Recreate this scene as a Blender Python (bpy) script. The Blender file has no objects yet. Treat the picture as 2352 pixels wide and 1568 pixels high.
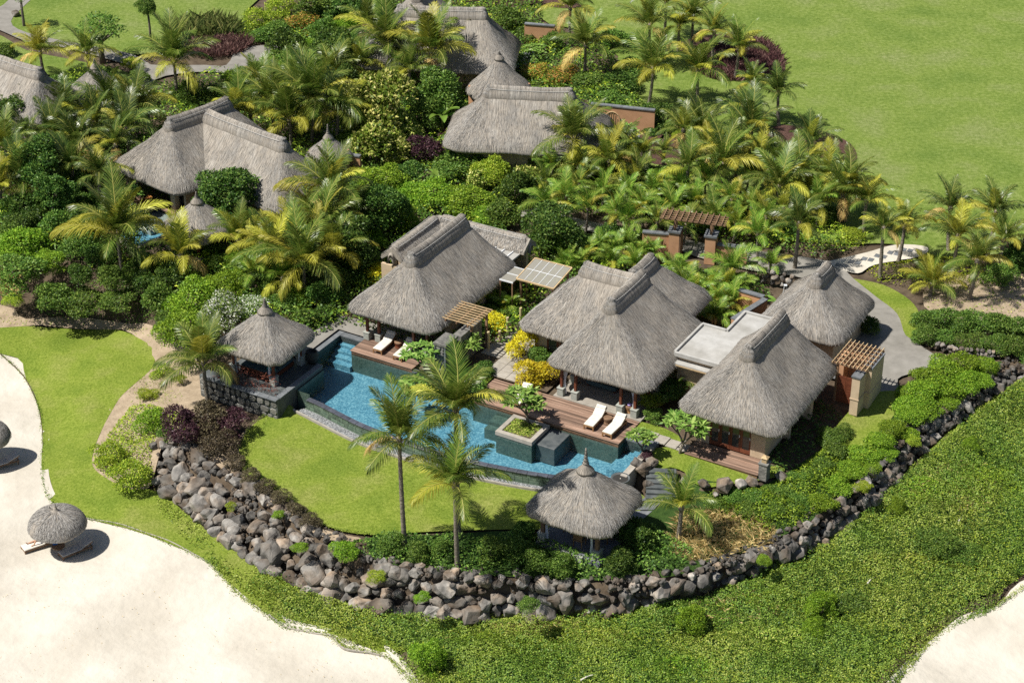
import bpy, bmesh, math, random
import numpy as np
from mathutils import Vector, Matrix, geometry

# ------------------------------------------------------------------ camera, world, sun, exposure
SC = bpy.context.scene
COL = SC.collection
PI = math.pi
R = math.radians
CAM_Y, CAM_Z, PITCH, FOC = -107.4, 62.0, R(30), 4500.0     # helicopter 62 m up, looking 30 degrees down
cam = bpy.data.cameras.new('camera'); cam.sensor_width = 36; cam.lens = 36 * FOC / 2352
cam.clip_start = 1; cam.clip_end = 2000
camo = bpy.data.objects.new('camera', cam); COL.objects.link(camo)
camo.location = (0, CAM_Y, CAM_Z); camo.rotation_euler = (R(90) - PITCH, 0, 0)
SC.camera = camo

SUN_EL, SUN_AZ = R(57), math.atan2(-0.30, -0.95)           # the sun stands to the left and a little in front
wd = bpy.data.worlds.new('World'); SC.world = wd; wd.use_nodes = True
sky = wd.node_tree.nodes.new('ShaderNodeTexSky'); sky.sky_type = 'NISHITA'; sky.sun_disc = False
sky.sun_elevation = SUN_EL; sky.sun_rotation = PI / 2 - SUN_AZ
bg = wd.node_tree.nodes['Background']; bg.inputs['Strength'].default_value = 0.055
wd.node_tree.links.new(sky.outputs[0], bg.inputs['Color'])
sl = bpy.data.lights.new('sun', 'SUN'); sl.energy = 5.0; sl.angle = R(0.5); sl.color = (1.0, 0.955, 0.87)
so = bpy.data.objects.new('sun', sl); COL.objects.link(so)
sdir = Vector((math.cos(SUN_EL) * math.cos(SUN_AZ), math.cos(SUN_EL) * math.sin(SUN_AZ), math.sin(SUN_EL)))
so.rotation_euler = (-sdir).to_track_quat('-Z', 'Y').to_euler(); so.location = sdir * 150
SC.view_settings.view_transform = 'Standard'; SC.view_settings.look = 'None'
SC.view_settings.exposure = 0.45; SC.view_settings.gamma = 1.0
SC.cycles.max_bounces = 6; SC.cycles.transparent_max_bounces = 8; SC.cycles.use_denoising = False
SC.cycles.caustics_reflective = False; SC.cycles.caustics_refractive = False

# ------------------------------------------------------------------ survey: where a spot of the photograph lies at height z
def P(x, y, z=0.0):
    dx = (x - 1176) / FOC; dy = -(y - 784) / FOC
    c, s = math.cos(PITCH), math.sin(PITCH)
    d = (dx, c + dy * s, -s + dy * c); t = (z - CAM_Z) / d[2]
    return Vector((d[0] * t, CAM_Y + d[1] * t, z))
def pxm(p):                                                # photo pixels per metre at a place
    return FOC / ((p[1] - CAM_Y) * math.cos(PITCH) + (CAM_Z - p[2]) * math.sin(PITCH))
A0 = R(-30)
def S(u, v, z=0.0, a=A0):                                  # the villa's own grid, turned 30 degrees
    return Vector((u * math.cos(a) - v * math.sin(a), u * math.sin(a) + v * math.cos(a), z))

# ------------------------------------------------------------------ objects, things, parts
def link(name, data, parent=None, loc=(0, 0, 0), rot=(0, 0, 0), sc=None):
    o = bpy.data.objects.new(name, data); COL.objects.link(o)
    if parent is not None: o.parent = parent
    o.location = loc; o.rotation_euler = rot
    if sc is not None: o.scale = (sc, sc, sc) if isinstance(sc, (int, float)) else sc
    return o
def tag(o, label=None, cat=None, group=None, kind=None):
    if label: o['label'] = label
    if cat: o['category'] = cat
    if group: o['group'] = group
    if kind: o['kind'] = kind
    return o
def thing(name, label, cat, loc=(0, 0, 0), rz=0.0, group=None, sc=None):
    return tag(link(name, None, None, loc, (0, 0, rz), sc), label, cat, group)
def struct(o): o['kind'] = 'structure'; return o
def stuff(o): o['kind'] = 'stuff'; return o

class MB:
    def __init__(s): s.v = []; s.f = []
    def add(s, vs, fs):
        k = len(s.v); s.v += [tuple(q) for q in vs]; s.f += [tuple(i + k for i in f) for f in fs]; return s
    def box(s, x0, x1, y0, y1, z0, z1, m=None):
        vs = [(x, y, z) for z in (z0, z1) for x, y in ((x0, y0), (x1, y0), (x1, y1), (x0, y1))]
        if m is not None: vs = [m @ Vector(q) for q in vs]
        return s.add(vs, [(3, 2, 1, 0), (4, 5, 6, 7), (0, 1, 5, 4), (1, 2, 6, 5), (2, 3, 7, 6), (3, 0, 4, 7)])
    def prism(s, poly, z0, z1):
        n = len(poly)
        s.add([(q[0], q[1], z0) for q in poly] + [(q[0], q[1], z1) for q in poly],
              [tuple(range(n))[::-1], tuple(range(n, 2 * n))] + [(i, (i + 1) % n, n + (i + 1) % n, n + i) for i in range(n)])
        return s
    def tube(s, pts, rad, n=8, cap=True):
        pts = [Vector(p) for p in pts]; k = len(pts)
        if not hasattr(rad, '__len__'): rad = [rad] * k
        vs = []; fs = []
        for i, p in enumerate(pts):
            t = (pts[min(i + 1, k - 1)] - pts[max(i - 1, 0)]).normalized()
            a = t.orthogonal().normalized() if i == 0 else (a - t * a.dot(t)).normalized()
            b = t.cross(a)
            for j in range(n):
                q = 2 * PI * j / n; vs.append(p + (a * math.cos(q) + b * math.sin(q)) * rad[i])
        for i in range(k - 1):
            for j in range(n):
                fs.append((i * n + j, i * n + (j + 1) % n, (i + 1) * n + (j + 1) % n, (i + 1) * n + j))
        if cap: fs.append(tuple(range(n))[::-1]); fs.append(tuple((k - 1) * n + j for j in range(n)))
        return s.add(vs, fs)
    def lathe(s, prof, n=20, cx=0, cy=0):
        k = len(prof); vs = []; fs = []
        for r, z in prof:
            for j in range(n):
                q = 2 * PI * j / n; vs.append((cx + r * math.cos(q), cy + r * math.sin(q), z))
        for i in range(k - 1):
            for j in range(n):
                fs.append((i * n + j, i * n + (j + 1) % n, (i + 1) * n + (j + 1) % n, (i + 1) * n + j))
        if prof[0][0] > 1e-3: fs.append(tuple(range(n))[::-1])
        if prof[-1][0] > 1e-3: fs.append(tuple((k - 1) * n + j for j in range(n)))
        return s.add(vs, fs)
    def mesh(s, name, mat, smooth=False, bevel=0):
        me = bpy.data.meshes.new(name); me.from_pydata(s.v, [], s.f)
        if bevel:
            bm = bmesh.new(); bm.from_mesh(me)
            bmesh.ops.bevel(bm, geom=list(bm.edges), offset=bevel, segments=1, affect='EDGES', clamp_overlap=True)
            bm.to_mesh(me); bm.free()
        me.materials.append(mat)
        if smooth: me.shade_smooth()
        return me
    def build(s, name, mat, parent=None, smooth=False, bevel=0, loc=(0, 0, 0), rot=(0, 0, 0)):
        return link(name, s.mesh(name, mat, smooth, bevel), parent, loc, rot)

def mesh_np(name, V, F, mat, uv=None, smooth=False):       # V (n,3), F (m,k), fast path for large meshes
    me = bpy.data.meshes.new(name); V = np.asarray(V, np.float32); F = np.asarray(F, np.int32); m, k = F.shape
    me.vertices.add(len(V)); me.vertices.foreach_set('co', V.ravel())
    me.loops.add(m * k); me.loops.foreach_set('vertex_index', F.ravel())
    me.polygons.add(m); me.polygons.foreach_set('loop_start', np.arange(m, dtype=np.int32) * k)
    try: me.polygons.foreach_set('loop_total', np.full(m, k, np.int32))
    except Exception: pass
    if uv is not None:
        ul = me.uv_layers.new(name='UVMap'); ul.data.foreach_set('uv', np.asarray(uv, np.float32)[F.ravel()].ravel())
    me.update(calc_edges=True); me.validate()
    me.materials.append(mat)
    if smooth: me.shade_smooth()
    return me

# ------------------------------------------------------------------ materials
def nodes(name):
    m = bpy.data.materials.new(name); m.use_nodes = True
    nt = m.node_tree; return m, nt, nt.nodes['Principled BSDF'], nt.links.new
def ramp(nt, stops):
    r = nt.nodes.new('ShaderNodeValToRGB'); e = r.color_ramp.elements
    while len(e) < len(stops): e.new(0.5)
    for el, (p, c) in zip(e, stops): el.position = p; el.color = (*c, 1)
    return r
def noise_mat(name, stops, scale=3.0, detail=5, rough=0.85, bump=0.0, bscale=None, stretch=(1, 1, 1), coord='Object', vary=0.0,
              stops2=None, scale2=0.3, fac2=0.5, bdist=0.05, spec=0.3, rndoff=True):
    """Colour from a noise (with an optional second, broader noise multiplied in), relief from another noise."""
    m, nt, b, L = nodes(name)
    tc = nt.nodes.new('ShaderNodeTexCoord'); mp = nt.nodes.new('ShaderNodeMapping'); mp.inputs['Scale'].default_value = stretch
    src = tc.outputs[coord]
    if rndoff and coord == 'Object':
        oi = nt.nodes.new('ShaderNodeObjectInfo'); va = nt.nodes.new('ShaderNodeVectorMath'); va.operation = 'MULTIPLY_ADD'
        cx = nt.nodes.new('ShaderNodeCombineXYZ')
        for i in range(3): L(oi.outputs['Random'], cx.inputs[i])
        va.inputs[1].default_value = (37, 53, 71); L(cx.outputs[0], va.inputs[0]); L(src, va.inputs[2]); src = va.outputs[0]
    L(src, mp.inputs['Vector'])
    n = nt.nodes.new('ShaderNodeTexNoise'); n.inputs['Scale'].default_value = scale; n.inputs['Detail'].default_value = detail
    n.inputs['Roughness'].default_value = 0.65
    L(mp.outputs[0], n.inputs['Vector'])
    r = ramp(nt, stops); L(n.outputs['Fac'], r.inputs[0]); col = r.outputs[0]
    if stops2:
        n2 = nt.nodes.new('ShaderNodeTexNoise'); n2.inputs['Scale'].default_value = scale2; n2.inputs['Detail'].default_value = 4
        L(src, n2.inputs['Vector']); r2 = ramp(nt, stops2); L(n2.outputs['Fac'], r2.inputs[0])
        mx = nt.nodes.new('ShaderNodeMix'); mx.data_type = 'RGBA'; mx.blend_type = 'MULTIPLY'; mx.inputs[0].default_value = fac2
        L(col, mx.inputs[6]); L(r2.outputs[0], mx.inputs[7]); col = mx.outputs[2]
    if vary:
        oi = nt.nodes.new('ShaderNodeObjectInfo'); mr = nt.nodes.new('ShaderNodeMapRange')
        mr.inputs['To Min'].default_value = 1 - vary; mr.inputs['To Max'].default_value = 1 + vary
        L(oi.outputs['Random'], mr.inputs['Value']); hs = nt.nodes.new('ShaderNodeHueSaturation')
        L(mr.outputs[0], hs.inputs['Value']); L(col, hs.inputs['Color']); col = hs.outputs[0]
    L(col, b.inputs['Base Color']); b.inputs['Roughness'].default_value = rough; b.inputs['Specular IOR Level'].default_value = spec
    if bump:
        n3 = nt.nodes.new('ShaderNodeTexNoise'); n3.inputs['Scale'].default_value = bscale or scale * 3; n3.inputs['Detail'].default_value = 5
        L(mp.outputs[0], n3.inputs['Vector']); bp = nt.nodes.new('ShaderNodeBump')
        bp.inputs['Strength'].default_value = bump; bp.inputs['Distance'].default_value = bdist
        L(n3.outputs['Fac'], bp.inputs['Height']); L(bp.outputs[0], b.inputs['Normal'])
    return m
def flat_mat(name, c, rough=0.7, vary=0.0, spec=0.3):
    return noise_mat(name, [(0.3, tuple(x * 0.85 for x in c)), (0.7, tuple(min(1, x * 1.12) for x in c))], 4, 4, rough, vary=vary, spec=spec)
LEAF_GAIN = 1.6
def leaf_mat(name, stops, trans=0.3, rough=0.45, vary=0.18, hue=0.012, spec=0.2, patch=None, pscale=0.3):
    """Every leaf takes its own shade; every plant leans a little in hue and value."""
    m, nt, b, L = nodes(name)
    stops = [(p, tuple(min(0.9, x * LEAF_GAIN) for x in c)) for p, c in stops]
    g = nt.nodes.new('ShaderNodeNewGeometry'); r = ramp(nt, stops); L(g.outputs['Random Per Island'], r.inputs[0]); col = r.outputs[0]
    if patch:                                              # a second species growing in irregular patches
        r2 = ramp(nt, [(p, tuple(min(0.9, x * LEAF_GAIN) for x in c)) for p, c in patch]); L(g.outputs['Random Per Island'], r2.inputs[0])
        tc = nt.nodes.new('ShaderNodeTexCoord'); pn = nt.nodes.new('ShaderNodeTexNoise'); pn.inputs['Scale'].default_value = pscale; pn.inputs['Detail'].default_value = 5
        L(tc.outputs['Object'], pn.inputs['Vector']); pr = ramp(nt, [(0.42, (0, 0, 0)), (0.60, (1, 1, 1))]); L(pn.outputs['Fac'], pr.inputs[0])
        pm = nt.nodes.new('ShaderNodeMix'); pm.data_type = 'RGBA'; L(pr.outputs[0], pm.inputs[0]); L(col, pm.inputs[6]); L(r2.outputs[0], pm.inputs[7]); col = pm.outputs[2]
    oi = nt.nodes.new('ShaderNodeObjectInfo'); hs = nt.nodes.new('ShaderNodeHueSaturation')
    m1 = nt.nodes.new('ShaderNodeMapRange'); m1.inputs['To Min'].default_value = 1 - vary; m1.inputs['To Max'].default_value = 1 + vary
    m2 = nt.nodes.new('ShaderNodeMapRange'); m2.inputs['To Min'].default_value = 0.5 - hue; m2.inputs['To Max'].default_value = 0.5 + hue
    L(oi.outputs['Random'], m1.inputs['Value']); L(oi.outputs['Random'], m2.inputs['Value'])
    L(m1.outputs[0], hs.inputs['Value']); L(m2.outputs[0], hs.inputs['Hue']); L(col, hs.inputs['Color'])
    L(hs.outputs[0], b.inputs['Base Color']); b.inputs['Roughness'].default_value = rough; b.inputs['Specular IOR Level'].default_value = spec
    t = nt.nodes.new('ShaderNodeBsdfTranslucent'); mx = nt.nodes.new('ShaderNodeMixShader'); mx.inputs[0].default_value = trans
    L(hs.outputs[0], t.inputs['Color']); L(b.outputs[0], mx.inputs[1]); L(t.outputs[0], mx.inputs[2])
    L(mx.outputs[0], nt.nodes['Material Output'].inputs['Surface'])
    return m
M = {}
def g3(a): return (a, a, a)
M['lawn'] = noise_mat('lawn', [(0.30, (0.105, 0.14, 0.018)), (0.5, (0.175, 0.222, 0.032)), (0.70, (0.26, 0.29, 0.062))], 7.0, 6, 0.9, 1.0, 16,
                      stops2=[(0.32, (0.70, 0.82, 0.66)), (0.5, (0.95, 1, 0.9)), (0.68, (1.12, 1.03, 1.5))], scale2=0.42, fac2=0.9, bdist=0.06, spec=0.1, rndoff=False)
M['lawn_far'] = noise_mat('lawn_far', [(0.30, (0.10, 0.145, 0.026)), (0.5, (0.155, 0.205, 0.044)), (0.70, (0.225, 0.265, 0.082))], 3.0, 7, 0.9, 1.0, 9,
                          stops2=[(0.32, (0.70, 0.82, 0.66)), (0.5, (0.95, 1, 0.9)), (0.68, (1.10, 1.03, 1.45))], scale2=0.2, fac2=0.9, bdist=0.08, spec=0.1, rndoff=False)
M['sand'] = noise_mat('sand', [(0.3, (0.52, 0.485, 0.42)), (0.7, (0.585, 0.55, 0.48))], 0.8, 8, 0.95, 0.55, 1.6,
                      stops2=[(0.35, (0.80, 0.78, 0.755)), (0.62, (1, 1, 1))], scale2=0.22, fac2=0.8, bdist=0.16, spec=0.1, rndoff=False)
M['soil'] = noise_mat('soil', [(0.3, (0.055, 0.040, 0.028)), (0.7, (0.13, 0.10, 0.07))], 1.5, 8, 0.95, 0.8, 6, bdist=0.08, spec=0.1, rndoff=False)
M['dry_soil'] = noise_mat('dry_soil', [(0.3, (0.24, 0.185, 0.125)), (0.7, (0.40, 0.32, 0.23))], 1.5, 8, 0.95, 0.8, 6, bdist=0.08, spec=0.1, rndoff=False)
M['mulch'] = noise_mat('mulch', [(0.3, (0.045, 0.025, 0.020)), (0.7, (0.13, 0.075, 0.06))], 6, 8, 0.95, 1.0, 12, bdist=0.08, spec=0.1, rndoff=False)
M['asphalt'] = noise_mat('asphalt', [(0.3, (0.20, 0.19, 0.17)), (0.7, (0.29, 0.275, 0.25))], 1.2, 8, 0.9, 0.3, 30,
                         stops2=[(0.3, (0.78, 0.77, 0.75)), (0.7, (1, 1, 1))], scale2=0.25, fac2=0.8, bdist=0.02, spec=0.2, rndoff=False)
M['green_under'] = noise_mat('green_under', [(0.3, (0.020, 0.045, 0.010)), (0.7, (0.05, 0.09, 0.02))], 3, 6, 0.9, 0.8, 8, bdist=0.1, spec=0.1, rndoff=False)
M['gravel'] = noise_mat('gravel', [(0.35, (0.05, 0.055, 0.06)), (0.65, (0.36, 0.37, 0.38))], 12, 3, 0.85, 1.0, 14, bdist=0.05, spec=0.3)
M['paver'] = noise_mat('paver', [(0.3, (0.26, 0.235, 0.20)), (0.7, (0.36, 0.33, 0.29))], 3, 6, 0.85, 0.3, 30, vary=0.12, bdist=0.01)
M['slate'] = noise_mat('slate', [(0.3, (0.10, 0.11, 0.12)), (0.7, (0.19, 0.20, 0.21))], 3, 6, 0.6, 0.3, 20, vary=0.15, bdist=0.01)
M['coping'] = noise_mat('coping', [(0.3, (0.045, 0.05, 0.065)), (0.7, (0.10, 0.105, 0.13))], 3, 6, 0.35, 0.2, 20, vary=0.2, bdist=0.01, spec=0.5)
M['tilegreen'] = noise_mat('tilegreen', [(0.3, (0.05, 0.085, 0.06)), (0.7, (0.13, 0.18, 0.125))], 2.5, 6, 0.45, 0.4, 14, vary=0.35, bdist=0.01, spec=0.4)
M['basalt'] = noise_mat('basalt', [(0.3, (0.09, 0.09, 0.085)), (0.7, (0.26, 0.25, 0.225))], 3, 7, 0.85, 0.8, 7, vary=0.3, bdist=0.05)
M['boulder'] = noise_mat('boulder', [(0.28, (0.055, 0.053, 0.05)), (0.5, (0.175, 0.165, 0.152)), (0.72, (0.37, 0.345, 0.31))], 1.3, 8, 0.9, 0.8, 5, vary=0.5,
                         stops2=[(0.36, (0.85, 0.66, 0.50)), (0.56, (1, 1, 1))], scale2=0.9, fac2=0.85, bdist=0.06, spec=0.2)
M['thatch'] = noise_mat('thatch', [(0.28, (0.105, 0.097, 0.088)), (0.5, (0.295, 0.275, 0.25)), (0.72, (0.46, 0.43, 0.39))], 1.0, 8, 0.95, 0.8, 1.6,
                        stretch=(11, 1.1, 1), coord='UV', stops2=[(0.3, (0.62, 0.63, 0.64)), (0.5, (0.95, 0.90, 0.83)), (0.68, (1.05, 1.05, 1.03))], scale2=0.6, fac2=0.8, bdist=0.07, spec=0.1)
M['plaster'] = noise_mat('plaster', [(0.3, (0.44, 0.335, 0.225)), (0.7, (0.55, 0.43, 0.30))], 1.5, 6, 0.9, 0.15, 20, bdist=0.01, spec=0.15)
M['terracotta'] = noise_mat('terracotta', [(0.3, (0.42, 0.235, 0.13)), (0.7, (0.54, 0.31, 0.18))], 1.5, 6, 0.9, 0.15, 20, bdist=0.01, spec=0.15)
M['roofcrete'] = noise_mat('roofcrete', [(0.3, (0.34, 0.335, 0.32)), (0.7, (0.47, 0.465, 0.45))], 1.2, 7, 0.9, 0.15, 20,
                           stops2=[(0.35, (0.72, 0.70, 0.66)), (0.65, (1, 1, 1))], scale2=0.5, fac2=0.8, bdist=0.01, spec=0.15)
M['deck'] = noise_mat('deck', [(0.3, (0.165, 0.10, 0.07)), (0.7, (0.32, 0.215, 0.16))], 2.0, 6, 0.65, 0.3, 10, stretch=(0.35, 4, 4), vary=0.45, bdist=0.01)
M['teak'] = noise_mat('teak', [(0.3, (0.20, 0.105, 0.045)), (0.7, (0.36, 0.205, 0.095))], 2.0, 6, 0.6, 0.2, 10, stretch=(4, 0.5, 4), vary=0.15, bdist=0.01)
M['orange_teak'] = flat_mat('orange_teak', (0.52, 0.22, 0.06), 0.55, 0.1)
M['lath'] = noise_mat('lath', [(0.3, (0.36, 0.25, 0.13)), (0.7, (0.55, 0.41, 0.24))], 2.0, 6, 0.7, 0.2, 10, vary=0.15, bdist=0.01)
M['brown_wood'] = noise_mat('brown_wood', [(0.3, (0.13, 0.075, 0.045)), (0.7, (0.27, 0.165, 0.10))], 2.0, 6, 0.7, 0.2, 10, vary=0.15, bdist=0.01)
M['redwood'] = noise_mat('redwood', [(0.3, (0.10, 0.030, 0.016)), (0.7, (0.19, 0.062, 0.03))], 2.0, 6, 0.5, 0.1, 10, vary=0.1, bdist=0.01, spec=0.4)
M['ridge_pole'] = flat_mat('ridge_pole', (0.50, 0.49, 0.47), 0.6)
M['bamboo'] = flat_mat('bamboo', (0.50, 0.41, 0.24), 0.7, 0.12)
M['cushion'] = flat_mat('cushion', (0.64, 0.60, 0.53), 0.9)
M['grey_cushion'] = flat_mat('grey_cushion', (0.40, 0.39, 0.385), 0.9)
M['curtain'] = flat_mat('curtain', (0.75, 0.76, 0.80), 0.9)
M['teal'] = flat_mat('teal', (0.05, 0.30, 0.30), 0.8)
M['darkfab'] = flat_mat('darkfab', (0.06, 0.10, 0.115), 0.85)
M['lilac'] = flat_mat('lilac', (0.42, 0.33, 0.66), 0.8)
M['blue'] = flat_mat('blue', (0.03, 0.16, 0.50), 0.6)
M['plinth'] = flat_mat('plinth', (0.32, 0.335, 0.30), 0.85)
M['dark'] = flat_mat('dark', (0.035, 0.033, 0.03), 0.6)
M['darkstone'] = noise_mat('darkstone', [(0.3, (0.05, 0.06, 0.065)), (0.7, (0.12, 0.13, 0.13))], 2, 6, 0.55, 0.2, 12, bdist=0.01, spec=0.4)
M['floorblue'] = noise_mat('floorblue', [(0.3, (0.10, 0.11, 0.13)), (0.7, (0.19, 0.20, 0.23))], 1.5, 6, 0.6, 0.2, 8, bdist=0.01)
M['frame_metal'] = flat_mat('frame_metal', (0.72, 0.74, 0.76), 0.35, spec=0.5)
M['trunk'] = noise_mat('trunk', [(0.3, (0.11, 0.095, 0.075)), (0.7, (0.27, 0.235, 0.19))], 3.0, 6, 0.9, 0.9, 4, stretch=(1, 1, 3.5), vary=0.15, bdist=0.05)
M['bark'] = noise_mat('bark', [(0.3, (0.09, 0.075, 0.06)), (0.7, (0.22, 0.19, 0.155))], 4.0, 6, 0.9, 0.6, 8, vary=0.15, bdist=0.03)
M['skin'] = flat_mat('skin', (0.50, 0.29, 0.19), 0.6)
M['glassdark'] = flat_mat('glassdark', (0.05, 0.055, 0.05), 0.08, spec=0.6)
def glass_mat(name, tint, gl=0.25):
    m, nt, b, L = nodes(name)
    t = nt.nodes.new('ShaderNodeBsdfTransparent'); t.inputs['Color'].default_value = (*tint, 1)
    mx = nt.nodes.new('ShaderNodeMixShader'); mx.inputs[0].default_value = gl
    b.inputs['Base Color'].default_value = (0.5, 0.48, 0.42, 1); b.inputs['Roughness'].default_value = 0.3
    L(t.outputs[0], mx.inputs[1]); L(b.outputs[0], mx.inputs[2]); L(mx.outputs[0], nt.nodes['Material Output'].inputs['Surface'])
    return m
M['canopy_glass'] = glass_mat('canopy_glass', (0.62, 0.60, 0.54), 0.45)
def water_mat(name, tint):
    """Clear rippled water: a Fresnel mirror over tinted, see-through water."""
    m, nt, b, L = nodes(name)
    tc = nt.nodes.new('ShaderNodeTexCoord'); n = nt.nodes.new('ShaderNodeTexNoise'); n.inputs['Scale'].default_value = 3.2
    n.inputs['Detail'].default_value = 3; n.inputs['Distortion'].default_value = 0.6
    mp = nt.nodes.new('ShaderNodeMapping'); mp.inputs['Scale'].default_value = (1, 1.7, 1); mp.inputs['Rotation'].default_value = (0, 0, R(35))
    L(tc.outputs['Object'], mp.inputs[0]); L(mp.outputs[0], n.inputs['Vector'])
    bp = nt.nodes.new('ShaderNodeBump'); bp.inputs['Strength'].default_value = 0.4; bp.inputs['Distance'].default_value = 0.10
    L(n.outputs['Fac'], bp.inputs['Height'])
    fr = nt.nodes.new('ShaderNodeFresnel'); fr.inputs['IOR'].default_value = 1.33; L(bp.outputs[0], fr.inputs['Normal'])
    t = nt.nodes.new('ShaderNodeBsdfTransparent'); t.inputs['Color'].default_value = (*tint, 1)
    g = nt.nodes.new('ShaderNodeBsdfGlossy'); g.inputs['Roughness'].default_value = 0.05; L(bp.outputs[0], g.inputs['Normal'])
    mx = nt.nodes.new('ShaderNodeMixShader'); L(fr.outputs[0], mx.inputs[0]); L(t.outputs[0], mx.inputs[1]); L(g.outputs[0], mx.inputs[2])
    L(mx.outputs[0], nt.nodes['Material Output'].inputs['Surface'])
    return m
M['water'] = water_mat('water', (0.84, 0.95, 0.96))
def speckle_mat(name, stops):
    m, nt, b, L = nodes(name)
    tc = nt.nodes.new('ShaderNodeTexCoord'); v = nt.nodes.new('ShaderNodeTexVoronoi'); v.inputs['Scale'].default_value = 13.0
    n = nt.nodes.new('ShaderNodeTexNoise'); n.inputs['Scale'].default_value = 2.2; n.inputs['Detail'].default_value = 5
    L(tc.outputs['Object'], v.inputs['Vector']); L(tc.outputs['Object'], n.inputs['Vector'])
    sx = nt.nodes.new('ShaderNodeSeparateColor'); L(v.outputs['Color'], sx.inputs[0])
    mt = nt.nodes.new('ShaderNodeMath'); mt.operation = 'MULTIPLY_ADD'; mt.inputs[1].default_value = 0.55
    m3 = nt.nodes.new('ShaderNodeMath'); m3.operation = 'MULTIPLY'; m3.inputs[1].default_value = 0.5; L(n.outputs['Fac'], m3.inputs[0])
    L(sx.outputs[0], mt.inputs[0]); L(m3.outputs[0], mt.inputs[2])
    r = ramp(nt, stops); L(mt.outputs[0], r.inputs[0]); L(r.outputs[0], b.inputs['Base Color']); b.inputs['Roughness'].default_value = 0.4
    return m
M['mosaic'] = speckle_mat('mosaic', [(0.1, (0.045, 0.14, 0.215)), (0.5, (0.095, 0.235, 0.325)), (0.95, (0.26, 0.44, 0.52))])  # blue pool tile; light and dark flecks paint caustic sparkle into the colour
M['mosaic_dark'] = speckle_mat('mosaic_dark', [(0.1, (0.03, 0.055, 0.045)), (0.9, (0.10, 0.14, 0.115))])
# leaves
M['straw'] = leaf_mat('straw', [(0.0, (0.068, 0.064, 0.06)), (0.5, (0.175, 0.167, 0.156)), (1.0, (0.30, 0.286, 0.264))], 0.1, 0.9, 0.0, 0.0, 0.1)
M['palm'] = leaf_mat('palm', [(0.0, (0.045, 0.085, 0.012)), (0.6, (0.105, 0.15, 0.020)), (1.0, (0.20, 0.225, 0.045))], 0.32, 0.38, 0.2, 0.012, 0.6)
M['palm_dark'] = leaf_mat('palm_dark', [(0.0, (0.03, 0.058, 0.010)), (0.6, (0.07, 0.11, 0.018)), (1.0, (0.15, 0.18, 0.035))], 0.30, 0.35, 0.2, 0.012, 0.6)
M['palm_yellow'] = leaf_mat('palm_yellow', [(0.0, (0.19, 0.195, 0.02)), (0.6, (0.32, 0.31, 0.035)), (1.0, (0.44, 0.41, 0.08))], 0.35, 0.45, 0.2, 0.012, 0.4)
M['palm_dry'] = leaf_mat('palm_dry', [(0.0, (0.30, 0.20, 0.06)), (1.0, (0.52, 0.40, 0.16))], 0.3, 0.6, 0.2)
M['areca'] = leaf_mat('areca', [(0.0, (0.06, 0.13, 0.015)), (0.6, (0.13, 0.22, 0.025)), (1.0, (0.25, 0.31, 0.05))], 0.30, 0.4, 0.15, 0.01, 0.5)
M['rachis'] = flat_mat('rachis', (0.36, 0.34, 0.09), 0.5)
M['leaf_mid'] = leaf_mat('leaf_mid', [(0.0, (0.030, 0.068, 0.011)), (0.6, (0.075, 0.14, 0.022)), (1.0, (0.17, 0.24, 0.045))])
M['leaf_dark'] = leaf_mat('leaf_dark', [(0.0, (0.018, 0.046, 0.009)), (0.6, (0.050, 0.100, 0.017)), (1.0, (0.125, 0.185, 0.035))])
M['leaf_bright'] = leaf_mat('leaf_bright', [(0.0, (0.060, 0.125, 0.010)), (0.6, (0.135, 0.225, 0.018)), (1.0, (0.25, 0.34, 0.035))], 0.35)
M['leaf_lime'] = leaf_mat('leaf_lime', [(0.0, (0.09, 0.15, 0.012)), (0.6, (0.20, 0.27, 0.022)), (1.0, (0.36, 0.39, 0.05))], 0.35)
M['leaf_varieg'] = leaf_mat('leaf_varieg', [(0.0, (0.05, 0.10, 0.012)), (0.55, (0.15, 0.20, 0.025)), (1.0, (0.50, 0.47, 0.16))])
M['leaf_yellow'] = leaf_mat('leaf_yellow', [(0.0, (0.22, 0.20, 0.014)), (0.5, (0.50, 0.40, 0.02)), (1.0, (0.72, 0.58, 0.05))], 0.35)
M['leaf_purple'] = leaf_mat('leaf_purple', [(0.0, (0.022, 0.010, 0.013)), (0.6, (0.058, 0.024, 0.034)), (1.0, (0.11, 0.058, 0.062))])
M['leaf_brown'] = leaf_mat('leaf_brown', [(0.0, (0.025, 0.022, 0.014)), (0.5, (0.065, 0.050, 0.030)), (1.0, (0.15, 0.13, 0.07))])
M['leaf_red'] = leaf_mat('leaf_red', [(0.0, (0.06, 0.018, 0.014)), (1.0, (0.19, 0.07, 0.045))])
M['leaf_orange'] = leaf_mat('leaf_orange', [(0.0, (0.07, 0.12, 0.015)), (0.6, (0.17, 0.19, 0.025)), (0.8, (0.36, 0.20, 0.045)), (1.0, (0.50, 0.22, 0.07))])
M['flower_white'] = leaf_mat('flower_white', [(0.0, (0.06, 0.12, 0.02)), (0.6, (0.15, 0.21, 0.05)), (0.8, (0.55, 0.58, 0.48)), (1.0, (0.8, 0.8, 0.74))])
M['frangi'] = leaf_mat('frangi', [(0.0, (0.06, 0.13, 0.022)), (0.6, (0.14, 0.23, 0.045)), (1.0, (0.27, 0.35, 0.10))], 0.3, 0.35, 0.1)
M['banana'] = leaf_mat('banana', [(0.0, (0.06, 0.13, 0.02)), (1.0, (0.17, 0.26, 0.045))], 0.35, 0.35)
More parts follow.
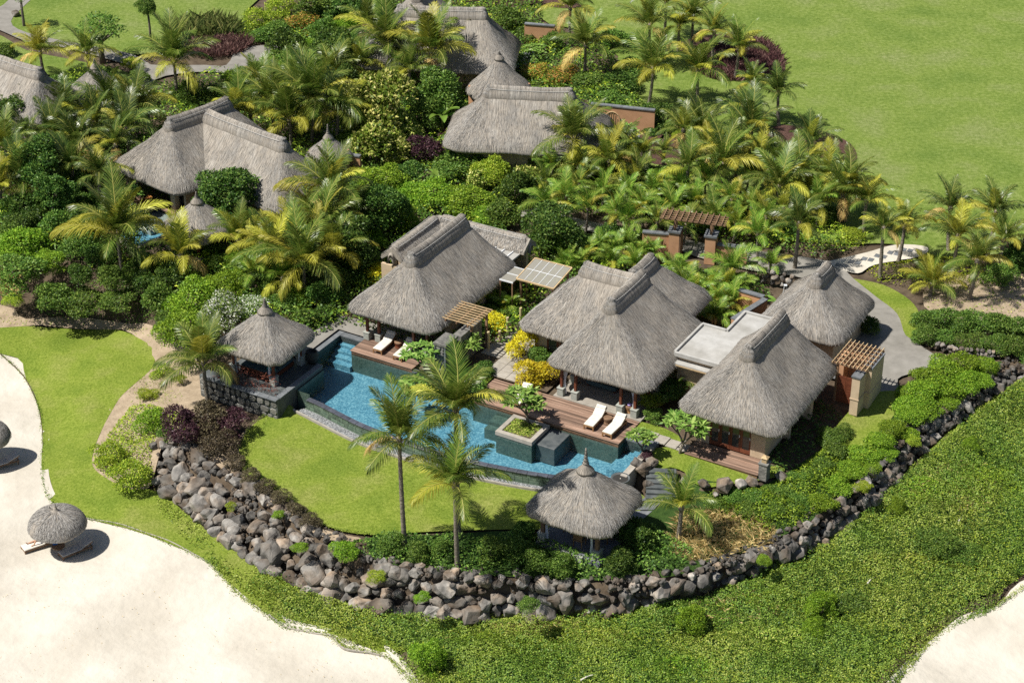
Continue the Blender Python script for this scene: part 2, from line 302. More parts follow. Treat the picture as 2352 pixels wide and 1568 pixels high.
M['ground_leaf'] = leaf_mat('ground_leaf', [(0.0, (0.045, 0.095, 0.010)), (0.55, (0.105, 0.178, 0.020)), (1.0, (0.20, 0.27, 0.05))], 0.3, 0.5, 0.0, 0.0, 0.25,
                           [(0.0, (0.085, 0.135, 0.014)), (0.55, (0.175, 0.225, 0.028)), (1.0, (0.30, 0.33, 0.08))], 0.22)
M['grass_blade'] = leaf_mat('grass_blade', [(0.0, (0.10, 0.16, 0.02)), (0.7, (0.22, 0.28, 0.04)), (1.0, (0.42, 0.40, 0.12))], 0.3, 0.6, 0.1)
M['straw_grass'] = leaf_mat('straw_grass', [(0.0, (0.26, 0.19, 0.07)), (1.0, (0.52, 0.42, 0.20))], 0.3, 0.7, 0.1)
M['reed'] = leaf_mat('reed', [(0.0, (0.04, 0.055, 0.015)), (0.7, (0.11, 0.13, 0.035)), (1.0, (0.24, 0.22, 0.08))], 0.3, 0.6, 0.1)
M['purple_grass'] = leaf_mat('purple_grass', [(0.0, (0.045, 0.022, 0.022)), (0.7, (0.13, 0.065, 0.06)), (1.0, (0.28, 0.18, 0.15))], 0.3, 0.7, 0.1)

# ------------------------------------------------------------------ terrain: upper garden (0), pool lawn (-1.2), beach (about -4)
WALL = [((395, 1000), (352, 1030), -1.6, -2.2), ((430, 1015), (365, 1130), -1.4, -3.2), ((490, 1075), (440, 1190), -1.4, -3.4),
        ((560, 1105), (500, 1245), -1.4, -3.5), ((640, 1160), (590, 1300), -1.4, -3.6), ((735, 1225), (690, 1355), -1.4, -3.7),
        ((860, 1290), (810, 1395), -1.5, -3.8), ((960, 1310), (930, 1412), -1.5, -3.8), ((1100, 1325), (1100, 1425), -1.4, -3.8),
        ((1250, 1335), (1250, 1412), -1.5, -3.7), ((1400, 1345), (1405, 1410), -1.5, -3.5), ((1530, 1330), (1545, 1380), -1.4, -3.1),
        ((1680, 1285), (1700, 1332), -1.3, -2.9), ((1780, 1250), (1810, 1294), -1.2, -2.7), ((1850, 1210), (1890, 1247), -1.1, -2.5),
        ((1930, 1145), (1975, 1182), -0.9, -2.2), ((2005, 1075), (2045, 1117), -0.6, -1.9), ((2075, 1005), (2110, 1042), -0.5, -1.6),
        ((2150, 950), (2185, 982), -0.4, -1.4), ((2225, 900), (2255, 927), -0.2, -1.1), ((2290, 860), (2312, 890), -0.1, -0.8),
        ((2380, 815), (2400, 850), -0.1, -0.7)]
WT = [P(*t, zt) for t, b, zt, zb in WALL]; WB = [P(*b, zb) for t, b, zt, zb in WALL]
OUTER = [(-7.6, -11.4), (-6.5, -11.55), (-4.4, -12.0), (-2.5, -12.3), (0.9, -12.5), (3.5, -12.4), (6.1, -12.05), (9.0, -11.4), (11.0, -10.6), (12.8, -9.6)]
def smooth_line(pts, n=6):
    pts = [Vector(p) for p in pts]; out = []
    for i in range(len(pts) - 1):
        p0, p1, p2, p3 = pts[max(i - 1, 0)], pts[i], pts[i + 1], pts[min(i + 2, len(pts) - 1)]
        for k in range(n):
            t = k / n
            out.append(0.5 * ((2 * p1) + (p2 - p0) * t + (2 * p0 - 5 * p1 + 4 * p2 - p3) * t * t + (3 * p1 - p0 - 3 * p2 + p3) * t ** 3))
    out.append(pts[-1]); return out
OUT_S = smooth_line([Vector((u, v)) for u, v in OUTER], 8)
def xy(p): return (p[0], p[1])
LEFT = [P(-900, 560), P(0, 575), P(150, 605), P(330, 650), P(410, 720), S(-14.8, -8.5)]
UP = [xy(p) for p in LEFT + [S(-14.4, -12.4), S(-8.8, -12.5), S(-8.5, -11.4)] + [S(p[0], p[1] + 0.15) for p in OUT_S] +
      [S(13.0, -9.2), P(1490, 1075, -.3), P(1560, 1075, -.3), P(1590, 1112, -.4), P(1650, 1122, -.4), P(1720, 1108, -.4), P(1775, 1092, -.4),
       P(1830, 1060), P(1900, 1000), P(1985, 935), P(2060, 905), P(2150, 880), P(2250, 840), P(2330, 800), P(3200, 700), (300, 300), (-300, 300)]]
MIDL = [(WT[i] + WB[i]) / 2 for i in range(len(WT))]
HALF = np.array([max(0.35, math.hypot(WT[i].x - WB[i].x, WT[i].y - WB[i].y) / 2) for i in range(len(WT))])
MID = [xy(p) for p in LEFT + [P(430, 925, -1.2), P(400, 965, -1.5)] + MIDL + [P(3200, 700)]] + [(300, 300), (-300, 300)]
POOLPOLY = [S(*p) for p in [(-10.1, -4.5), (-8.0, -4.5), (-8.0, -5.9), (-3.7, -5.9), (-3.7, -6.3), (1.5, -6.3), (1.5, -6.9), (11.0, -6.9), (11.0, -6.2), (12.9, -6.2), (12.9, -9.5)]]
POOLPOLY = [xy(p) for p in POOLPOLY] + [xy(S(*p)) for p in OUT_S[::-1]] + [xy(S(-8.5, -11.4)), xy(S(-8.5, -8.7)), xy(S(-10.1, -8.7))]
def inside(X, Y, poly):
    r = np.zeros(X.shape, bool); n = len(poly)
    for i in range(n):
        x0, y0 = poly[i]; x1, y1 = poly[(i + 1) % n]
        if y0 == y1: continue
        c = ((y0 > Y) != (y1 > Y)) & (X < (x1 - x0) * (Y - y0) / (y1 - y0) + x0); r ^= c
    return r
def dist(X, Y, line):
    best = np.full(X.shape, 1e9); par = np.zeros(X.shape)
    for i in range(len(line) - 1):
        (x0, y0), (x1, y1) = line[i][:2], line[i + 1][:2]; dx, dy = x1 - x0, y1 - y0; q = dx * dx + dy * dy + 1e-9
        t = np.clip(((X - x0) * dx + (Y - y0) * dy) / q, 0, 1); d = np.hypot(X - x0 - t * dx, Y - y0 - t * dy)
        m = d < best; best[m] = d[m]; par[m] = (i + t)[m]
    return best, par
def idw(X, Y, C):
    a = np.zeros(X.shape); w = np.zeros(X.shape)
    for x, y, z in C:
        k = 1.0 / ((X - x) ** 2 + (Y - y) ** 2 + 0.5) ** 1.5; a += k * z; w += k
    return a / w
def ctl(l): return [tuple(P(x, y, z)) for x, y, z in l]
C_OUT = ctl([(-300, 560, -1.5), (0, 600, -1.5), (120, 640, -1.8), (300, 665, -1.6), (390, 760, -1.6), (335, 830, -2.6), (400, 930, -2.0), (330, 900, -2.6), (260, 950, -3), (470, 950, -1.5),
             (0, 740, -3.0), (200, 760, -3.2), (100, 1000, -3.8), (0, 900, -3.8), (300, 1010, -2.9), (150, 1250, -4), (0, 1568, -4.2), (400, 1500, -4.2), (-300, 1200, -4.1),
             (600, 1480, -4.1), (900, 1568, -4.2), (1200, 1568, -4), (1600, 1500, -3.8), (2000, 1400, -3.4), (2350, 1300, -3.2), (2200, 1500, -3.9), (2352, 1568, -4.1),
             (2352, 1000, -1.8), (2352, 1120, -2.4), (2700, 900, -1.2), (2700, 1500, -4), (1200, 1900, -4.4), (-200, 1900, -4.4), (2600, 1900, -4.4)]) + [tuple(p) for p in WB]
C_MID = ctl([(600, 1050, -1.2), (900, 1150, -1.2), (1200, 1180, -1.2), (500, 1000, -1.3), (700, 960, -1.2), (1350, 1230, -1.2), (1600, 1180, -1.25), (1800, 1150, -1.0), (1900, 1080, -.8),
             (2000, 1000, -.5), (2100, 930, -.3), (2250, 850, -.1), (1500, 1250, -1.3), (1150, 1280, -1.3)]) + [tuple(p) for p in WT]
C_UP = ctl([(1500, 1040, -.30), (1600, 1090, -.35), (1700, 1095, -.4), (1760, 1085, -.4), (1560, 1060, -.32), (1400, 900, 0), (1300, 900, 0), (1480, 980, -.1), (1800, 1020, -.3), (1900, 950, -.2),
            (2000, 900, -.05), (2100, 850, 0), (1900, 800, 0), (1600, 900, -.05), (1000, 700, 0), (600, 700, 0), (200, 500, 0), (1000, 300, 0), (2000, 300, 0), (300, 100, 0)])
def smst(t): t = np.clip(t, 0, 1); return t * t * (3 - 2 * t)
def terrain(X, Y):
    X = np.asarray(X, float); Y = np.asarray(Y, float)
    ho, hm, hu = idw(X, Y, C_OUT), idw(X, Y, C_MID), idw(X, Y, C_UP)
    d, par = dist(X, Y, MIDL); w = np.interp(par, np.arange(len(HALF)), HALF)
    d2, p2 = dist(X, Y, MID); d = np.where(p2 < len(LEFT) + 1.0, d2, d); w = np.where(p2 < len(LEFT) + 1.0, 2.0, w)
    sd = np.where(inside(X, Y, MID), d, -d); h = ho + (hm - ho) * smst((sd + w) / (2 * w))
    d, par = dist(X, Y, UP[:-2]); soft = np.where(par < len(LEFT) - 0.5, 2.0, np.where(par > len(UP) - 11, 1.2, 0.25))
    sd = np.where(inside(X, Y, UP), d, -d); h = h + (hu - h) * smst((sd + soft) / (2 * soft))
    return h
def axis(segs):
    a = []
    for x0, x1, st in segs: a += list(np.arange(x0, x1 - 1e-6, st))
    return np.array(a + [segs[-1][1]])
GX = axis([(-400, -120, 40), (-120, -44, 4), (-44, -30, 1), (-30, 34, 0.3), (34, 44, 1), (44, 120, 4), (120, 400, 40)])
GY = axis([(-100, -52, 4), (-52, -38, 1), (-38, 14, 0.3), (14, 70, 1), (70, 130, 5), (130, 450, 40)])
XX, YY = np.meshgrid(GX, GY)
HH = terrain(XX, YY)
def hgt(x, y):                                             # bilinear read of the terrain
    x = np.clip(np.asarray(x, float), GX[0], GX[-1] - 1e-6); y = np.clip(np.asarray(y, float), GY[0], GY[-1] - 1e-6)
    i = np.clip(np.searchsorted(GX, x, 'right') - 1, 0, len(GX) - 2); j = np.clip(np.searchsorted(GY, y, 'right') - 1, 0, len(GY) - 2)
    fx = (x - GX[i]) / (GX[i + 1] - GX[i]); fy = (y - GY[j]) / (GY[j + 1] - GY[j])
    return (HH[j, i] * (1 - fx) * (1 - fy) + HH[j, i + 1] * fx * (1 - fy) + HH[j + 1, i] * (1 - fx) * fy + HH[j + 1, i + 1] * fx * fy)
def G(px, py):                                             # the spot of the ground seen there
    z = 0.0
    for k in range(40):
        p = P(px, py, z); z += 0.5 * (float(hgt(p.x, p.y)) - z)
    p = P(px, py, z); return Vector((p.x, p.y, float(hgt(p.x, p.y))))
# the pool pit is sunk into the sheet (its walls, decks and coping cover the edge)
pd, _ = dist(XX, YY, POOLPOLY + POOLPOLY[:1]); pin = inside(XX, YY, POOLPOLY)
HT = np.where(pin | (pd < 0.32), np.minimum(HH, -2.1), HH)
for (a, u0, u1, v0, v1) in ((R(-40), -32.2, -28.2, -6.5, -1.4), (R(-6), 3.4, 6.4, 29.8, 33.6), (R(-6), -6.2, -3.0, 45.5, 49.6)):
    ca, sa = math.cos(a), math.sin(a); uu = XX * ca + YY * sa; vv = -XX * sa + YY * ca
    HT = np.where((uu > u0) & (uu < u1) & (vv > v0) & (vv < v1), -1.2, HT)
wd0, wpar = dist(XX, YY, MIDL); HT = HT - 0.3 * (wd0 < np.interp(wpar, np.arange(len(HALF)), HALF) * 0.7)
ny, nx = XX.shape; idx = np.arange(ny * nx).reshape(ny, nx)
F = np.stack([idx[:-1, :-1], idx[:-1, 1:], idx[1:, 1:], idx[1:, :-1]], -1).reshape(-1, 4)
V3 = np.stack([XX, YY, HT - 0.16], -1).reshape(-1, 3)
gme = mesh_np('ground', V3, F, M['soil'], smooth=True)
struct(link('ground', gme))

def px_line(pts, n=5): return [xy(p) for p in smooth_line([G(*q) for q in pts], n)]
def px_poly(pts, n=5):
    q = [G(*p) for p in pts]; q = q + q[:1]; return [xy(p) for p in smooth_line(q, n)[:-1]]
def drape(name, poly, mat, dz=0.0, step=0.8, kind='structure', hf=None, bump=0.0, edge=0.0):
    """A sheet over the polygon, following the terrain."""
    poly = [Vector(p) for p in poly]
    xs = [p.x for p in poly]; ys = [p.y for p in poly]
    gx, gy = np.meshgrid(np.arange(min(xs), max(xs), step), np.arange(min(ys), max(ys), step))
    gx = gx.ravel(); gy = gy.ravel(); pl = [(p.x, p.y) for p in poly]
    ok = inside(gx, gy, pl) & (dist(gx, gy, pl + pl[:1])[0] > step * 0.35)
    pts = poly + [Vector((a, b)) for a, b in zip(gx[ok], gy[ok])]
    n = len(poly)
    r = geometry.delaunay_2d_cdt([Vector((p.x, p.y)) for p in pts], [], [list(range(n))], 1, 1e-5)
    vs = np.array([(p.x, p.y) for p in r[0]]); z = (hf or hgt)(vs[:, 0], vs[:, 1]) + dz
    if bump: z = z + bump * (np.sin(vs[:, 0] * 0.9 + 2 * np.sin(vs[:, 1] * 0.37)) + np.sin(vs[:, 1] * 1.1 + vs[:, 0] * 0.4))
    if edge:
        dd, _ = dist(vs[:, 0], vs[:, 1], pl + pl[:1]); z = z - edge * (1 - smst(dd / 0.5))
    me = bpy.data.meshes.new(name); me.from_pydata([(a, b, c) for (a, b), c in zip(vs, z)], [], [f for f in r[2]]); me.materials.append(mat)
    if len(me.polygons) and sum(p.normal.z for p in me.polygons) < 0: me.flip_normals()
    me.shade_smooth(); o = link(name, me); o['kind'] = kind; return o

# lawns
drape('lawn', px_poly([(1225, -90), (1240, 40), (1330, 70), (1420, 130), (1400, 200), (1420, 250), (1500, 270), (1560, 330), (1480, 390), (1560, 470), (1640, 500), (1800, 540), (1930, 560),
                       (2050, 560), (2150, 590), (2420, 560), (2900, 400), (3100, -100), (1800, -130)], 3), M['lawn_far'], 0.0, 2.5)
drape('lawn', px_poly([(-200, -80), (-150, 60), (0, 40), (60, 100), (180, 110), (270, 125), (420, 120), (520, 100), (640, 85), (650, 60), (560, 40), (560, -60)], 4), M['lawn_far'], 0.0, 1.5)
drape('lawn', px_poly([(-200, 60), (-20, 75), (60, 115), (180, 140), (300, 170), (240, 200), (0, 150), (-200, 160)], 4), M['lawn_far'], 0.004, 1.0)
BEACH_LAWN = [(-400, 760), (0, 753), (100, 752), (240, 757), (320, 778), (352, 805), (350, 845), (300, 890), (265, 930), (235, 985), (212, 1050), (225, 1085), (290, 1122), (360, 1128), (440, 1190), (520, 1250), (600, 1302),
              (690, 1356), (800, 1396), (900, 1420), (1000, 1440), (900, 1500), (760, 1455), (640, 1425), (540, 1350), (480, 1292), (380, 1245), (200, 1190), (140, 1170), (105, 1130), (95, 1060), (95, 960), (60, 870), (0, 812), (-400, 700)]
BEACH_LAWN = [p for p in BEACH_LAWN if p != (-400, 700)] + [(-400, 790)]
drape('lawn', px_poly(BEACH_LAWN, 4), M['lawn'], 0.03, 0.7)
POOL_LAWN = [(548, 1030), (572, 985), (615, 955), (680, 942), (760, 985), (817, 1016), (900, 1044), (1000, 1070), (1100, 1094), (1200, 1112), (1300, 1130), (1420, 1120), (1480, 1140), (1460, 1180), (1330, 1215), (1200, 1215),
             (1000, 1220), (860, 1228), (770, 1215), (700, 1180), (620, 1120), (560, 1080)]
drape('lawn', px_poly(POOL_LAWN, 4), M['lawn'], 0.02, 0.7)
drape('lawn', px_poly([(1495, 1030), (1560, 1030), (1700, 1070), (1790, 1070), (1800, 1085), (1770, 1098), (1700, 1108), (1640, 1118), (1595, 1110), (1560, 1078), (1500, 1075), (1485, 1050)], 3), M['lawn'], 0.02, 0.6)
drape('lawn', px_poly([(1470, 968), (1530, 985), (1570, 1010), (1545, 1020), (1455, 1000)], 3), M['lawn'], 0.02, 0.6)
drape('lawn', px_poly([(1895, 1010), (1960, 935), (2000, 905), (2060, 900), (2070, 930), (2010, 1000), (1950, 1040)], 4), M['lawn'], 0.05, 0.6)
drape('lawn', px_poly([(1960, 640), (2030, 655), (2090, 690), (2115, 730), (2110, 775), (2080, 770), (2060, 720), (2010, 680)], 4), M['lawn'], 0.02, 0.7)
# sand
drape('beach_sand', px_poly([(-500, 770), (0, 795), (70, 860), (110, 960), (110, 1060), (120, 1120), (150, 1160), (210, 1180), (390, 1235), (500, 1290), (580, 1360), (660, 1420), (780, 1450), (900, 1490), (960, 1560), (1000, 1640),
                              (1100, 1900), (-600, 1900)], 4), M['sand'], 0.0, 0.6, bump=0.035)
drape('beach_sand', px_poly([(1980, 1640), (2080, 1520), (2200, 1420), (2290, 1390), (2380, 1320), (2700, 1250), (2800, 1900), (1900, 1900)], 4), M['sand'], 0.01, 0.6, bump=0.035)
drape('sand_strip', px_poly([(-300, 700), (0, 700), (60, 733), (200, 730), (330, 742), (375, 785), (378, 830), (352, 820), (320, 780), (240, 757), (0, 753), (-300, 757)], 3), M['dry_soil'], 0.015, 0.6)
drape('bare_bed', px_poly([(205, 1060), (228, 985), (258, 930), (293, 890), (343, 848), (352, 810), (440, 800), (485, 900), (450, 960), (380, 1010), (352, 1100), (320, 1135), (270, 1128), (218, 1095)], 3), M['dry_soil'], 0.022, 0.6)
drape('white_sand_path', px_poly([(1905, 600), (1990, 580), (2060, 562), (2130, 568), (2110, 590), (2010, 608), (1970, 628), (1915, 612)], 4), M['sand'], 0.02, 0.6)
drape('dry_ground', px_poly([(2120, 670), (2200, 640), (2330, 600), (2480, 620), (2480, 740), (2300, 740), (2140, 720)], 3), M['dry_soil'], 0.012, 0.8)
drape('dry_ground', px_poly([(545, 1010), (580, 975), (640, 958), (560, 1040), (555, 1090), (640, 1150), (740, 1215), (830, 1235), (760, 1240), (640, 1180), (540, 1100), (470, 1040), (480, 1000)], 2), M['dry_soil'], 0.012, 0.6)
drape('mulch_bed', px_poly([(1750, 300), (1800, 288), (1880, 300), (1945, 325), (1967, 352), (1960, 372), (1900, 378), (1840, 372), (1760, 350)], 4), M['mulch'], 0.03, 0.8)
drape('mulch_bed', px_poly([(1500, 330), (1560, 320), (1600, 350), (1560, 378), (1490, 372)], 4), M['mulch'], 0.03, 0.8)
drape('mulch_bed', px_poly([(1420, 290), (1470, 275), (1530, 290), (1500, 330), (1430, 335)], 4), M['mulch'], 0.035, 0.8)
drape('mulch_bed', px_poly([(1000, -40), (1180, -20), (1330, 10), (1300, 20), (1200, 12), (1190, 60), (1000, 60)], 4), M['mulch'], 0.03, 0.8)
drape('mulch_bed', px_poly([(1560, 130), (1640, 150), (1720, 175), (1790, 190), (1800, 140), (1740, 90), (1640, 80), (1560, 100)], 4), M['mulch'], 0.03, 0.8)
drape('green_bank', px_poly([(590, 1330), (700, 1360), (820, 1400), (1000, 1425), (1250, 1415), (1410, 1412), (1560, 1380), (1700, 1335), (1900, 1250), (2050, 1120), (2200, 985), (2320, 890), (2500, 840), (2700, 1200), (2400, 1290), (2290, 1355),
                             (2190, 1395), (2070, 1490), (1970, 1610), (1880, 1720), (1080, 1720), (985, 1560), (925, 1485), (800, 1445), (680, 1410)], 3), M['green_under'], 0.04, 0.8)
drape('green_bank', px_poly([(840, 1235), (1000, 1228), (1200, 1220), (1300, 1250), (1420, 1260), (1480, 1180), (1560, 1130), (1700, 1120), (1800, 1090), (1900, 1020), (2000, 950), (2070, 900), (2200, 850), (2300, 830), (2270, 870), (2140, 950), (2000, 1075),
                             (1850, 1205), (1680, 1280), (1530, 1325), (1400, 1338), (1250, 1330), (1100, 1320), (960, 1305), (860, 1285)], 3), M['green_under'], 0.02, 0.7)
# paths
drape('path', px_poly([(-60, 50), (10, 10), (60, -40), (110, -40), (60, 10), (25, 50), (60, 75), (150, 95), (260, 115), (310, 128), (340, 145), (360, 150), (470, 150), (520, 150), (545, 115), (600, 105), (660, 108), (620, 125), (605, 160), (560, 175), (480, 165),
                       (380, 175), (330, 200), (290, 215), (300, 180), (320, 160), (260, 140), (150, 110), (60, 95), (0, 70)], 3), M['asphalt'], 0.02, 0.8)
drape('path', px_poly([(1200, 470), (1330, 503), (1450, 528), (1560, 548), (1700, 572), (1810, 585), (1920, 605), (1960, 640), (2020, 680), (2060, 720), (2085, 765), (2110, 790), (2160, 830), (2100, 855), (2062, 870), (2062, 905), (1990, 900), (1950, 850), (1900, 760), (1900, 680),
                       (1850, 640), (1720, 620), (1600, 590), (1520, 560), (1400, 540), (1200, 500)], 3), M['asphalt'], 0.015, 0.8)
drape('path', px_poly([(745, 285), (800, 270), (830, 300), (790, 320), (740, 310)], 3), M['asphalt'], 0.02, 0.8)
drape('path', [xy(S(*q)) for q in ((-13.5, -4.2), (-8.1, -4.2), (-8.1, -2.6), (-9.2, -2.4), (-13.5, -3.0))] , M['asphalt'], 0.02, 0.6)
drape('path', [xy(S(*q)) for q in ((-11.6, -8.4), (-10.4, -8.4), (-10.4, -4.2), (-11.6, -4.2))] , M['asphalt'], 0.024, 0.6)
# soft ground round the courtyards
drape('courtyard', [xy(S(*p)) for p in [(-2.6, -4.3), (1.2, -4.3), (1.2, -6.2), (-1.2, -6.2), (-1.2, -4.4)]], M['lawn'], 0.012, 0.5)
drape('courtyard', [xy(S(*p)) for p in [(-1.8, -4.3), (4.9, -4.3), (4.9, 0), (1.5, 3), (-1.6, 3), (-1.6, -2)]], M['soil'], 0.010, 0.5)

# ------------------------------------------------------------------ timber edging between lawn and sand
def ribbon(name, line, w, h, mat, label, cat, dz=0.0, parent=None):
    line = [Vector((p[0], p[1])) for p in line]; vs = []; fs = []
    for i, p in enumerate(line):
        t = (line[min(i + 1, len(line) - 1)] - line[max(i - 1, 0)]).normalized(); n = Vector((-t.y, t.x)) * w / 2
        z = float(hgt(p.x, p.y)) + dz
        for q, zz in ((p + n, z), (p + n, z + h), (p - n, z + h), (p - n, z)): vs.append((q.x, q.y, zz))
    for i in range(len(line) - 1):
        for a in range(4): fs.append((i * 4 + a, i * 4 + (a + 1) % 4, i * 4 + 4 + (a + 1) % 4, i * 4 + 4 + a))
    fs += [(3, 2, 1, 0), tuple(4 * (len(line) - 1) + a for a in range(4))]
    me = bpy.data.meshes.new(name); me.from_pydata(vs, [], fs); me.materials.append(mat); o = link(name, me, parent)
    return tag(o, label, cat)
ribbon('lawn_edging', px_line([(185, 1187), (260, 1200), (330, 1222), (390, 1243), (450, 1275), (480, 1292)]), 0.07, 0.05, M['paver'], 'pale edging strip between beach sand and lawn near the thatched umbrella', 'edging')
ribbon('lawn_edging', px_line([(618, 1412), (655, 1440), (720, 1455), (762, 1462), (790, 1490), (850, 1500), (882, 1508)]), 0.08, 0.09, M['paver'], 'pale winding edging strip beside the sand at the foot of the bank', 'edging')
ribbon('lawn_edging', px_line([(0, 812), (55, 865), (85, 925), (97, 985), (98, 1040)]), 0.05, 0.045, M['mulch'], 'dark thin edging along the curved lawn at the left beach', 'edging')

# ------------------------------------------------------------------ swimming pool
pool = thing('swimming_pool', 'long blue infinity pool with curved green stone outer wall', 'pool', (0, 0, 0), A0)
inner = [(-10.0, -4.6), (-8.2, -4.6), (-8.2, -6.0), (-3.6, -6.0), (-3.6, -6.15), (1.4, -6.15), (1.4, -7.15), (11.25, -7.15), (11.25, -6.35), (12.8, -6.35), (12.8, -9.6)]
inn = [Vector(p) for p in inner] + [Vector((p[0], p[1])) for p in OUT_S[::-1][1:]] + [Vector((-8.5, -11.4)), Vector((-8.5, -8.6)), Vector((-10.0, -8.6))]
def flat_poly(name, pts, z, mat, parent):
    r = geometry.delaunay_2d_cdt([Vector((p[0], p[1])) for p in pts], [], [list(range(len(pts)))], 1, 1e-5)
    me = bpy.data.meshes.new(name); me.from_pydata([(p.x, p.y, z) for p in r[0]], [], [f for f in r[2]]); me.materials.append(mat)
    if sum(p.normal.z for p in me.polygons) < 0: me.flip_normals()
    return link(name, me, parent)
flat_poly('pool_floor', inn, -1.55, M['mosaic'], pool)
flat_poly('water', inn, -0.45, M['water'], pool)
b = MB(); n = len(inn)
for i in range(n):
    p, q = inn[i], inn[(i + 1) % n]
    b.add([(p.x, p.y, -1.6), (q.x, q.y, -1.6), (q.x, q.y, -0.20 if i < 10 or i >= n - 4 else -0.47), (p.x, p.y, -0.20 if i < 10 or i >= n - 4 else -0.47)], [(0, 1, 2, 3)])
b.build('basin_wall', M['mosaic_dark'], pool)
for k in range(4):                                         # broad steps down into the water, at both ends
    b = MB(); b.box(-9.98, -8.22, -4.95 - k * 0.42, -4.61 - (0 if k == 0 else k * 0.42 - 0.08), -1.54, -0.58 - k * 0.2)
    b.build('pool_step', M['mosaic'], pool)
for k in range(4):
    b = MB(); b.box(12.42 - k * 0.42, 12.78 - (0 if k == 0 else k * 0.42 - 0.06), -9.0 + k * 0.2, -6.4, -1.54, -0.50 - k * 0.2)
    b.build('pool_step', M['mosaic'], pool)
b = MB(); b.box(3.0, 4.4, -8.0, -7.17, -1.54, -0.62); b.build('pool_step', M['mosaic_dark'], pool)
b = MB(); b.box(3.0, 4.4, -8.5, -8.0, -1.54, -0.85); b.build('pool_step', M['mosaic_dark'], pool)
# outer wall: a core, courses of green stone and dark coping stones, each stone its own piece
off = []
for i, p in enumerate(OUT_S):
    t = (OUT_S[min(i + 1, len(OUT_S) - 1)] - OUT_S[max(i - 1, 0)]).normalized(); off.append(Vector((t.y, -t.x)))
b = MB(); vs = []; m_ = len(OUT_S)
for p, o_ in zip(OUT_S, off):
    for w, z in ((0.0, -0.50), (0.0, -1.7), (0.24, -1.7), (0.24, -0.50)): vs.append((p.x + o_.x * w, p.y + o_.y * w, z))
fs = [(i * 4 + a, i * 4 + (a + 1) % 4, i * 4 + 4 + (a + 1) % 4, i * 4 + 4 + a) for i in range(m_ - 1) for a in range(4)] + [(0, 1, 2, 3), (4 * m_ - 1, 4 * m_ - 2, 4 * m_ - 3, 4 * m_ - 4)]
b.add(vs, fs).build('wall_core', M['darkstone'], pool)
cum = [0.0]
for i in range(m_ - 1): cum.append(cum[-1] + (OUT_S[i + 1] - OUT_S[i]).length)
def along(s):
    s = max(0, min(cum[-1], s)); i = min(np.searchsorted(cum, s, 'right') - 1, m_ - 2); t = (s - cum[i]) / (cum[i + 1] - cum[i])
    return OUT_S[i].lerp(OUT_S[i + 1], t), off[i].lerp(off[i + 1], t).normalized()
rng = random.Random(3)
brick_me = {}
def wall_piece(name, s, L, z0, z1, mat, w0, w1):
    key = (name, round(L, 2), round(z1 - z0, 3))
    if key not in brick_me:
        b = MB(); b.box(-L / 2 + 0.006, L / 2 - 0.006, w0, w1, 0, z1 - z0); brick_me[key] = b.mesh(name, mat, bevel=0.008)
    p, o_ = along(s + L / 2)
    return link(name, brick_me[key], pool, (p.x, p.y, z0), (0, 0, math.atan2(o_.y, o_.x) + PI / 2))
for c in range(4):
    s = rng.uniform(-0.3, 0)
    while s < cum[-1] - 0.1:
        L = rng.choice((0.24, 0.36, 0.48, 0.6))
        o = wall_piece('stone_tile', s, L, -1.28 + c * 0.19, -1.28 + (c + 1) * 0.19 - 0.008, M['tilegreen'], -0.30 - 0.0, -0.235)
        o.location.x += 0; s += L
s = 0.0
while s < cum[-1]:
    wall_piece('coping_stone', s, 0.6, -0.50, -0.415, M['coping'], -0.34, -0.0); s += 0.6
# gravel drain at the wall's foot with a kerb
GR = smooth_line([Vector(p) for p in [(-8.3, -12.2), (-5.6, -12.75), (-3.2, -13.15), (-0.6, -13.25), (2.5, -13.2), (5.0, -12.95), (8.6, -12.25), (11.5, -11.0), (13.0, -10.2)]], 6)
drape('gravel_strip', [xy(S(p[0], p[1])) for p in OUT_S] + [xy(S(p[0], p[1])) for p in GR[::-1]], M['gravel'], 0, 0.5, hf=lambda x, y: np.full(np.shape(x), -1.14))
kb = ribbon('gravel_kerb', [xy(S(p[0], p[1])) for p in GR], 0.13, 0.16, M['paver'], 'pale stone kerb between gravel strip and pool lawn', 'kerb')
# coping round the other sides and paving behind it
b = MB(); b.box(-10.5, -10.0, -8.7, -4.1, -0.9, -0.12); b.build('coping', M['slate'], pool)
b = MB(); b.box(-10.0, -8.2, -4.6, -4.1, -0.9, -0.13); b.build('coping', M['slate'], pool)
b = MB(); b.box(12.8, 13.2, -9.9, -6.35, -1.3, -0.1); b.build('coping', M['paver'], pool)
b = MB(); b.box(11.27, 13.2, -6.35, -5.7, -0.9, -0.11); b.build('coping', M['slate'], pool)
b = MB(); b.box(-3.6, 1.4, -6.15, -5.75, -1.2, -0.12); b.build('coping', M['darkstone'], pool)
# planter island and the low slab beside it
isl = thing('pool_planter', 'square stone planter with tree standing in the pool', 'planter', S(5.6, -8.45, 0), A0)
b = MB()
b.box(-1.2, 1.2, -1.05, 1.05, -1.55, -0.30); b.build('planter_base', M['mosaic_dark'], isl)
for x0, x1, y0, y1 in ((-1.24, 1.24, -1.09, -0.80), (-1.24, 1.24, 0.80, 1.09), (-1.24, -0.95, -0.80, 0.80), (0.95, 1.24, -0.80, 0.80)):
    MB().box(x0, x1, y0, y1, -0.30, -0.04).build('coping_stone', M['paver'], isl, bevel=0.01)
MB().box(-0.96, 0.96, -0.81, 0.81, -0.3, -0.10).build('soil', M['soil'], isl)
slab = tag(MB().box(-0.64, 0.64, -0.95, 0.95, -1.5, -0.36).build('pool_platform', M['darkstone'], None, bevel=0.02), 'low dark stone platform in the pool beside the planter', 'platform')
slab.location = S(7.47, -8.15, 0); slab.rotation_euler = (0, 0, A0)

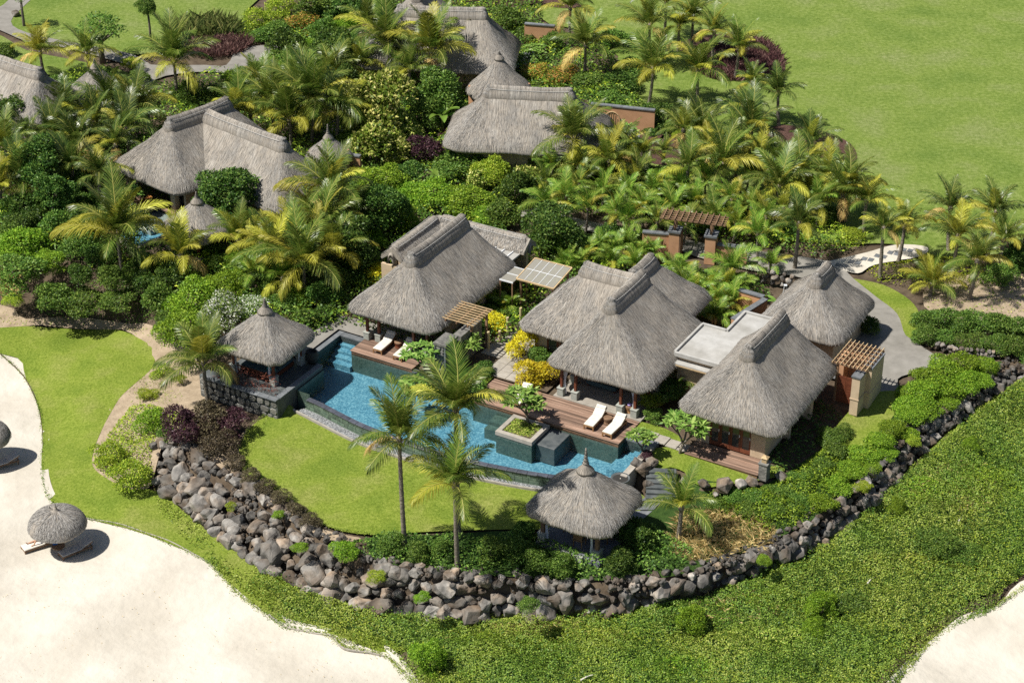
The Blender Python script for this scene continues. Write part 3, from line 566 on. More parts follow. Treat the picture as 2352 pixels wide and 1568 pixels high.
# ------------------------------------------------------------------ timber decks, plank by plank
def deck(label, u0, u1, v0, v1, z, a=A0, pw=0.105, gap=0.02):
    t = thing('deck', label, 'deck', S((u0 + u1) / 2, (v0 + v1) / 2, z, a), a)
    w, d = (u1 - u0) / 2, (v1 - v0) / 2
    MB().box(-w + 0.05, w - 0.05, -d + 0.05, d - 0.02, -0.32, -0.045).build('joist_frame', M['brown_wood'], t)
    me = MB().box(-w, w, -pw / 2, pw / 2, -0.04, 0.0).mesh('plank', M['deck']); y = -d + pw / 2
    while y < d - pw * 0.4:
        link('plank', me, t, (0, y, 0)); y += pw + gap
    return t
deck('reddish plank deck with two loungers under the left pool villa roof', -8.25, -3.65, -6.05, -3.7, 0.0)
deck('wide reddish plank deck beside the pool planter, before the open pavilion', 1.35, 11.3, -7.2, -4.42, 0.0)
deck('narrow plank deck outside the glazed doors of the right villa', 14.9, 19.5, -5.9, -4.25, -0.2)

# ------------------------------------------------------------------ thatched roofs
def unit3(v): return v / (np.linalg.norm(v, axis=1)[:, None] + 1e-9)
def eave_loop(u0, u1, v0, v1, rc, n=14):
    rc = min(rc, (u1 - u0) / 2 - 0.01, (v1 - v0) / 2 - 0.01); pts = []
    cs = [(u1 - rc, v0 + rc, -90), (u1 - rc, v1 - rc, 0), (u0 + rc, v1 - rc, 90), (u0 + rc, v0 + rc, 180)]
    corners = []
    for cx, cy, a0 in cs: corners.append([(cx + rc * math.cos(R(a0 + 90 * k / 8)), cy + rc * math.sin(R(a0 + 90 * k / 8))) for k in range(9)])
    for i in range(4):
        pts += corners[i]; a = corners[i][-1]; b_ = corners[(i + 1) % 4][0]
        L = math.hypot(b_[0] - a[0], b_[1] - a[1]); k = int(L / 0.45)
        pts += [(a[0] + (b_[0] - a[0]) * j / (k + 1), a[1] + (b_[1] - a[1]) * j / (k + 1)) for j in range(1, k + 1)]
    return np.array(pts)
def thatch_roof(parent, rect, r0, r1, ze, zr, rc=0.9, conc=0.22, cap=True, seed=1, straw=170, thick=0.36, sag=0.05, label=None, capw=0.52, ends=(1, 1)):
    """Hipped thatch: eave loop, curved slopes up to the ridge r0-r1, thick rounded eave, straw lying on it and a bound ridge roll."""
    rg = np.random.default_rng(seed)
    E = eave_loop(*rect, rc); n = len(E); r0 = np.array(r0, float); r1 = np.array(r1, float); rd = r1 - r0; L2 = max(rd @ rd, 1e-9)
    t_ = np.clip(((E - r0) @ rd) / L2, 0, 1); T = r0 + t_[:, None] * rd
    nxt = np.roll(E, -1, 0); arc = np.concatenate([[0], np.cumsum(np.hypot(*(nxt - E).T))]); tot = arc[-1]
    per = rg.normal(0, 1, (6,)); ang = np.arange(n) / n * 2 * PI
    wob = sum(per[k] * np.sin((k * 3 + 2) * ang + per[(k + 2) % 6] * 3) for k in range(6)) * 0.018
    m = 16; ts = np.linspace(0, 1, m) ** 0.9
    def surf(Ei, Ti, wi, t):
        xy_ = Ei + (Ti - Ei) * t[..., None]; f = (1 - conc) * t + conc * t * t
        drop = -0.20 * np.exp(-t * 16)
        z = ze + (zr - ze) * f + drop + wi * (1 - t) + sag * np.sin(3.1 * xy_[..., 0] + 1.7 * xy_[..., 1] + seed) * np.sin(PI * t) * 0.6
        return np.concatenate([xy_, z[..., None]], -1)
    rows = [surf(E, T, wob, np.full(n, t)) for t in ts]
    inw = lambda k, dz: np.concatenate([E + (T - E) * k, (ze - 0.20 + wob + dz)[:, None]], -1)
    under = [inw(0.30, thick * 0.1 + (zr - ze) * 0.22 - 0.25), inw(0.10, -thick * 0.75), inw(0.025, -thick * 0.85), inw(-0.008, -thick * 0.45)]
    allr = [np.concatenate([T, np.full((n, 1), zr - 0.5)], -1)] + under + rows
    V = np.concatenate(allr); k = len(allr)
    F = [(i * n + j, i * n + (j + 1) % n, (i + 1) * n + (j + 1) % n, (i + 1) * n + j) for i in range(k - 1) for j in range(n)]
    slope = np.mean(np.hypot(np.hypot(*(E - T).T), zr - ze))
    u = np.tile(arc[:n], k); v = np.concatenate([np.full(n, (-5 + i) * 0.12 if i < 5 else ts[i - 5] * slope) for i in range(k)])
    roof = link('thatch_roof', mesh_np('thatch_roof', V, F, M['thatch'], np.stack([u, v], -1), True), parent)
    if label: roof['label'] = label
    # loose straw ends lying down the slope, and a fringe at the eave
    area = tot * slope * 0.62; ns = int(area * straw); fr = int(tot * 34)
    j = rg.integers(0, n, ns + fr); fj = rg.random(ns + fr); jn = (j + 1) % n
    Ei = E[j] * (1 - fj)[:, None] + E[jn] * fj[:, None]; Ti = T[j] * (1 - fj)[:, None] + T[jn] * fj[:, None]; wi = wob[j] * (1 - fj) + wob[jn] * fj
    t = np.concatenate([1 - np.sqrt(rg.random(ns) * 0.97 + 0.03) + 0.0, np.full(fr, 0.012)]); t = np.clip(t, 0.02, 0.97)
    p = surf(Ei, Ti, wi, t); q = surf(Ei, Ti, wi, np.clip(t + 0.04, 0, 1)); d = p - q; d /= np.linalg.norm(d, axis=1)[:, None] + 1e-9
    d[ns:] = d[ns:] * 0.35 + np.array([0, 0, -0.65]); d += rg.normal(0, 0.07, d.shape)
    side = np.cross(d, np.array([0, 0, 1.0])); side /= np.linalg.norm(side, axis=1)[:, None] + 1e-9
    ln = rg.uniform(0.12, 0.36, ns + fr); ln[ns:] = rg.uniform(0.04, 0.13, fr); wd_ = rg.uniform(0.005, 0.010, ns + fr)
    up = np.zeros_like(p); up[:, 2] = rg.uniform(0.008, 0.028, ns + fr)
    a = p + up * 0.6; e = p + d * ln[:, None] + up
    V = np.stack([a - side * wd_[:, None], a + side * wd_[:, None], e + side * wd_[:, None] * 0.5, e - side * wd_[:, None] * 0.5], 1).reshape(-1, 3)
    F = np.arange(len(V)).reshape(-1, 4)
    stuff(link('straw', mesh_np('straw', V, F, M['straw']), roof))
    if cap and L2 > 0.05:
        # ridge cap: a second, shorter coat bound over the ridge and its two ends, with a frayed hem
        sl = np.hypot(np.hypot(*(E - T).T), zr - ze); t0 = 1 - 0.70 / sl; tm = t_ * 2 - 1; lift = 0.10 * np.abs(tm) ** 4
        crow = []
        for k_, (f_, o_) in enumerate(((0.0, -0.03), (0.0, 0.13), (0.35, 0.17), (0.65, 0.21), (0.85, 0.25), (0.96, 0.27), (1.0, 0.275))):
            q_ = surf(E, T, wob, t0 + (1 - t0) * f_); rad = np.concatenate([E - T, np.zeros((n, 1))], -1); rad /= np.linalg.norm(rad, axis=1)[:, None] + 1e-9
            q_[:, 2] += o_ * (0.75 if k_ == 1 else 1) + lift * f_; q_[:, :2] += rad[:, :2] * (0.10 * np.sin(PI * min(1, f_ * 0.9 + 0.12)) + (0.22 if f_ >= 0.85 else 0) * (1 - f_) * 3) ; crow.append(q_)
            crow[-1][:, 2] += rg.normal(0, 0.012, n)
        V = np.concatenate(crow + [crow[-1].mean(0)[None]]); k = len(crow)
        F = [(i * n + j, i * n + (j + 1) % n, (i + 1) * n + (j + 1) % n, (i + 1) * n + j) for i in range(k - 1) for j in range(n)]
        u = np.tile(arc[:n], k + 1)[:k * n + 1]; v = np.concatenate([np.full(n, i * 0.12) for i in range(k)] + [[0.8]])
        cp = link('ridge_cap', mesh_np('ridge_cap', V, F, M['thatch'], np.stack([u, v], -1), True), roof)
        ns = int(L2 ** 0.5 * 420 + 700); j = rg.integers(0, n, ns); fj = rg.random(ns)[:, None]; kk = rg.integers(1, k - 1, ns); C = np.array(crow)
        a = C[kk, j] * (1 - fj) + C[kk, (j + 1) % n] * fj; e = C[kk - 1, j] * (1 - fj) + C[kk - 1, (j + 1) % n] * fj; e = a + unit3(e - a) * rg.uniform(0.12, 0.26, ns)[:, None]; e[:, 2] -= np.where(kk == 1, 0.03, 0)
        sd = np.cross(e - a, (0, 0, 1.0)); sd = unit3(sd) * rg.uniform(0.005, 0.010, ns)[:, None]; up_ = np.zeros_like(a); up_[:, 2] = rg.uniform(0.005, 0.03, ns)
        Vs = np.stack([a - sd, a + sd, e + up_ + sd * 0.5, e + up_ - sd * 0.5], 1).reshape(-1, 3)
        stuff(link('ridge_straw', mesh_np('ridge_straw', Vs, np.arange(len(Vs)).reshape(-1, 4), M['straw']), roof))
        Lr = L2 ** 0.5; dn = rd / Lr; pn_ = np.array([-dn[1], dn[0]])
        if Lr > 1.2:
            for sg_ in (-1, 1):
                pts = []
                for i in range(9):
                    pos = r0 + rd * i / 8 + pn_ * 0.30 * sg_; pts.append((pos[0], pos[1], zr - 0.05 + 0.08 + 0.10 * abs(i / 4 - 1) ** 4))
                MB().tube(pts, 0.016, 5).build('ridge_pole', M['ridge_pole'], roof)
    return roof
def ridge_cap(roof, r0, r1, zr, w=0.52, seed=1, ends=(1, 1), h=0.34):
    rg = np.random.default_rng(seed + 99); r0 = np.array(r0, float); r1 = np.array(r1, float)
    L = np.linalg.norm(r1 - r0); d = (r1 - r0) / L; nn = np.array([-d[1], d[0]]); K = max(16, int(L / 0.18)); A = 12; V = []; U = []
    for i in range(K + 1):
        s = -0.62 + (L + 1.24) * i / K; ext = max(0.0, -s - 0.08, s - L - 0.08) / 0.56; endk = math.sqrt(max(0.02, 1 - ext ** 2.4))
        lift = 0.05 * (abs(2 * (min(max(s, 0), L) / L) - 1) ** 3) - 0.62 * ext ** 1.6
        for k in range(A + 1):
            q = PI * k / A; c = math.cos(q) * w * (0.35 + 0.65 * endk); z = zr - 0.42 + (math.sin(q) ** 0.8) * (h + 0.42) + lift + rg.normal(0, 0.012)
            pos = r0 + d * s + nn * c; V.append((pos[0], pos[1], z)); U.append((s, k * 0.14))
    F = [(i * (A + 1) + k, (i + 1) * (A + 1) + k, (i + 1) * (A + 1) + k + 1, i * (A + 1) + k + 1) for i in range(K) for k in range(A)]
    for e in (0, K):
        c = len(V); mid = np.mean([V[e * (A + 1) + k] for k in range(A + 1)], 0); V.append(tuple(mid)); U.append((0, 0))
        F += [((e * (A + 1) + k), (e * (A + 1) + k + 1), c, c) if e else ((e * (A + 1) + k + 1), (e * (A + 1) + k), c, c) for k in range(A)]
    F = [tuple(dict.fromkeys(f)) for f in F]
    me = bpy.data.meshes.new('ridge_cap'); me.from_pydata(V, [], F); me.materials.append(M['thatch']); ul = me.uv_layers.new(name='UVMap')
    for l in me.loops: ul.data[l.index].uv = U[l.vertex_index]
    me.shade_smooth(); cap = link('ridge_cap', me, roof)
    # bound straw across the roll, frayed at both hems
    ns = int(L * 260); s = rg.uniform(-0.3, L + 0.3, ns); sgn = rg.choice((-1, 1), ns); q = rg.uniform(0.05, 1.25, ns)
    def pt(s_, q_):
        c = np.cos(q_) * w * sgn; z = zr - 0.42 + np.sin(np.clip(q_, 0, PI)) ** 0.8 * (h + 0.42) + 0.05 * np.abs(2 * s_ / L - 1) ** 3
        return np.concatenate([r0 + d * s_[:, None] + nn * c[:, None], z[:, None]], -1)
    a = pt(s, q); e = pt(s + rg.normal(0, 0.05, ns), np.maximum(q - rg.uniform(0.2, 0.6, ns), 0.0)); e[:, 2] -= np.where(q < 0.5, rg.uniform(0, 0.2, ns), 0); out = (a - np.concatenate([r0 + d * s[:, None], np.full((ns, 1), zr - 0.3)], -1)); out /= np.linalg.norm(out, axis=1)[:, None]
    a = a + out * 0.015; e = e + out * rg.uniform(0.02, 0.06, ns)[:, None]; wv = np.concatenate([np.tile(d, (ns, 1)) * rg.uniform(0.010, 0.02, ns)[:, None], np.zeros((ns, 1))], -1)
    Vs = np.stack([a - wv, a + wv, e + wv * 0.5, e - wv * 0.5], 1).reshape(-1, 3)
    stuff(link('ridge_straw', mesh_np('ridge_straw', Vs, np.arange(len(Vs)).reshape(-1, 4), M['straw']), roof))
    if L > 1.2:
        for sg in (-1, 1):
            b = MB(); pts = []
            for i in range(9):
                s_ = L * i / 8; c = math.cos(0.75) * (w + 0.03) * sg; pos = r0 + d * s_ + nn * c
                pts.append((pos[0], pos[1], zr - 0.42 + math.sin(0.75) ** 0.8 * (h + 0.42) + 0.05 + 0.05 * abs(2 * s_ / L - 1) ** 3))
            b.tube(pts, 0.016, 5); b.build('ridge_pole', M['ridge_pole'], roof)
    return cap
def finial(roof, x, y, z, h=0.9, r=0.30, name='finial'):
    b = MB(); b.lathe([(r * 1.9, -0.34), (r * 1.75, -0.22), (r * 0.75, 0.05), (r * 0.42, h * 0.35), (r * 0.24, h * 0.7), (r * 0.16, h), (0.001, h + 0.02)], 16)
    o = b.build(name, M['thatch'], roof, True, loc=(x, y, z)); me = o.data; ul = me.uv_layers.new(name='UVMap')
    for l in me.loops:
        c = me.vertices[l.vertex_index].co; ul.data[l.index].uv = (math.atan2(c.y, c.x) * 0.6, c.z)
    for k in range(5):
        zz = h * (0.18 + 0.17 * k); rr = r * (0.62 - 0.11 * k)
        b = MB(); b.tube([(rr * 1.12 * math.cos(q * PI / 5), rr * 1.12 * math.sin(q * PI / 5), zz) for q in range(11)], 0.014, 5); b.build('binding', M['dark'], roof, loc=(x, y, z))
    return o

def post(parent, x, y, z0, z1, s=0.16, mat='redwood', plinth=0.55, pw=0.42):
    p = MB().box(-s / 2, s / 2, -s / 2, s / 2, plinth * 0.9 if plinth else 0, z1 - z0).build('post', M[mat], parent, bevel=0.01, loc=(x, y, z0))
    if plinth:
        w = pw / 2; MB().prism([(-w, -w), (w, -w), (w, w), (-w, w)], 0, plinth * 0.86).build('plinth', M['plinth'], p, bevel=0.02)
        w *= 1.12; MB().prism([(-w, -w), (w, -w), (w, w), (-w, w)], plinth * 0.862, plinth).build('plinth_cap', M['plinth'], p, bevel=0.015)
    return p
def curtain(parent, x, y, z0, z1, w=0.5, rz=0.0):
    b = MB(); N, K = 12, 10; vs = []
    for k in range(K + 1):
        t = k / K; z = z1 + (z0 - z1) * t; ww = w * (1 - 0.72 * math.sin(PI * min(1, t / 0.68) / 2) ** 2) if t < 0.68 else w * (0.28 + 0.5 * (t - 0.68))
        for i in range(N + 1):
            xx = (i / N - 0.0) * ww; vs.append((xx, 0.045 * math.sin(i * 2.1), z))
    fs = [(k * (N + 1) + i, k * (N + 1) + i + 1, (k + 1) * (N + 1) + i + 1, (k + 1) * (N + 1) + i) for k in range(K) for i in range(N)]
    return b.add(vs, fs).build('curtain', M['curtain'], parent, True, loc=(x, y, 0), rot=(0, 0, rz))
def wall_box(parent, x0, x1, y0, y1, z0, z1, mat='plaster', name='wall'):
    return MB().box(x0, x1, y0, y1, z0, z1).build(name, M[mat], parent)
def door_leaf(parent, x, y, z, w, h, rz=0.0):
    d = MB(); s = 0.11
    d.box(-w / 2, -w / 2 + s, -0.03, 0.03, 0, h).box(w / 2 - s, w / 2, -0.03, 0.03, 0, h).box(-w / 2 + s, w / 2 - s, -0.028, 0.028, h - s, h).box(-w / 2 + s, w / 2 - s, -0.028, 0.028, 0, 0.26)
    o = d.build('door', M['redwood'], parent, loc=(x, y, z), rot=(0, 0, rz))
    MB().box(-w / 2 + s, w / 2 - s, -0.008, 0.008, 0.26, h - s).build('pane', M['glassdark'], o)
    MB().box(w / 2 - 0.09, w / 2 - 0.05, -0.06, -0.03, h * 0.45, h * 0.45 + 0.16).build('handle', M['frame_metal'], o)
    return o

# ---- left pool villa
v1 = thing('pool_villa', 'large thatched villa on the left of the pool, ridge running away', 'villa', S(-6, 0.3, 0), A0)
def lc(u, v, o=(-6, 0.3)): return (u - o[0], v - o[1])
thatch_roof(v1, (-3.3, 3.35, -5.35, 5.4), (0.05, -2.5), (0.05, 3.5), 2.45, 5.55, seed=11)
wall_box(v1, -2.6, 2.6, -2.2, -2.0, 0, 2.6); wall_box(v1, -2.6, -2.4, -2.0, 4.4, 0, 2.6); wall_box(v1, 2.4, 2.6, -2.0, 4.4, 0, 2.6); wall_box(v1, -2.6, 2.6, 4.4, 4.6, 0, 2.6)
MB().box(-2.75, 2.75, -3.98, 4.7, -0.2, -0.01).build('floor', M['paver'], v1)
for x in (-0.9, 0.0, 0.9): door_leaf(v1, x, -2.24, 0.0, 0.88, 2.15)
for x, y in ((-2.1, -4.55), (-1.3, -4.45), (1.3, -4.45), (2.3, -4.45)): post(v1, x, y, 0, 2.75)
MB().box(-2.6, 2.6, -4.56, -4.42, 2.5, 2.66).build('beam', M['redwood'], v1)
# ---- open-air bathroom behind it: walls under their own thatch
bw = thing('bathroom_wall', 'walled yard with narrow thatched capping behind the left pool villa', 'wall', S(-10.1, 7.4, 0), A0)
wall_box(bw, -0.15, 0.15, -5.3, 0.15, 0, 2.5); wall_box(bw, 0.15, 7.0, -0.15, 0.15, 0, 2.5)
wall_box(bw, -0.9, 0.5, -5.6, -5.4, 0, 1.9); wall_box(bw, 0.5, 0.75, -5.65, -5.1, 0, 2.45)
def gable_thatch(parent, p0, p1, half, ze, zr, seed):
    p0 = np.array(p0, float); p1 = np.array(p1, float); L = np.linalg.norm(p1 - p0); d = (p1 - p0) / L; nn = np.array([-d[1], d[0]]); K = max(6, int(L / 0.4)); V = []; U = []
    prof = [(-half * 0.9, ze - 0.16), (-half, ze - 0.05), (-half * 0.92, ze + 0.16), (-half * 0.5, (ze + zr) / 2 + 0.12), (0, zr + 0.1), (half * 0.5, (ze + zr) / 2 + 0.12), (half * 0.92, ze + 0.16), (half, ze - 0.05), (half * 0.9, ze - 0.16), (0, zr - 0.3)]
    m = len(prof)
    for i in range(K + 1):
        for k, (c, z) in enumerate(prof):
            q = p0 + d * L * i / K + nn * c; V.append((q[0], q[1], z)); U.append((i * L / K, k * 0.35))
    F = [(i * m + k, (i + 1) * m + k, (i + 1) * m + (k + 1) % m, i * m + (k + 1) % m) for i in range(K) for k in range(m)] + [tuple(range(m)), tuple(K * m + k for k in range(m))[::-1]]
    me = bpy.data.meshes.new('thatch_roof'); me.from_pydata(V, [], F); me.materials.append(M['thatch']); ul = me.uv_layers.new(name='UVMap')
    for l in me.loops: ul.data[l.index].uv = U[l.vertex_index]
    o = link('thatch_roof', me, parent); ridge_cap(o, p0 + d * 0.5, p1 - d * 0.5, zr - 0.05, 0.40, seed, h=0.20)
    rg = np.random.default_rng(seed); ns = int(L * half * 2 * 90); s = rg.uniform(0, L, ns); sg = rg.choice((-1, 1), ns); t = rg.uniform(0.25, 1.0, ns)
    a = np.concatenate([p0 + d * s[:, None] + nn * (half * t * sg)[:, None], (zr + 0.12 + (ze - zr) * t)[:, None]], -1); t2 = t + rg.uniform(0.15, 0.4, ns); s2 = s + rg.normal(0, 0.04, ns)
    e = np.concatenate([p0 + d * s2[:, None] + nn * (half * np.minimum(t2, 1.06) * sg)[:, None], (zr + 0.16 + (ze - zr) * t2)[:, None]], -1)
    wv = np.concatenate([np.tile(d, (ns, 1)) * 0.014, np.zeros((ns, 1))], -1); Vs = np.stack([a - wv, a + wv, e + wv * 0.5, e - wv * 0.5], 1).reshape(-1, 3)
    stuff(link('straw', mesh_np('straw', Vs, np.arange(len(Vs)).reshape(-1, 4), M['straw']), o))
    return o
gable_thatch(bw, (0, -5.7), (0, 0.0), 0.85, 2.45, 3.15, 5); gable_thatch(bw, (0.1, 0.05), (7.2, 0.05), 0.85, 2.45, 3.15, 6)
MB().box(4.2, 6.9, -2.4, -0.2, 2.30, 2.42).build('flat_roof', M['roofcrete'], bw)
for k in range(4): MB().box(4.4 + k * 0.65, 4.46 + k * 0.65, -2.45, -0.15, 2.42, 2.50).build('roof_batten', M['frame_metal'], bw)
# ---- central pavilion with its cross wings
v2 = thing('central_pavilion', 'open thatched central pavilion with crossing roofs behind the big deck', 'pavilion', S(8.3, 0, 0), A0)
thatch_roof(v2, (-3.45, 3.55, -4.6, 4.2), (-0.4, -1.9), (-0.4, 2.1), 2.45, 5.95, seed=21)
thatch_roof(v2, (-7.1, 0.9, -1.7, 5.6), (-4.1, 2.05), (-0.5, 2.1), 2.5, 5.55, seed=22)
thatch_roof(v2, (-4.2, 1.9, 1.2, 8.2), (-1.45, 3.0), (-1.45, 5.4), 2.5, 5.3, seed=23)
wall_box(v2, -6.2, -6.0, -0.8, 4.8, 0, 2.65); wall_box(v2, -6.0, -2.7, -0.8, -0.6, 0, 2.65); wall_box(v2, -6.0, -3.4, 4.6, 4.8, 0, 2.65); wall_box(v2, -3.4, -3.2, 4.8, 7.2, 0, 2.65)
wall_box(v2, -3.2, 1.0, 7.0, 7.2, 0, 2.65); wall_box(v2, 0.8, 1.0, 4.2, 7.0, 0, 2.65); wall_box(v2, 2.7, 2.9, -1.0, 3.4, 0, 2.65); wall_box(v2, 1.0, 2.9, 3.4, 3.6, 0, 2.65)
MB().box(-2.9, 3.0, -4.38, 3.4, -0.2, -0.004).build('floor', M['paver'], v2)
for x in (-2.5, -1.55, 1.5, 2.45): post(v2, x, -4.05, 0, 2.7)
for y in (-2.4, -0.7): post(v2, 2.5, y, 0, 2.7)
post(v2, -2.5, -2.4, 0, 2.7)
MB().box(-2.6, 2.6, -4.12, -3.98, 2.5, 2.66).build('beam', M['redwood'], v2)
curtain(v2, -2.42, -3.95, 0.1, 2.55, 0.5); curtain(v2, 2.38, -3.95, 0.1, 2.55, 0.5, PI)
for x in (-4.9, -4.0, -3.3): door_leaf(v2, x, -0.84, 0, 0.8, 2.1)
# ---- right villa
v4 = thing('bedroom_villa', 'thatched right villa with beige walls and four glazed timber doors', 'villa', S(17.05, -0.35, -0.2), A0)
thatch_roof(v4, (-3.25, 3.3, -4.75, 4.65), (0, -2.1), (0, 2.6), 2.55, 5.85, seed=31)
wall_box(v4, -2.15, -1.35, -3.92, -3.72, 0, 2.7); wall_box(v4, 1.25, 2.15, -3.92, -3.72, 0, 2.7); wall_box(v4, -1.35, 1.25, -3.92, -3.72, 2.25, 2.7)
wall_box(v4, -2.15, -1.95, -3.72, 3.9, 0, 2.7); wall_box(v4, 1.95, 2.15, -3.72, 3.9, 0, 2.7); wall_box(v4, -1.95, 1.95, 3.7, 3.9, 0, 2.7)
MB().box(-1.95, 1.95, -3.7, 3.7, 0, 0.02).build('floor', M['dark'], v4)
for x in (-1.02, -0.37, 0.28, 0.93): door_leaf(v4, x, -3.86, 0.02, 0.64, 2.22)
wall_box(v4, 2.15, 2.5, -1.2, -0.9, 0, 2.6, 'plaster', 'buttress'); wall_box(v4, 2.15, 2.75, 1.4, 1.8, 0, 2.6, 'plaster', 'buttress')
# ---- back right pavilion
v5 = thing('guest_pavilion', 'thatched pavilion with short ridge beside the curving path at right', 'pavilion', S(16.65, 9.5, 0), A0)
thatch_roof(v5, (-2.85, 2.75, -3.3, 3.3), (0, -0.75), (0, 0.95), 2.4, 5.0, seed=41, rc=0.8)
wall_box(v5, -2.1, 2.1, -2.5, -2.3, 0, 2.6); wall_box(v5, -2.1, 2.1, 2.3, 2.5, 0, 2.6); wall_box(v5, -2.1, -1.9, -2.3, 2.3, 0, 2.6); wall_box(v5, 1.9, 2.1, -2.3, 2.3, 0, 2.6)
MB().box(1.2, 3.6, -3.6, -2.55, 0.0, 0.06).build('doorstep', M['slate'], v5)
# ---- gazebo on the pool's left end
g1 = thing('pool_gazebo', 'thatched gazebo with curtains and daybed over the pool end', 'gazebo', S(-11.45, -10.25, -0.1), A0)
r = thatch_roof(g1, (-2.4, 2.4, -2.35, 2.25), (0, -0.05), (0.02, 0.0), 2.3, 4.35, seed=51, cap=False, rc=0.9, conc=0.3); finial(r, 0, 0, 4.3, 0.62, 0.26)
for x, y in ((1.45, -1.45), (-1.55, -1.45), (1.45, 1.35), (-1.55, 1.35)): post(g1, x, y, 0, 2.6, plinth=0.65)
curtain(g1, 1.25, -1.5, 0.65, 2.3, 0.45, PI); curtain(g1, -1.42, -1.5, 0.1, 2.3, 0.4); curtain(g1, 1.5, 1.2, 0.4, 2.3, 0.4, -PI / 2)
MB().box(-2.2, 2.3, -2.0, 2.0, -0.9, 0.0).build('platform', M['darkstone'], g1)
rl = MB().box(-1.5, 1.35, -1.52, -1.46, 0.62, 0.68).build('railing', M['redwood'], g1)
for k in range(16): MB().box(-1.47 + k * 0.186, -1.44 + k * 0.186, -1.51, -1.47, 0.22, 0.62).build('baluster', M['redwood'], rl)
MB().box(-1.5, 1.35, -1.52, -1.46, 0.18, 0.22).build('rail', M['redwood'], rl)
db = thing('daybed', 'dark padded daybed with teal cushions inside the pool gazebo', 'daybed', S(-11.5, -10.4, -0.1), A0)
MB().box(-1.3, 1.2, -0.95, 1.2, 0.06, 0.32).build('base', M['redwood'], db); MB().box(-1.28, 1.18, -0.93, 1.18, 0.32, 0.5).build('mattress', M['darkfab'], db, bevel=0.04)
tag(MB().box(-0.25, 0.25, -0.07, 0.07, 0, 0.5).build('cushion', M['teal'], None, bevel=0.05, loc=S(-12.2, -10.75, 0.40), rot=(R(-25), R(20), A0)), 'teal cushion at the left of the gazebo daybed', 'cushion')
tag(MB().tube([(-0.28, 0, 0.13), (-0.2, 0, 0.13), (0.2, 0, 0.13), (0.28, 0, 0.13)], [0.1, 0.14, 0.14, 0.1], 12).build('cushion', M['teal'], None, True, loc=S(-10.6, -11.1, 0.40), rot=(0, 0, A0)), 'teal bolster at the right front of the gazebo daybed', 'cushion')
# stone planter walls below the gazebo
def stone_face(parent, x0, x1, z0, z1, y, seed, rot=None, mat='basalt', cell=0.5):
    """Rough stones set into a wall face along x at depth y (facing -y), each one its own piece."""
    rg = random.Random(seed); z = z0
    while z < z1 - 0.1:
        hh = min(rg.uniform(cell * 0.55, cell), z1 - z)
        if z1 - z - hh < 0.15: hh = z1 - z
        x = x0
        while x < x1 - 0.08:
            w = min(rg.uniform(cell * 0.7, cell * 1.6), x1 - x)
            if x1 - x - w < 0.18: w = x1 - x
            n = rg.randint(6, 8); poly = []
            for k in range(n):
                q = 2 * PI * k / n + rg.uniform(-0.15, 0.15); c, s_ = math.cos(q), math.sin(q); e = (abs(c) ** 3 + abs(s_) ** 3) ** (-1 / 3)
                poly.append((x + w / 2 + c * e * (w / 2 - 0.012) * rg.uniform(0.9, 1), z + hh / 2 + s_ * e * (hh / 2 - 0.012) * rg.uniform(0.9, 1)))
            d = rg.uniform(0.02, 0.06); b = MB(); b.add([(px, y, pz) for px, pz in poly] + [((px - x - w / 2) * 0.82 + x + w / 2, y - d, (pz - z - hh / 2) * 0.82 + z + hh / 2) for px, pz in poly],
                [tuple(range(n, 2 * n))[::-1]] + [(k, n + k, n + (k + 1) % n, (k + 1) % n) for k in range(n)])
            me = b.mesh('stone', M[mat]); link('stone', me, parent); x += w
        z += hh
gp = thing('stone_planter', 'dark rough stone planter wall in front of the pool gazebo', 'planter', S(-11.2, -12.9, 0), A0)
MB().prism([(-2.9, -0.25), (2.6, -0.45), (2.6, 0.55), (-2.9, 0.55)], -1.6, 0.04).build('wall_core', M['darkstone'], gp)
stone_face(gp, -2.9, 2.6, -1.35, 0.0, -0.46, 7)
for k in range(8): MB().box(-2.9 + k * 0.69, -2.22 + k * 0.69, -0.58, -0.2, 0.04, 0.12).build('coping_stone', M['slate'], gp, bevel=0.01)
MB().box(2.3, 2.62, -0.2, 4.3, -1.5, 0.06).build('side_wall', M['darkstone'], gp); MB().box(2.28, 2.66, -0.18, 4.3, 0.06, 0.14).build('side_coping', M['slate'], gp)
gp2 = thing('stone_planter', 'lower angled stone planter wall left of the gazebo palm', 'planter', S(-13.4, -12.9, 0), A0 + R(-8))
MB().box(-1.3, 0.3, -0.3, 0.5, -1.6, -0.12).build('wall_core', M['darkstone'], gp2); stone_face(gp2, -1.3, 0.3, -1.45, -0.14, -0.31, 9)
# ---- dining gazebo in front
g2 = thing('dining_gazebo', 'thatched dining gazebo with tall finial in front of the pool', 'gazebo', S(13.1, -14.75, -1.1), A0)
r = thatch_roof(g2, (-2.65, 2.65, -2.55, 2.45), (0, -0.05), (0.02, 0.0), 2.35, 4.55, seed=61, cap=False, rc=1.05, conc=0.26, straw=170); finial(r, 0, 0, 4.5, 1.15, 0.27)
for x, y in ((1.65, -1.6), (-1.7, -1.6), (1.65, 1.5), (-1.7, 1.5)): post(g2, x, y, 0, 2.7, 0.22, 'brown_wood', 0.6, 0.45)
curtain(g2, 1.40, -1.68, 0.15, 2.4, 0.42, PI); curtain(g2, -1.5, -1.68, 0.3, 2.4, 0.45)
MB().box(-2.0, 2.0, -1.95, 1.85, -0.7, 0.0).build('floor', M['floorblue'], g2)
wall_box(g2, -0.6, 1.0, -2.12, -1.97, -0.9, 0.10, 'plinth', 'kerb_wall')
dt = thing('dining_table', 'square wooden dining table under the front gazebo', 'table', S(13.3, -14.7, -1.1), A0)
MB().box(-0.55, 0.55, -0.55, 0.55, 0.70, 0.75).build('tabletop', M['teak'], dt)
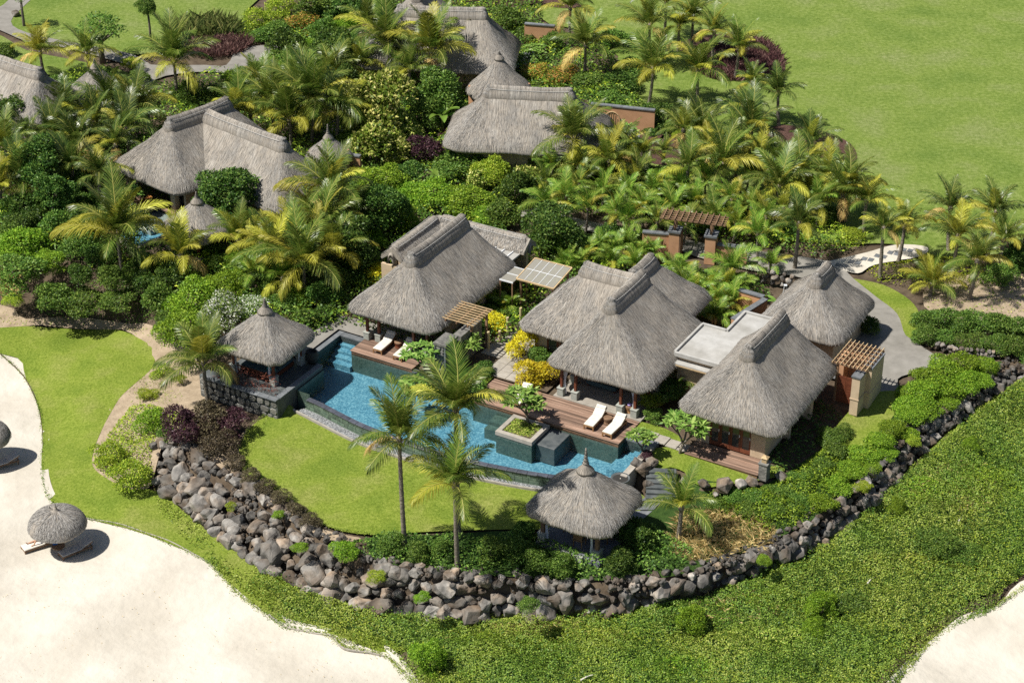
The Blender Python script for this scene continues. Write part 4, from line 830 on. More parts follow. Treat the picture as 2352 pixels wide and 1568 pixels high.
for x in (-0.47, 0.47):
    for y in (-0.47, 0.47): MB().box(x - 0.04, x + 0.04, y - 0.04, y + 0.04, 0, 0.70).build('leg', M['teak'], dt)
MB().box(-0.5, 0.5, -0.5, 0.5, 0.62, 0.695).build('apron', M['teak'], dt)
def chair(u, v, rz, label):
    t = thing('dining_chair', label, 'chair', S(u, v, -1.1), A0 + rz, 'chairs round the gazebo table')
    MB().box(-0.27, 0.27, -0.26, 0.26, 0.40, 0.44).build('seat', M['teak'], t); MB().box(-0.25, 0.25, -0.24, 0.22, 0.441, 0.49).build('seat_pad', M['darkfab'], t, bevel=0.02)
    for x in (-0.25, 0.25):
        MB().box(x - 0.025, x + 0.025, -0.26, -0.21, 0, 0.64).build('leg', M['teak'], t); MB().box(x - 0.025, x + 0.025, 0.21, 0.26, 0, 0.92).build('leg', M['teak'], t)
        MB().box(x - 0.03, x + 0.03, -0.27, 0.22, 0.64, 0.67).build('armrest', M['teak'], t)
    bk = MB().box(-0.225, 0.225, 0.22, 0.25, 0.84, 0.92).build('backrest', M['teak'], t)
    for k in range(5): MB().box(-0.225, 0.225, 0.225, 0.245, 0.50 + k * 0.065, 0.55 + k * 0.065).build('slat', M['teak'], bk)
chair(12.25, -14.85, PI / 2, 'wooden dining armchair left of the gazebo table'); chair(13.35, -15.75, PI, 'wooden dining armchair at the near side of the gazebo table')
chair(14.4, -14.7, -PI / 2, 'wooden dining armchair right of the gazebo table'); chair(13.3, -13.6, 0, 'wooden dining armchair at the far side of the gazebo table')
# ---- upper left villa (two wings)
A6 = R(-40)
v6 = thing('garden_villa', 'thatched L-shaped villa behind its own small pool, upper left', 'villa', S(-32, 2, 0, A6), A6)
thatch_roof(v6, (-4.2, 3.6, -4.4, 6.5), (0, -1.6), (0.3, 3.4), 2.5, 6.0, seed=71, straw=130, rc=1.1); thatch_roof(v6, (-1.5, 11.5, -1.9, 4.4), (0.9, 1.25), (8.5, 1.2), 2.5, 5.9, seed=72, straw=130, rc=1.1)
wall_box(v6, -3.2, 2.6, -0.6, -0.4, 0, 2.7); wall_box(v6, -3.2, -3.0, -0.4, 5.6, 0, 2.7); wall_box(v6, 2.4, 2.6, -3.0, -0.6, 0, 2.7); wall_box(v6, 2.6, 10.4, -0.9, -0.7, 0, 2.7); wall_box(v6, 10.2, 10.4, -0.7, 3.4, 0, 2.7); wall_box(v6, -3.0, 10.2, 3.4, 3.6, 0, 2.7)
MB().box(-3.6, 2.2, -3.6, -0.6, -0.1, 0.05).build('floor', M['deck'], v6); wall_box(v6, 1.3, 1.75, -3.3, -2.9, 0.05, 2.6, 'plaster', 'pier'); wall_box(v6, -3.5, -3.1, -3.3, -2.9, 0.05, 2.6, 'plaster', 'pier')
for x in (-2.3, -1.4, -0.5): door_leaf(v6, x, -0.64, 0.05, 0.85, 2.2)
curtain(v6, -2.9, -2.9, 0.1, 2.5, 0.3)
p2 = thing('plunge_pool', 'small blue plunge pool with shallow ledge beside the garden villa', 'pool', S(-30.2, -4, 0, A6), A6)
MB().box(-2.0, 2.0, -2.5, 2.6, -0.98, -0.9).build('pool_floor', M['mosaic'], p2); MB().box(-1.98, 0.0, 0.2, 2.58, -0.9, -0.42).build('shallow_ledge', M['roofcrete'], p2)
for q in ((-2.3, -2.0, -2.8, 2.9), (2.0, 2.3, -2.8, 2.9), (-2.0, 2.0, 2.6, 2.9), (-2.0, 2.0, -2.8, -2.5)): MB().box(*q, -1.0, 0.05).build('coping', M['paver'], p2)
flat_poly('water', [(-1.99, -2.49), (1.99, -2.49), (1.99, 2.59), (-1.99, 2.59)], -0.3, M['water'], p2)
g4 = thing('garden_gazebo', 'thatched gazebo at the edge of the plunge pool, upper left', 'gazebo', P(458, 530, 1.6), A6)
g4.location.z = 0
r = thatch_roof(g4, (-2.2, 2.2, -2.15, 2.15), (0, -0.05), (0.02, 0), 2.2, 4.1, seed=73, cap=False, rc=1.2, straw=150, conc=0.3); finial(r, 0, 0, 4.05, 0.5, 0.24)
for x in (-1.4, 1.4):
    for y in (-1.4, 1.4): post(g4, x, y, 0, 2.5)
MB().box(-1.7, 1.7, -1.7, 1.7, -0.1, 0.06).build('floor', M['paver'], g4)
# ---- small huts and further villas
def hut(px, py, zc, half, ze, zr, label, seed, name='garden_hut', rc=1.2, fin=0.5, wall=True, a=A6, round_=False):
    p = P(px, py, zc); p.z = 0; t = thing(name, label, 'hut', p, a)
    r = thatch_roof(t, (-half, half, -half, half), (0, -0.05), (0.02, 0), ze, zr, seed=seed, cap=False, rc=half * 0.97 if round_ else rc, straw=150, conc=0.3); finial(r, 0, 0, zr - 0.05, fin, 0.22)
    w = half * 0.68
    if wall:
        for x0, x1, y0, y1 in ((-w, w, -w, -w + 0.15), (-w, w, w - 0.15, w), (-w, -w + 0.15, -w + 0.15, w - 0.15), (w - 0.15, w, -w + 0.15, w - 0.15)): wall_box(t, x0, x1, y0, y1, 0, ze + 0.2, 'terracotta')
    return t
hut(755, 342, 2.4, 1.55, 2.1, 3.6, 'small thatched hut with thin finial between garden villa and variegated shrubs', 81, fin=0.8)
hut(222, 188, 2.8, 2.1, 2.2, 4.3, 'small thatched hut at upper left beside the grey path', 82)
hut(1147, 178, 3.0, 2.55, 2.2, 4.9, 'conical thatched hut behind the middle garden villa', 83, round_=True, fin=0.35)
v7 = thing('garden_villa', 'thatched villa cut by the left picture edge', 'villa', S(-48.5, 4.4, 0, R(-35)), R(-35))
thatch_roof(v7, (-7, 4.3, -3.6, 4.4), (-4.2, 0.4), (1.7, 0.3), 2.5, 5.8, seed=91, straw=120, rc=1.0); wall_box(v7, -6, 3.3, -2.6, -2.4, 0, 2.7); wall_box(v7, 3.1, 3.3, -2.4, 3.2, 0, 2.7)
A9 = R(-6)
v9 = thing('garden_villa', 'thatched villa in the middle garden with pale wide roof', 'villa', S(-1.5, 27.2, 0, A9), A9)
thatch_roof(v9, (-6.2, 6.1, -3.6, 3.6), (-3.0, 0), (2.9, 0), 2.5, 5.7, seed=92, straw=120, rc=1.2)
wall_box(v9, -5, 4.9, -2.7, -2.5, 0, 2.7); wall_box(v9, -5, 4.9, 2.5, 2.7, 0, 2.7); wall_box(v9, 4.7, 4.9, -2.5, 2.5, 0, 2.7); wall_box(v9, -5, -4.8, -2.5, 2.5, 0, 2.7)
v8 = thing('garden_villa', 'thatched villa at the top with long ridge and dark east slope', 'villa', S(-10.2, 42.4, 0, A9), A9)
thatch_roof(v8, (-6.6, 6.2, -3.9, 3.9), (-3.4, 0), (3.4, 0), 2.5, 6.0, seed=93, straw=110, rc=1.2)
thatch_roof(v8, (-5.8, 1.2, -1.0, 8.2), (-2.4, 2.6), (-2.4, 5.6), 2.5, 6.3, seed=94, straw=110, rc=1.2)
wall_box(v8, -5.4, 5, -2.9, -2.7, 0, 2.7); wall_box(v8, 4.8, 5, -2.7, 2.9, 0, 2.7); wall_box(v8, -5.4, -5.2, -2.7, 2.9, 0, 2.7)
for u0, u1, v0, v1_, lab in ((3.6, 6.2, 30.0, 33.4, 'small dark green pool right of the middle garden villa'), (-6.0, -3.2, 45.7, 49.4, 'small green pool right of the top villa')):
    t = thing('plunge_pool', lab, 'pool', S((u0 + u1) / 2, (v0 + v1_) / 2, 0, A9), A9); w, d = (u1 - u0) / 2, (v1_ - v0) / 2
    MB().box(-w, w, -d, d, -0.98, -0.9).build('pool_floor', M['mosaic_dark'], t)
    for q in ((-w - 0.3, -w, -d - 0.3, d + 0.3), (w, w + 0.3, -d - 0.3, d + 0.3), (-w, w, d, d + 0.3), (-w, w, -d - 0.3, -d)): MB().box(*q, -1.0, 0.06).build('coping', M['slate'], t)
    flat_poly('water', [(-w, -d), (w, -d), (w, d), (-w, d)], -0.12, M['water'], t)
    MB().box(w * 0.1, w * 0.7, d * 0.2, d * 0.8, -0.9, -0.05).build('step_block', M['slate'], t)
def garden_wall(label, p0, p1, h, mat='terracotta', th=0.28, z0=0.0):
    p0 = Vector(p0); p1 = Vector(p1); d = p1 - p0; L = math.hypot(d.x, d.y)
    t = thing('garden_wall', label, 'wall', (p0.x, p0.y, z0), math.atan2(d.y, d.x))
    MB().box(0, L, -th / 2, th / 2, -0.3, h).build('wall', M[mat], t); k = max(1, int(L / 0.8))
    for i in range(k): MB().box(i * L / k, (i + 1) * L / k - 0.008, -th / 2 - 0.06, th / 2 + 0.06, h, h + 0.09).build('coping_stone', M['slate'], t)
    return t
w9 = garden_wall('terracotta garden wall with round gate behind the middle villa pool', S(2.6, 34.0, 0, A9), S(7.6, 33.2, 0, A9), 1.9)
MB().tube([(1.75 + 0.62 * math.cos(q * PI / 8), -0.16, 0.75 + 0.75 * math.sin(q * PI / 8)) for q in range(9)], 0.05, 6).build('gate_arch', M['lath'], w9)
for k in range(6): MB().box(1.28 + k * 0.17, 1.32 + k * 0.17, -0.18, -0.15, 0.1, 0.8 + 0.65 * math.sin(PI * (k + 0.5) / 6)).build('gate_bar', M['lath'], w9)
garden_wall('terracotta garden wall above the top villa pool', S(-4.2, 50.4, 0, A9), S(-1.6, 50.1, 0, A9), 2.0)
garden_wall('terracotta wall among the palms left of the top villa', P(835, 125), P(880, 132), 1.6)
garden_wall('terracotta wall under the small finial hut', P(745, 395), P(830, 408), 1.7)
# ---- flat roofed link between the pavilion and the right villa
fl = thing('link_building', 'flat concrete roofed link building between central pavilion and right villa', 'building', S(11.6, -0.5, 0), A0)
MB().prism([(0.0, 0), (3.4, 0), (3.4, 6.6), (1.6, 6.6), (1.6, 3.9), (0.0, 3.9)], 2.62, 2.78).build('roof_slab', M['roofcrete'], fl)
for q in ((-0.02, 3.42, -0.14, 0.02), (1.48, 1.64, 3.9, 6.7), (-0.1, 1.5, 3.85, 4.0), (1.64, 3.4, 6.54, 6.7), (-0.14, 0.0, 0.02, 3.85)): MB().box(*q, 2.66, 2.92).build('parapet', M['roofcrete'], fl)
wall_box(fl, 0.1, 3.2, 0.12, 0.3, 0, 2.62); MB().box(0.0, 3.3, -0.42, 0.1, 2.28, 2.36).build('canopy_ledge', M['roofcrete'], fl); MB().box(0.0, 3.3, -0.44, -0.36, 2.20, 2.279).build('fascia', M['lath'], fl)
wall_box(fl, 1.7, 3.2, 6.2, 6.4, 0, 2.62); wall_box(fl, 1.7, 1.85, 4.0, 6.2, 0, 2.62)
# planter walls right behind it
garden_wall('terracotta planter wall with grey coping, long arm behind the link building', S(11.9, 7.3), S(12.6, 10.8), 1.35); garden_wall('terracotta planter wall with grey coping, short cross arm near the guest pavilion', S(12.4, 8.5), S(14.4, 8.4), 1.35)
garden_wall('terracotta planter wall with grey coping, far corner arm', S(10.6, 11.1), S(12.4, 11.0), 1.35)
# ---- glass canopy
gc = thing('glass_canopy', 'sloping glass canopy on posts between left villa and pavilion', 'canopy', S(-0.15, 4.4, 0), A0)
tilt = Matrix.Translation((0, 0, 2.75)) @ Matrix.Rotation(R(9), 4, 'X')
b = MB()
for x in (-1.38, 1.34): b.box(x, x + 0.06, -1.25, 1.25, 0, 0.10, tilt)
b.box(-1.32, 1.34, -1.27, -1.2, 0.0, 0.10, tilt).box(-1.32, 1.34, 1.2, 1.27, 0.0, 0.10, tilt)
b.build('canopy_frame', M['lath'], gc)
for i in range(5):
    for j in range(2): MB().box(-1.30 + i * 0.53, -0.81 + i * 0.53, -1.17 + j * 1.19, -0.03 + j * 1.19, 0.07, 0.085, tilt).build('glass_pane', M['canopy_glass'], gc)
for i in range(4): MB().box(-0.80 + i * 0.53, -0.775 + i * 0.53, -1.19, 1.19, 0.06, 0.105, tilt).build('glazing_bar', M['frame_metal'], gc)
MB().box(-1.31, 1.33, -0.02, 0.015, 0.06, 0.10, tilt).build('glazing_bar', M['frame_metal'], gc)
for x, y in ((-1.2, -0.9), (1.2, -0.9), (-1.2, 1.0), (1.2, 1.0)): MB().box(x - 0.06, x + 0.06, y - 0.06, y + 0.06, 0, 2.6).build('post', M['brown_wood'], gc)
gw = thing('glass_canopy', 'narrow glazed lean-to strip beside the left villa roof', 'canopy', S(-2.1, 4.0, 0), A0)
for k in range(2): MB().box(-0.48, 0.48, -1.1 + k * 0.95, -0.2 + k * 0.95, 2.40, 2.44).build('glass_pane', M['canopy_glass'], gw)
for y in (-1.13, -0.16, 0.79): MB().box(-0.5, 0.5, y, y + 0.04, 2.36, 2.46).build('glazing_bar', M['frame_metal'], gw)
for x in (-0.45, 0.45):
    for y in (-1.1, 0.75): MB().box(x - 0.04, x + 0.04, y - 0.04, y + 0.04, 0, 2.36).build('post', M['brown_wood'], gw)
# ---- pergolas
def pergola(label, u0, u1, v0, v1_, z, a, posts, nb, nl, mat, along_u=True, zb=0.0, pz=0.0):
    t = thing('pergola', label, 'pergola', S((u0 + u1) / 2, (v0 + v1_) / 2, zb, a), a); w, d = (u1 - u0) / 2, (v1_ - v0) / 2
    for k in range(nl):
        q = -1 + 2 * k / (nl - 1)
        (MB().box(-w, w, q * d - 0.022, q * d + 0.022, z, z + 0.07) if along_u else MB().box(q * w - 0.022, q * w + 0.022, -d, d, z, z + 0.07)).build('batten', M[mat], t)
    for k in range(nb):
        q = -1 + 2 * (k + 0.5) / nb
        (MB().box(q * w - 0.04, q * w + 0.04, -d - 0.1, d + 0.1, z - 0.13, z - 0.003) if along_u else MB().box(-w - 0.1, w + 0.1, q * d - 0.04, q * d + 0.04, z - 0.13, z - 0.003)).build('beam', M['brown_wood'], t)
    for x, y, z0 in posts: MB().box(x - 0.07, x + 0.07, y - 0.07, y + 0.07, z0, z - 0.134).build('post', M['brown_wood'], t)
    return t
pergola('light timber slatted pergola beside the left pool villa roof', -3.1, -0.7, -3.5, -1.2, 2.6, A0, [(0.9, 0.9, 0), (-0.5, 0.9, 0), (0.9, -0.9, 2.05)], 3, 9, 'lath')
pg2 = pergola('timber lattice pergola over the louvred side gate at right', 20.1, 22.2, 3.2, 6.3, 2.75, A0, [(-0.8, 1.2, 0), (-0.8, -1.2, 0)], 7, 9, 'lath', along_u=False)
pergola('slatted brown pergola at the top beside the top villa', -17.6, -14.2, 44.6, 47.0, 2.6, A9, [(-1.4, -0.9, 0), (1.4, -0.9, 0), (-1.4, 0.9, 0), (1.4, 0.9, 0)], 3, 9, 'brown_wood')
EA = R(-16); eo = P(1590, 590, 0.0)
ep = thing('entrance_pergola', 'brown lattice entrance pergola on two terracotta piers by the path', 'pergola', eo, EA)
for k in range(5): MB().box(-2.25, 2.25, -0.62 + k * 0.31 - 0.03, -0.62 + k * 0.31 + 0.03, 2.92, 3.02).build('batten', M['brown_wood'], ep)
for k in range(11): MB().box(-2.0 + k * 0.4 - 0.03, -2.0 + k * 0.4 + 0.03, -0.8, 0.8, 3.023, 3.11).build('rafter', M['brown_wood'], ep)
for x in (-1.25, 1.25):
    pr = MB().box(x - 0.36, x + 0.36, -0.42, 0.42, -0.2, 1.85).build('pier', M['terracotta'], ep); MB().box(x - 0.44, x + 0.44, -0.5, 0.5, 1.85, 2.0).build('pier_cap', M['slate'], pr)
    MB().box(x - 0.08, x + 0.08, -0.3, -0.14, 2.0, 2.92).build('post', M['brown_wood'], ep); MB().box(x - 0.08, x + 0.08, 0.14, 0.3, 2.0, 2.92).build('post', M['brown_wood'], ep)
MB().box(-0.86, -0.80, -0.40, 0.55, 0.02, 1.75).build('gate_leaf', M['brown_wood'], ep)
wl = garden_wall('terracotta entrance wall left of the lattice pergola pier', eo + Vector((-3.4, 0.7, 0)), eo + Vector((-1.6, 0.38, 0)), 1.55); garden_wall('low terracotta entrance wall right of the lattice pergola', eo + Vector((1.6, -0.5, 0)), eo + Vector((3.6, -1.0, 0)), 1.2)
# side gate: plaster piers and a louvred door
sg = thing('side_gate', 'beige plaster side gate with grey coping and red louvred door', 'gate', S(21.2, 3.6, 0), A0)
for q, h in (((0.35, 0.85, -0.75, 0.35), 2.35), ((0.62, 1.15, 0.35, 2.4), 2.55)):
    p_ = MB().box(*q, -0.2, h).build('wall', M['plaster'], sg); MB().box(q[0] - 0.05, q[1] + 0.05, q[2] - 0.05, q[3] - 0.003, h, h + 0.1).build('wall_cap', M['slate'], p_); MB().box(q[0] - 0.035, q[1] + 0.035, q[2] - 0.035, q[3] - 0.003, 0.85, 0.93).build('moulding', M['plaster'], p_)
MB().box(-1.25, -0.9, 1.2, 2.3, 0, 2.3).build('back_wall', M['terracotta'], sg); MB().box(-0.9, 0.6, 2.1, 2.3, 0, 2.3).build('back_wall', M['terracotta'], sg)
for x in (-0.55, 0.05):
    dd = MB().box(x - 0.29, x - 0.22, -0.05, 0.0, 0.02, 1.8).box(x + 0.22, x + 0.29, -0.05, 0.0, 0.02, 1.8).box(x - 0.22, x + 0.22, -0.048, -0.002, 1.68, 1.8).box(x - 0.22, x + 0.22, -0.048, -0.002, 0.85, 0.95).box(x - 0.22, x + 0.22, -0.048, -0.002, 0.02, 0.2).build('door', M['redwood'], sg)
    for k in range(10): MB().box(x - 0.22, x + 0.22, -0.045, -0.01, 0.99 + k * 0.068, 1.03 + k * 0.068).build('louvre', M['redwood'], dd)
    for k in range(9): MB().box(x - 0.22, x + 0.22, -0.045, -0.01, 0.23 + k * 0.068, 0.27 + k * 0.068).build('louvre', M['redwood'], dd)

# ------------------------------------------------------------------ loungers, stools, umbrellas
def lounger(loc, rz, label, cush='cushion', frame='teak', back=28, group='sun loungers', slats=False, pillow=True):
    """Head towards +y; the back section is raised."""
    t = thing('sun_lounger', label, 'lounger', loc, rz, group); W, L0, L1 = 0.33, 1.25, 0.72; ca, sa = math.cos(R(back)), math.sin(R(back))
    f = MB(); f.box(-W, -W + 0.06, -L0, 0.62, 0.22, 0.30).box(W - 0.06, W, -L0, 0.62, 0.22, 0.30).box(-W + 0.06, W - 0.06, -L0, -L0 + 0.06, 0.22, 0.30).box(-W + 0.06, W - 0.06, 0.56, 0.62, 0.22, 0.30)
    f.build('frame', M[frame], t)
    for x in (-W + 0.035, W - 0.035):
        for y in (-L0 + 0.04, 0.55): MB().box(x - 0.035, x + 0.035, y - 0.035, y + 0.035, 0, 0.22).build('leg', M[frame], t)
    bk = Matrix.Translation((0, 0, 0.31)) @ Matrix.Rotation(R(back), 4, 'X')
    MB().box(-W, W, 0.0, L1, -0.01, 0.025, bk).build('back_frame', M[frame], t)
    MB().tube([(0.2, L1 * 0.7 * ca, 0.30 + L1 * 0.7 * sa), (0.2, 0.58, 0.26)], 0.018, 6).tube([(-0.2, L1 * 0.7 * ca, 0.30 + L1 * 0.7 * sa), (-0.2, 0.58, 0.26)], 0.018, 6).build('strut', M[frame], t)
    if slats:
        for k in range(9): MB().box(-W + 0.06, W - 0.06, -L0 + 0.1 + k * 0.128, -L0 + 0.18 + k * 0.128, 0.30, 0.325).build('slat', M[frame], t)
        for k in range(5): MB().box(-W, W, 0.03 + k * 0.14, 0.12 + k * 0.14, 0.026, 0.045, bk).build('slat', M[frame], t)
    else:
        MB().box(-W + 0.01, W - 0.01, -L0 + 0.01, 0.0, 0.302, 0.385).build('seat_cushion', M[cush], t, bevel=0.025)
        MB().box(-W + 0.01, W - 0.01, 0.01, L1, 0.027, 0.11, bk).build('back_cushion', M[cush], t, bevel=0.025)
        if pillow: MB().box(-W + 0.02, W - 0.02, L1 - 0.22, L1 - 0.01, 0.111, 0.165, bk).build('head_pillow', M[cush], t, bevel=0.025)
    return t
# A0: lounger heads point up-site (+v); rz is the site angle
lounger(S(9.05, -5.55, 0), A0 + R(2), 'white lounger left of the round stool on the big pool deck')
lounger(S(10.45, -5.75, 0), A0 - R(2), 'white lounger right of the round stool at the deck end')
lounger(S(4.05, -5.55, 0), A0 + R(4), 'white lounger alone at the left of the big deck behind the planter tree')
lounger(S(-6.55, -4.35, 0), A0 + R(2), 'half shaded lounger on the upper deck, nearer the timber posts')
lounger(S(-5.0, -4.45, 0), A0 + R(2), 'half shaded lounger on the upper deck, beside the frangipani')
def stool(loc, label, mat='brown_wood'):
    t = thing('drum_stool', label, 'stool', loc, 0, 'carved drum stools')
    MB().lathe([(0.24, 0.0), (0.25, 0.04), (0.225, 0.12), (0.22, 0.26), (0.25, 0.33), (0.265, 0.36)], 24).build('body', M[mat], t)
    MB().lathe([(0.272, 0.36), (0.28, 0.38), (0.275, 0.42), (0.25, 0.435)], 24).build('top', M['brown_wood'], t)
    me = MB().box(-0.022, 0.022, -0.012, 0.016, -0.09, 0.0).mesh('carved_tooth', M[mat])
    for k in range(20): q = 2 * PI * k / 20; link('carved_tooth', me, t, (0.262 * math.cos(q), 0.262 * math.sin(q), 0.36), (0, 0, q + PI / 2))
    return t
stool(S(9.75, -5.55, 0), 'carved round stool between the two white deck loungers'); stool(S(-5.8, -4.2, 0), 'carved round stool between the shaded upper deck loungers', 'redwood'); stool(S(4.85, -5.3, 0), 'carved round stool behind the planter tree on the deck')
stool(S(10.25, -3.75, 0), 'carved stool with lilac towel by the pavilion post', 'teak')
tag(MB().lathe([(0.12, 0), (0.15, 0.06), (0.14, 0.12), (0.06, 0.14)], 12).build('towel', M['lilac'], None, True, loc=S(10.25, -3.75, 0.437)), 'rolled lilac towel on the stool by the pavilion post', 'towel')
sf = thing('sofa', 'low dark sofa in the shade of the central pavilion', 'sofa', S(7.6, -2.0, 0), A0)
MB().box(-1.0, 1.0, -0.4, 0.4, 0.12, 0.4).build('seat', M['darkfab'], sf, bevel=0.04); MB().box(-1.0, 1.0, 0.25, 0.45, 0.4, 0.8).build('backrest', M['darkfab'], sf, bevel=0.04)
for x in (-0.9, 0.9): MB().box(x - 0.05, x + 0.05, -0.35, 0.35, 0, 0.12).build('leg', M['redwood'], sf)
lounger(P(330, 462, 0.4) - Vector((0, 0, 0.35)), R(-72), 'orange slatted lounger on the terrace of the garden villa', frame='orange_teak', slats=True, back=32)
# beach
def umbrella(p, r, h, label, loop=True, seed=1):
    t = thing('beach_umbrella', label, 'umbrella', p, 0, 'thatched beach umbrellas'); rg = np.random.default_rng(seed)
    MB().tube([(0, 0, -0.3), (0.01, 0, 1.2), (0, 0, h)], [0.07, 0.06, 0.05], 8).build('pole', M['bark'], t)
    N, K = 40, 14; prof = []
    for k in range(K + 1):
        s = k / K; prof.append((r * math.sin(s * 1.45) ** 0.9 / math.sin(1.45) ** 0.9 * 1.0 + 0.02, h - (h - 1.78) * (1 - math.cos(s * 1.42)) / (1 - math.cos(1.42))))
    V = []; U = []
    for k, (rr, z) in enumerate(prof + [(r * 0.985, prof[-1][1] - 0.14), (r * 0.9, prof[-1][1] - 0.10), (0.05, h - 0.25)]):
        for j in range(N):
            q = 2 * PI * j / N; w = 1 + 0.018 * math.sin(5 * q + seed) ; V.append((rr * w * math.cos(q), rr * w * math.sin(q), z + 0.02 * math.sin(7 * q))); U.append((q * r, k * 0.16))
    m = len(V) // N; F = [(i * N + j, (i + 1) * N + j, (i + 1) * N + (j + 1) % N, i * N + (j + 1) % N) for i in range(m - 1) for j in range(N)]
    can = link('canopy', mesh_np('canopy', V, F, M['thatch'], U, True), t)
    ns = 5200; j = rg.uniform(0, 2 * PI, ns); s = np.sqrt(rg.random(ns)) * 0.98; pr = np.array(prof); ks = np.clip(s * K, 0, K - 0.001); ki = ks.astype(int); f = (ks - ki)[:, None]; rz = pr[ki] * (1 - f) + pr[ki + 1] * f
    k2 = np.clip(ks + rg.uniform(0.9, 2.2, ns), 0, K + 0.8); k2i = np.clip(k2.astype(int), 0, K - 1); f2 = (k2 - k2i)[:, None]; rz2 = pr[k2i] * (1 - f2) + pr[k2i + 1] * f2; j2 = j + rg.normal(0, 0.02, ns)
    a = np.stack([rz[:, 0] * np.cos(j), rz[:, 0] * np.sin(j), rz[:, 1] + 0.02], -1); e = np.stack([(rz2[:, 0] + 0.02) * np.cos(j2), (rz2[:, 0] + 0.02) * np.sin(j2), rz2[:, 1] + 0.03], -1)
    wv = np.stack([-np.sin(j), np.cos(j), 0 * j], -1) * rg.uniform(0.006, 0.014, ns)[:, None]; Vs = np.stack([a - wv, a + wv, e + wv * 0.6, e - wv * 0.6], 1).reshape(-1, 3)
    stuff(link('straw', mesh_np('straw', Vs, np.arange(len(Vs)).reshape(-1, 4), M['straw']), can))
    MB().lathe([(0.42, -0.16), (0.36, -0.06), (0.16, 0.04), (0.10, 0.16), (0.07, 0.24)], 14).build('collar', M['thatch'], t, True, loc=(0, 0, h))
    if loop: MB().tube([(0.05, 0, 0.18)] + [(-0.13 + 0.19 * math.cos(R(20 + q * 26)), 0, 0.28 + 0.17 * math.sin(R(20 + q * 26))) for q in range(11)], [0.06, 0.05, 0.04] + [0.026] * 9, 7).build('top_loop', M['thatch'], t, True, loc=(0, 0, h))
    return t
um = G(140, 1264); umbrella(um, 1.62, 2.75, 'round thatched beach umbrella with loop on top, over two loungers')
um2 = G(-30, 1062); umbrella(um2, 1.62, 2.75, 'thatched beach umbrella cut by the left picture edge', seed=4)
def on(p, dz=0.0): return Vector((p.x, p.y, float(hgt(p.x, p.y)) + dz))
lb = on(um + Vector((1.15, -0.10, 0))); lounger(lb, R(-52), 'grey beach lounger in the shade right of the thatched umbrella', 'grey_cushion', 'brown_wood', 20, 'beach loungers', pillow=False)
la = on(um + Vector((-1.05, 0.42, 0))); lounger(la, R(-56), 'beach lounger with a sunbather, left of the thatched umbrella', 'cushion', 'brown_wood', 20, 'beach loungers', pillow=False)
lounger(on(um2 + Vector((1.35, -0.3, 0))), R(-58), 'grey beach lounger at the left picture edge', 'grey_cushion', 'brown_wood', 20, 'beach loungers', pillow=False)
bt = thing('beach_table', 'small round dark table under the thatched umbrella', 'table', on(um + Vector((-0.05, -0.22, 0))), 0)
MB().lathe([(0.36, 0.44), (0.38, 0.46), (0.38, 0.50), (0.37, 0.51)], 24).build('tabletop', M['brown_wood'], bt); MB().tube([(0, 0, 0), (0, 0, 0.44)], 0.045, 8).build('leg', M['brown_wood'], bt)
tag(MB().box(-0.13, 0.13, -0.1, 0.1, 0, 0.05).build('towel', M['blue'], None, bevel=0.015, loc=on(um + Vector((-0.25, -0.08, 0)), 0.512), rot=(0, 0, 0.4)), 'folded blue towel on the round beach table', 'towel')
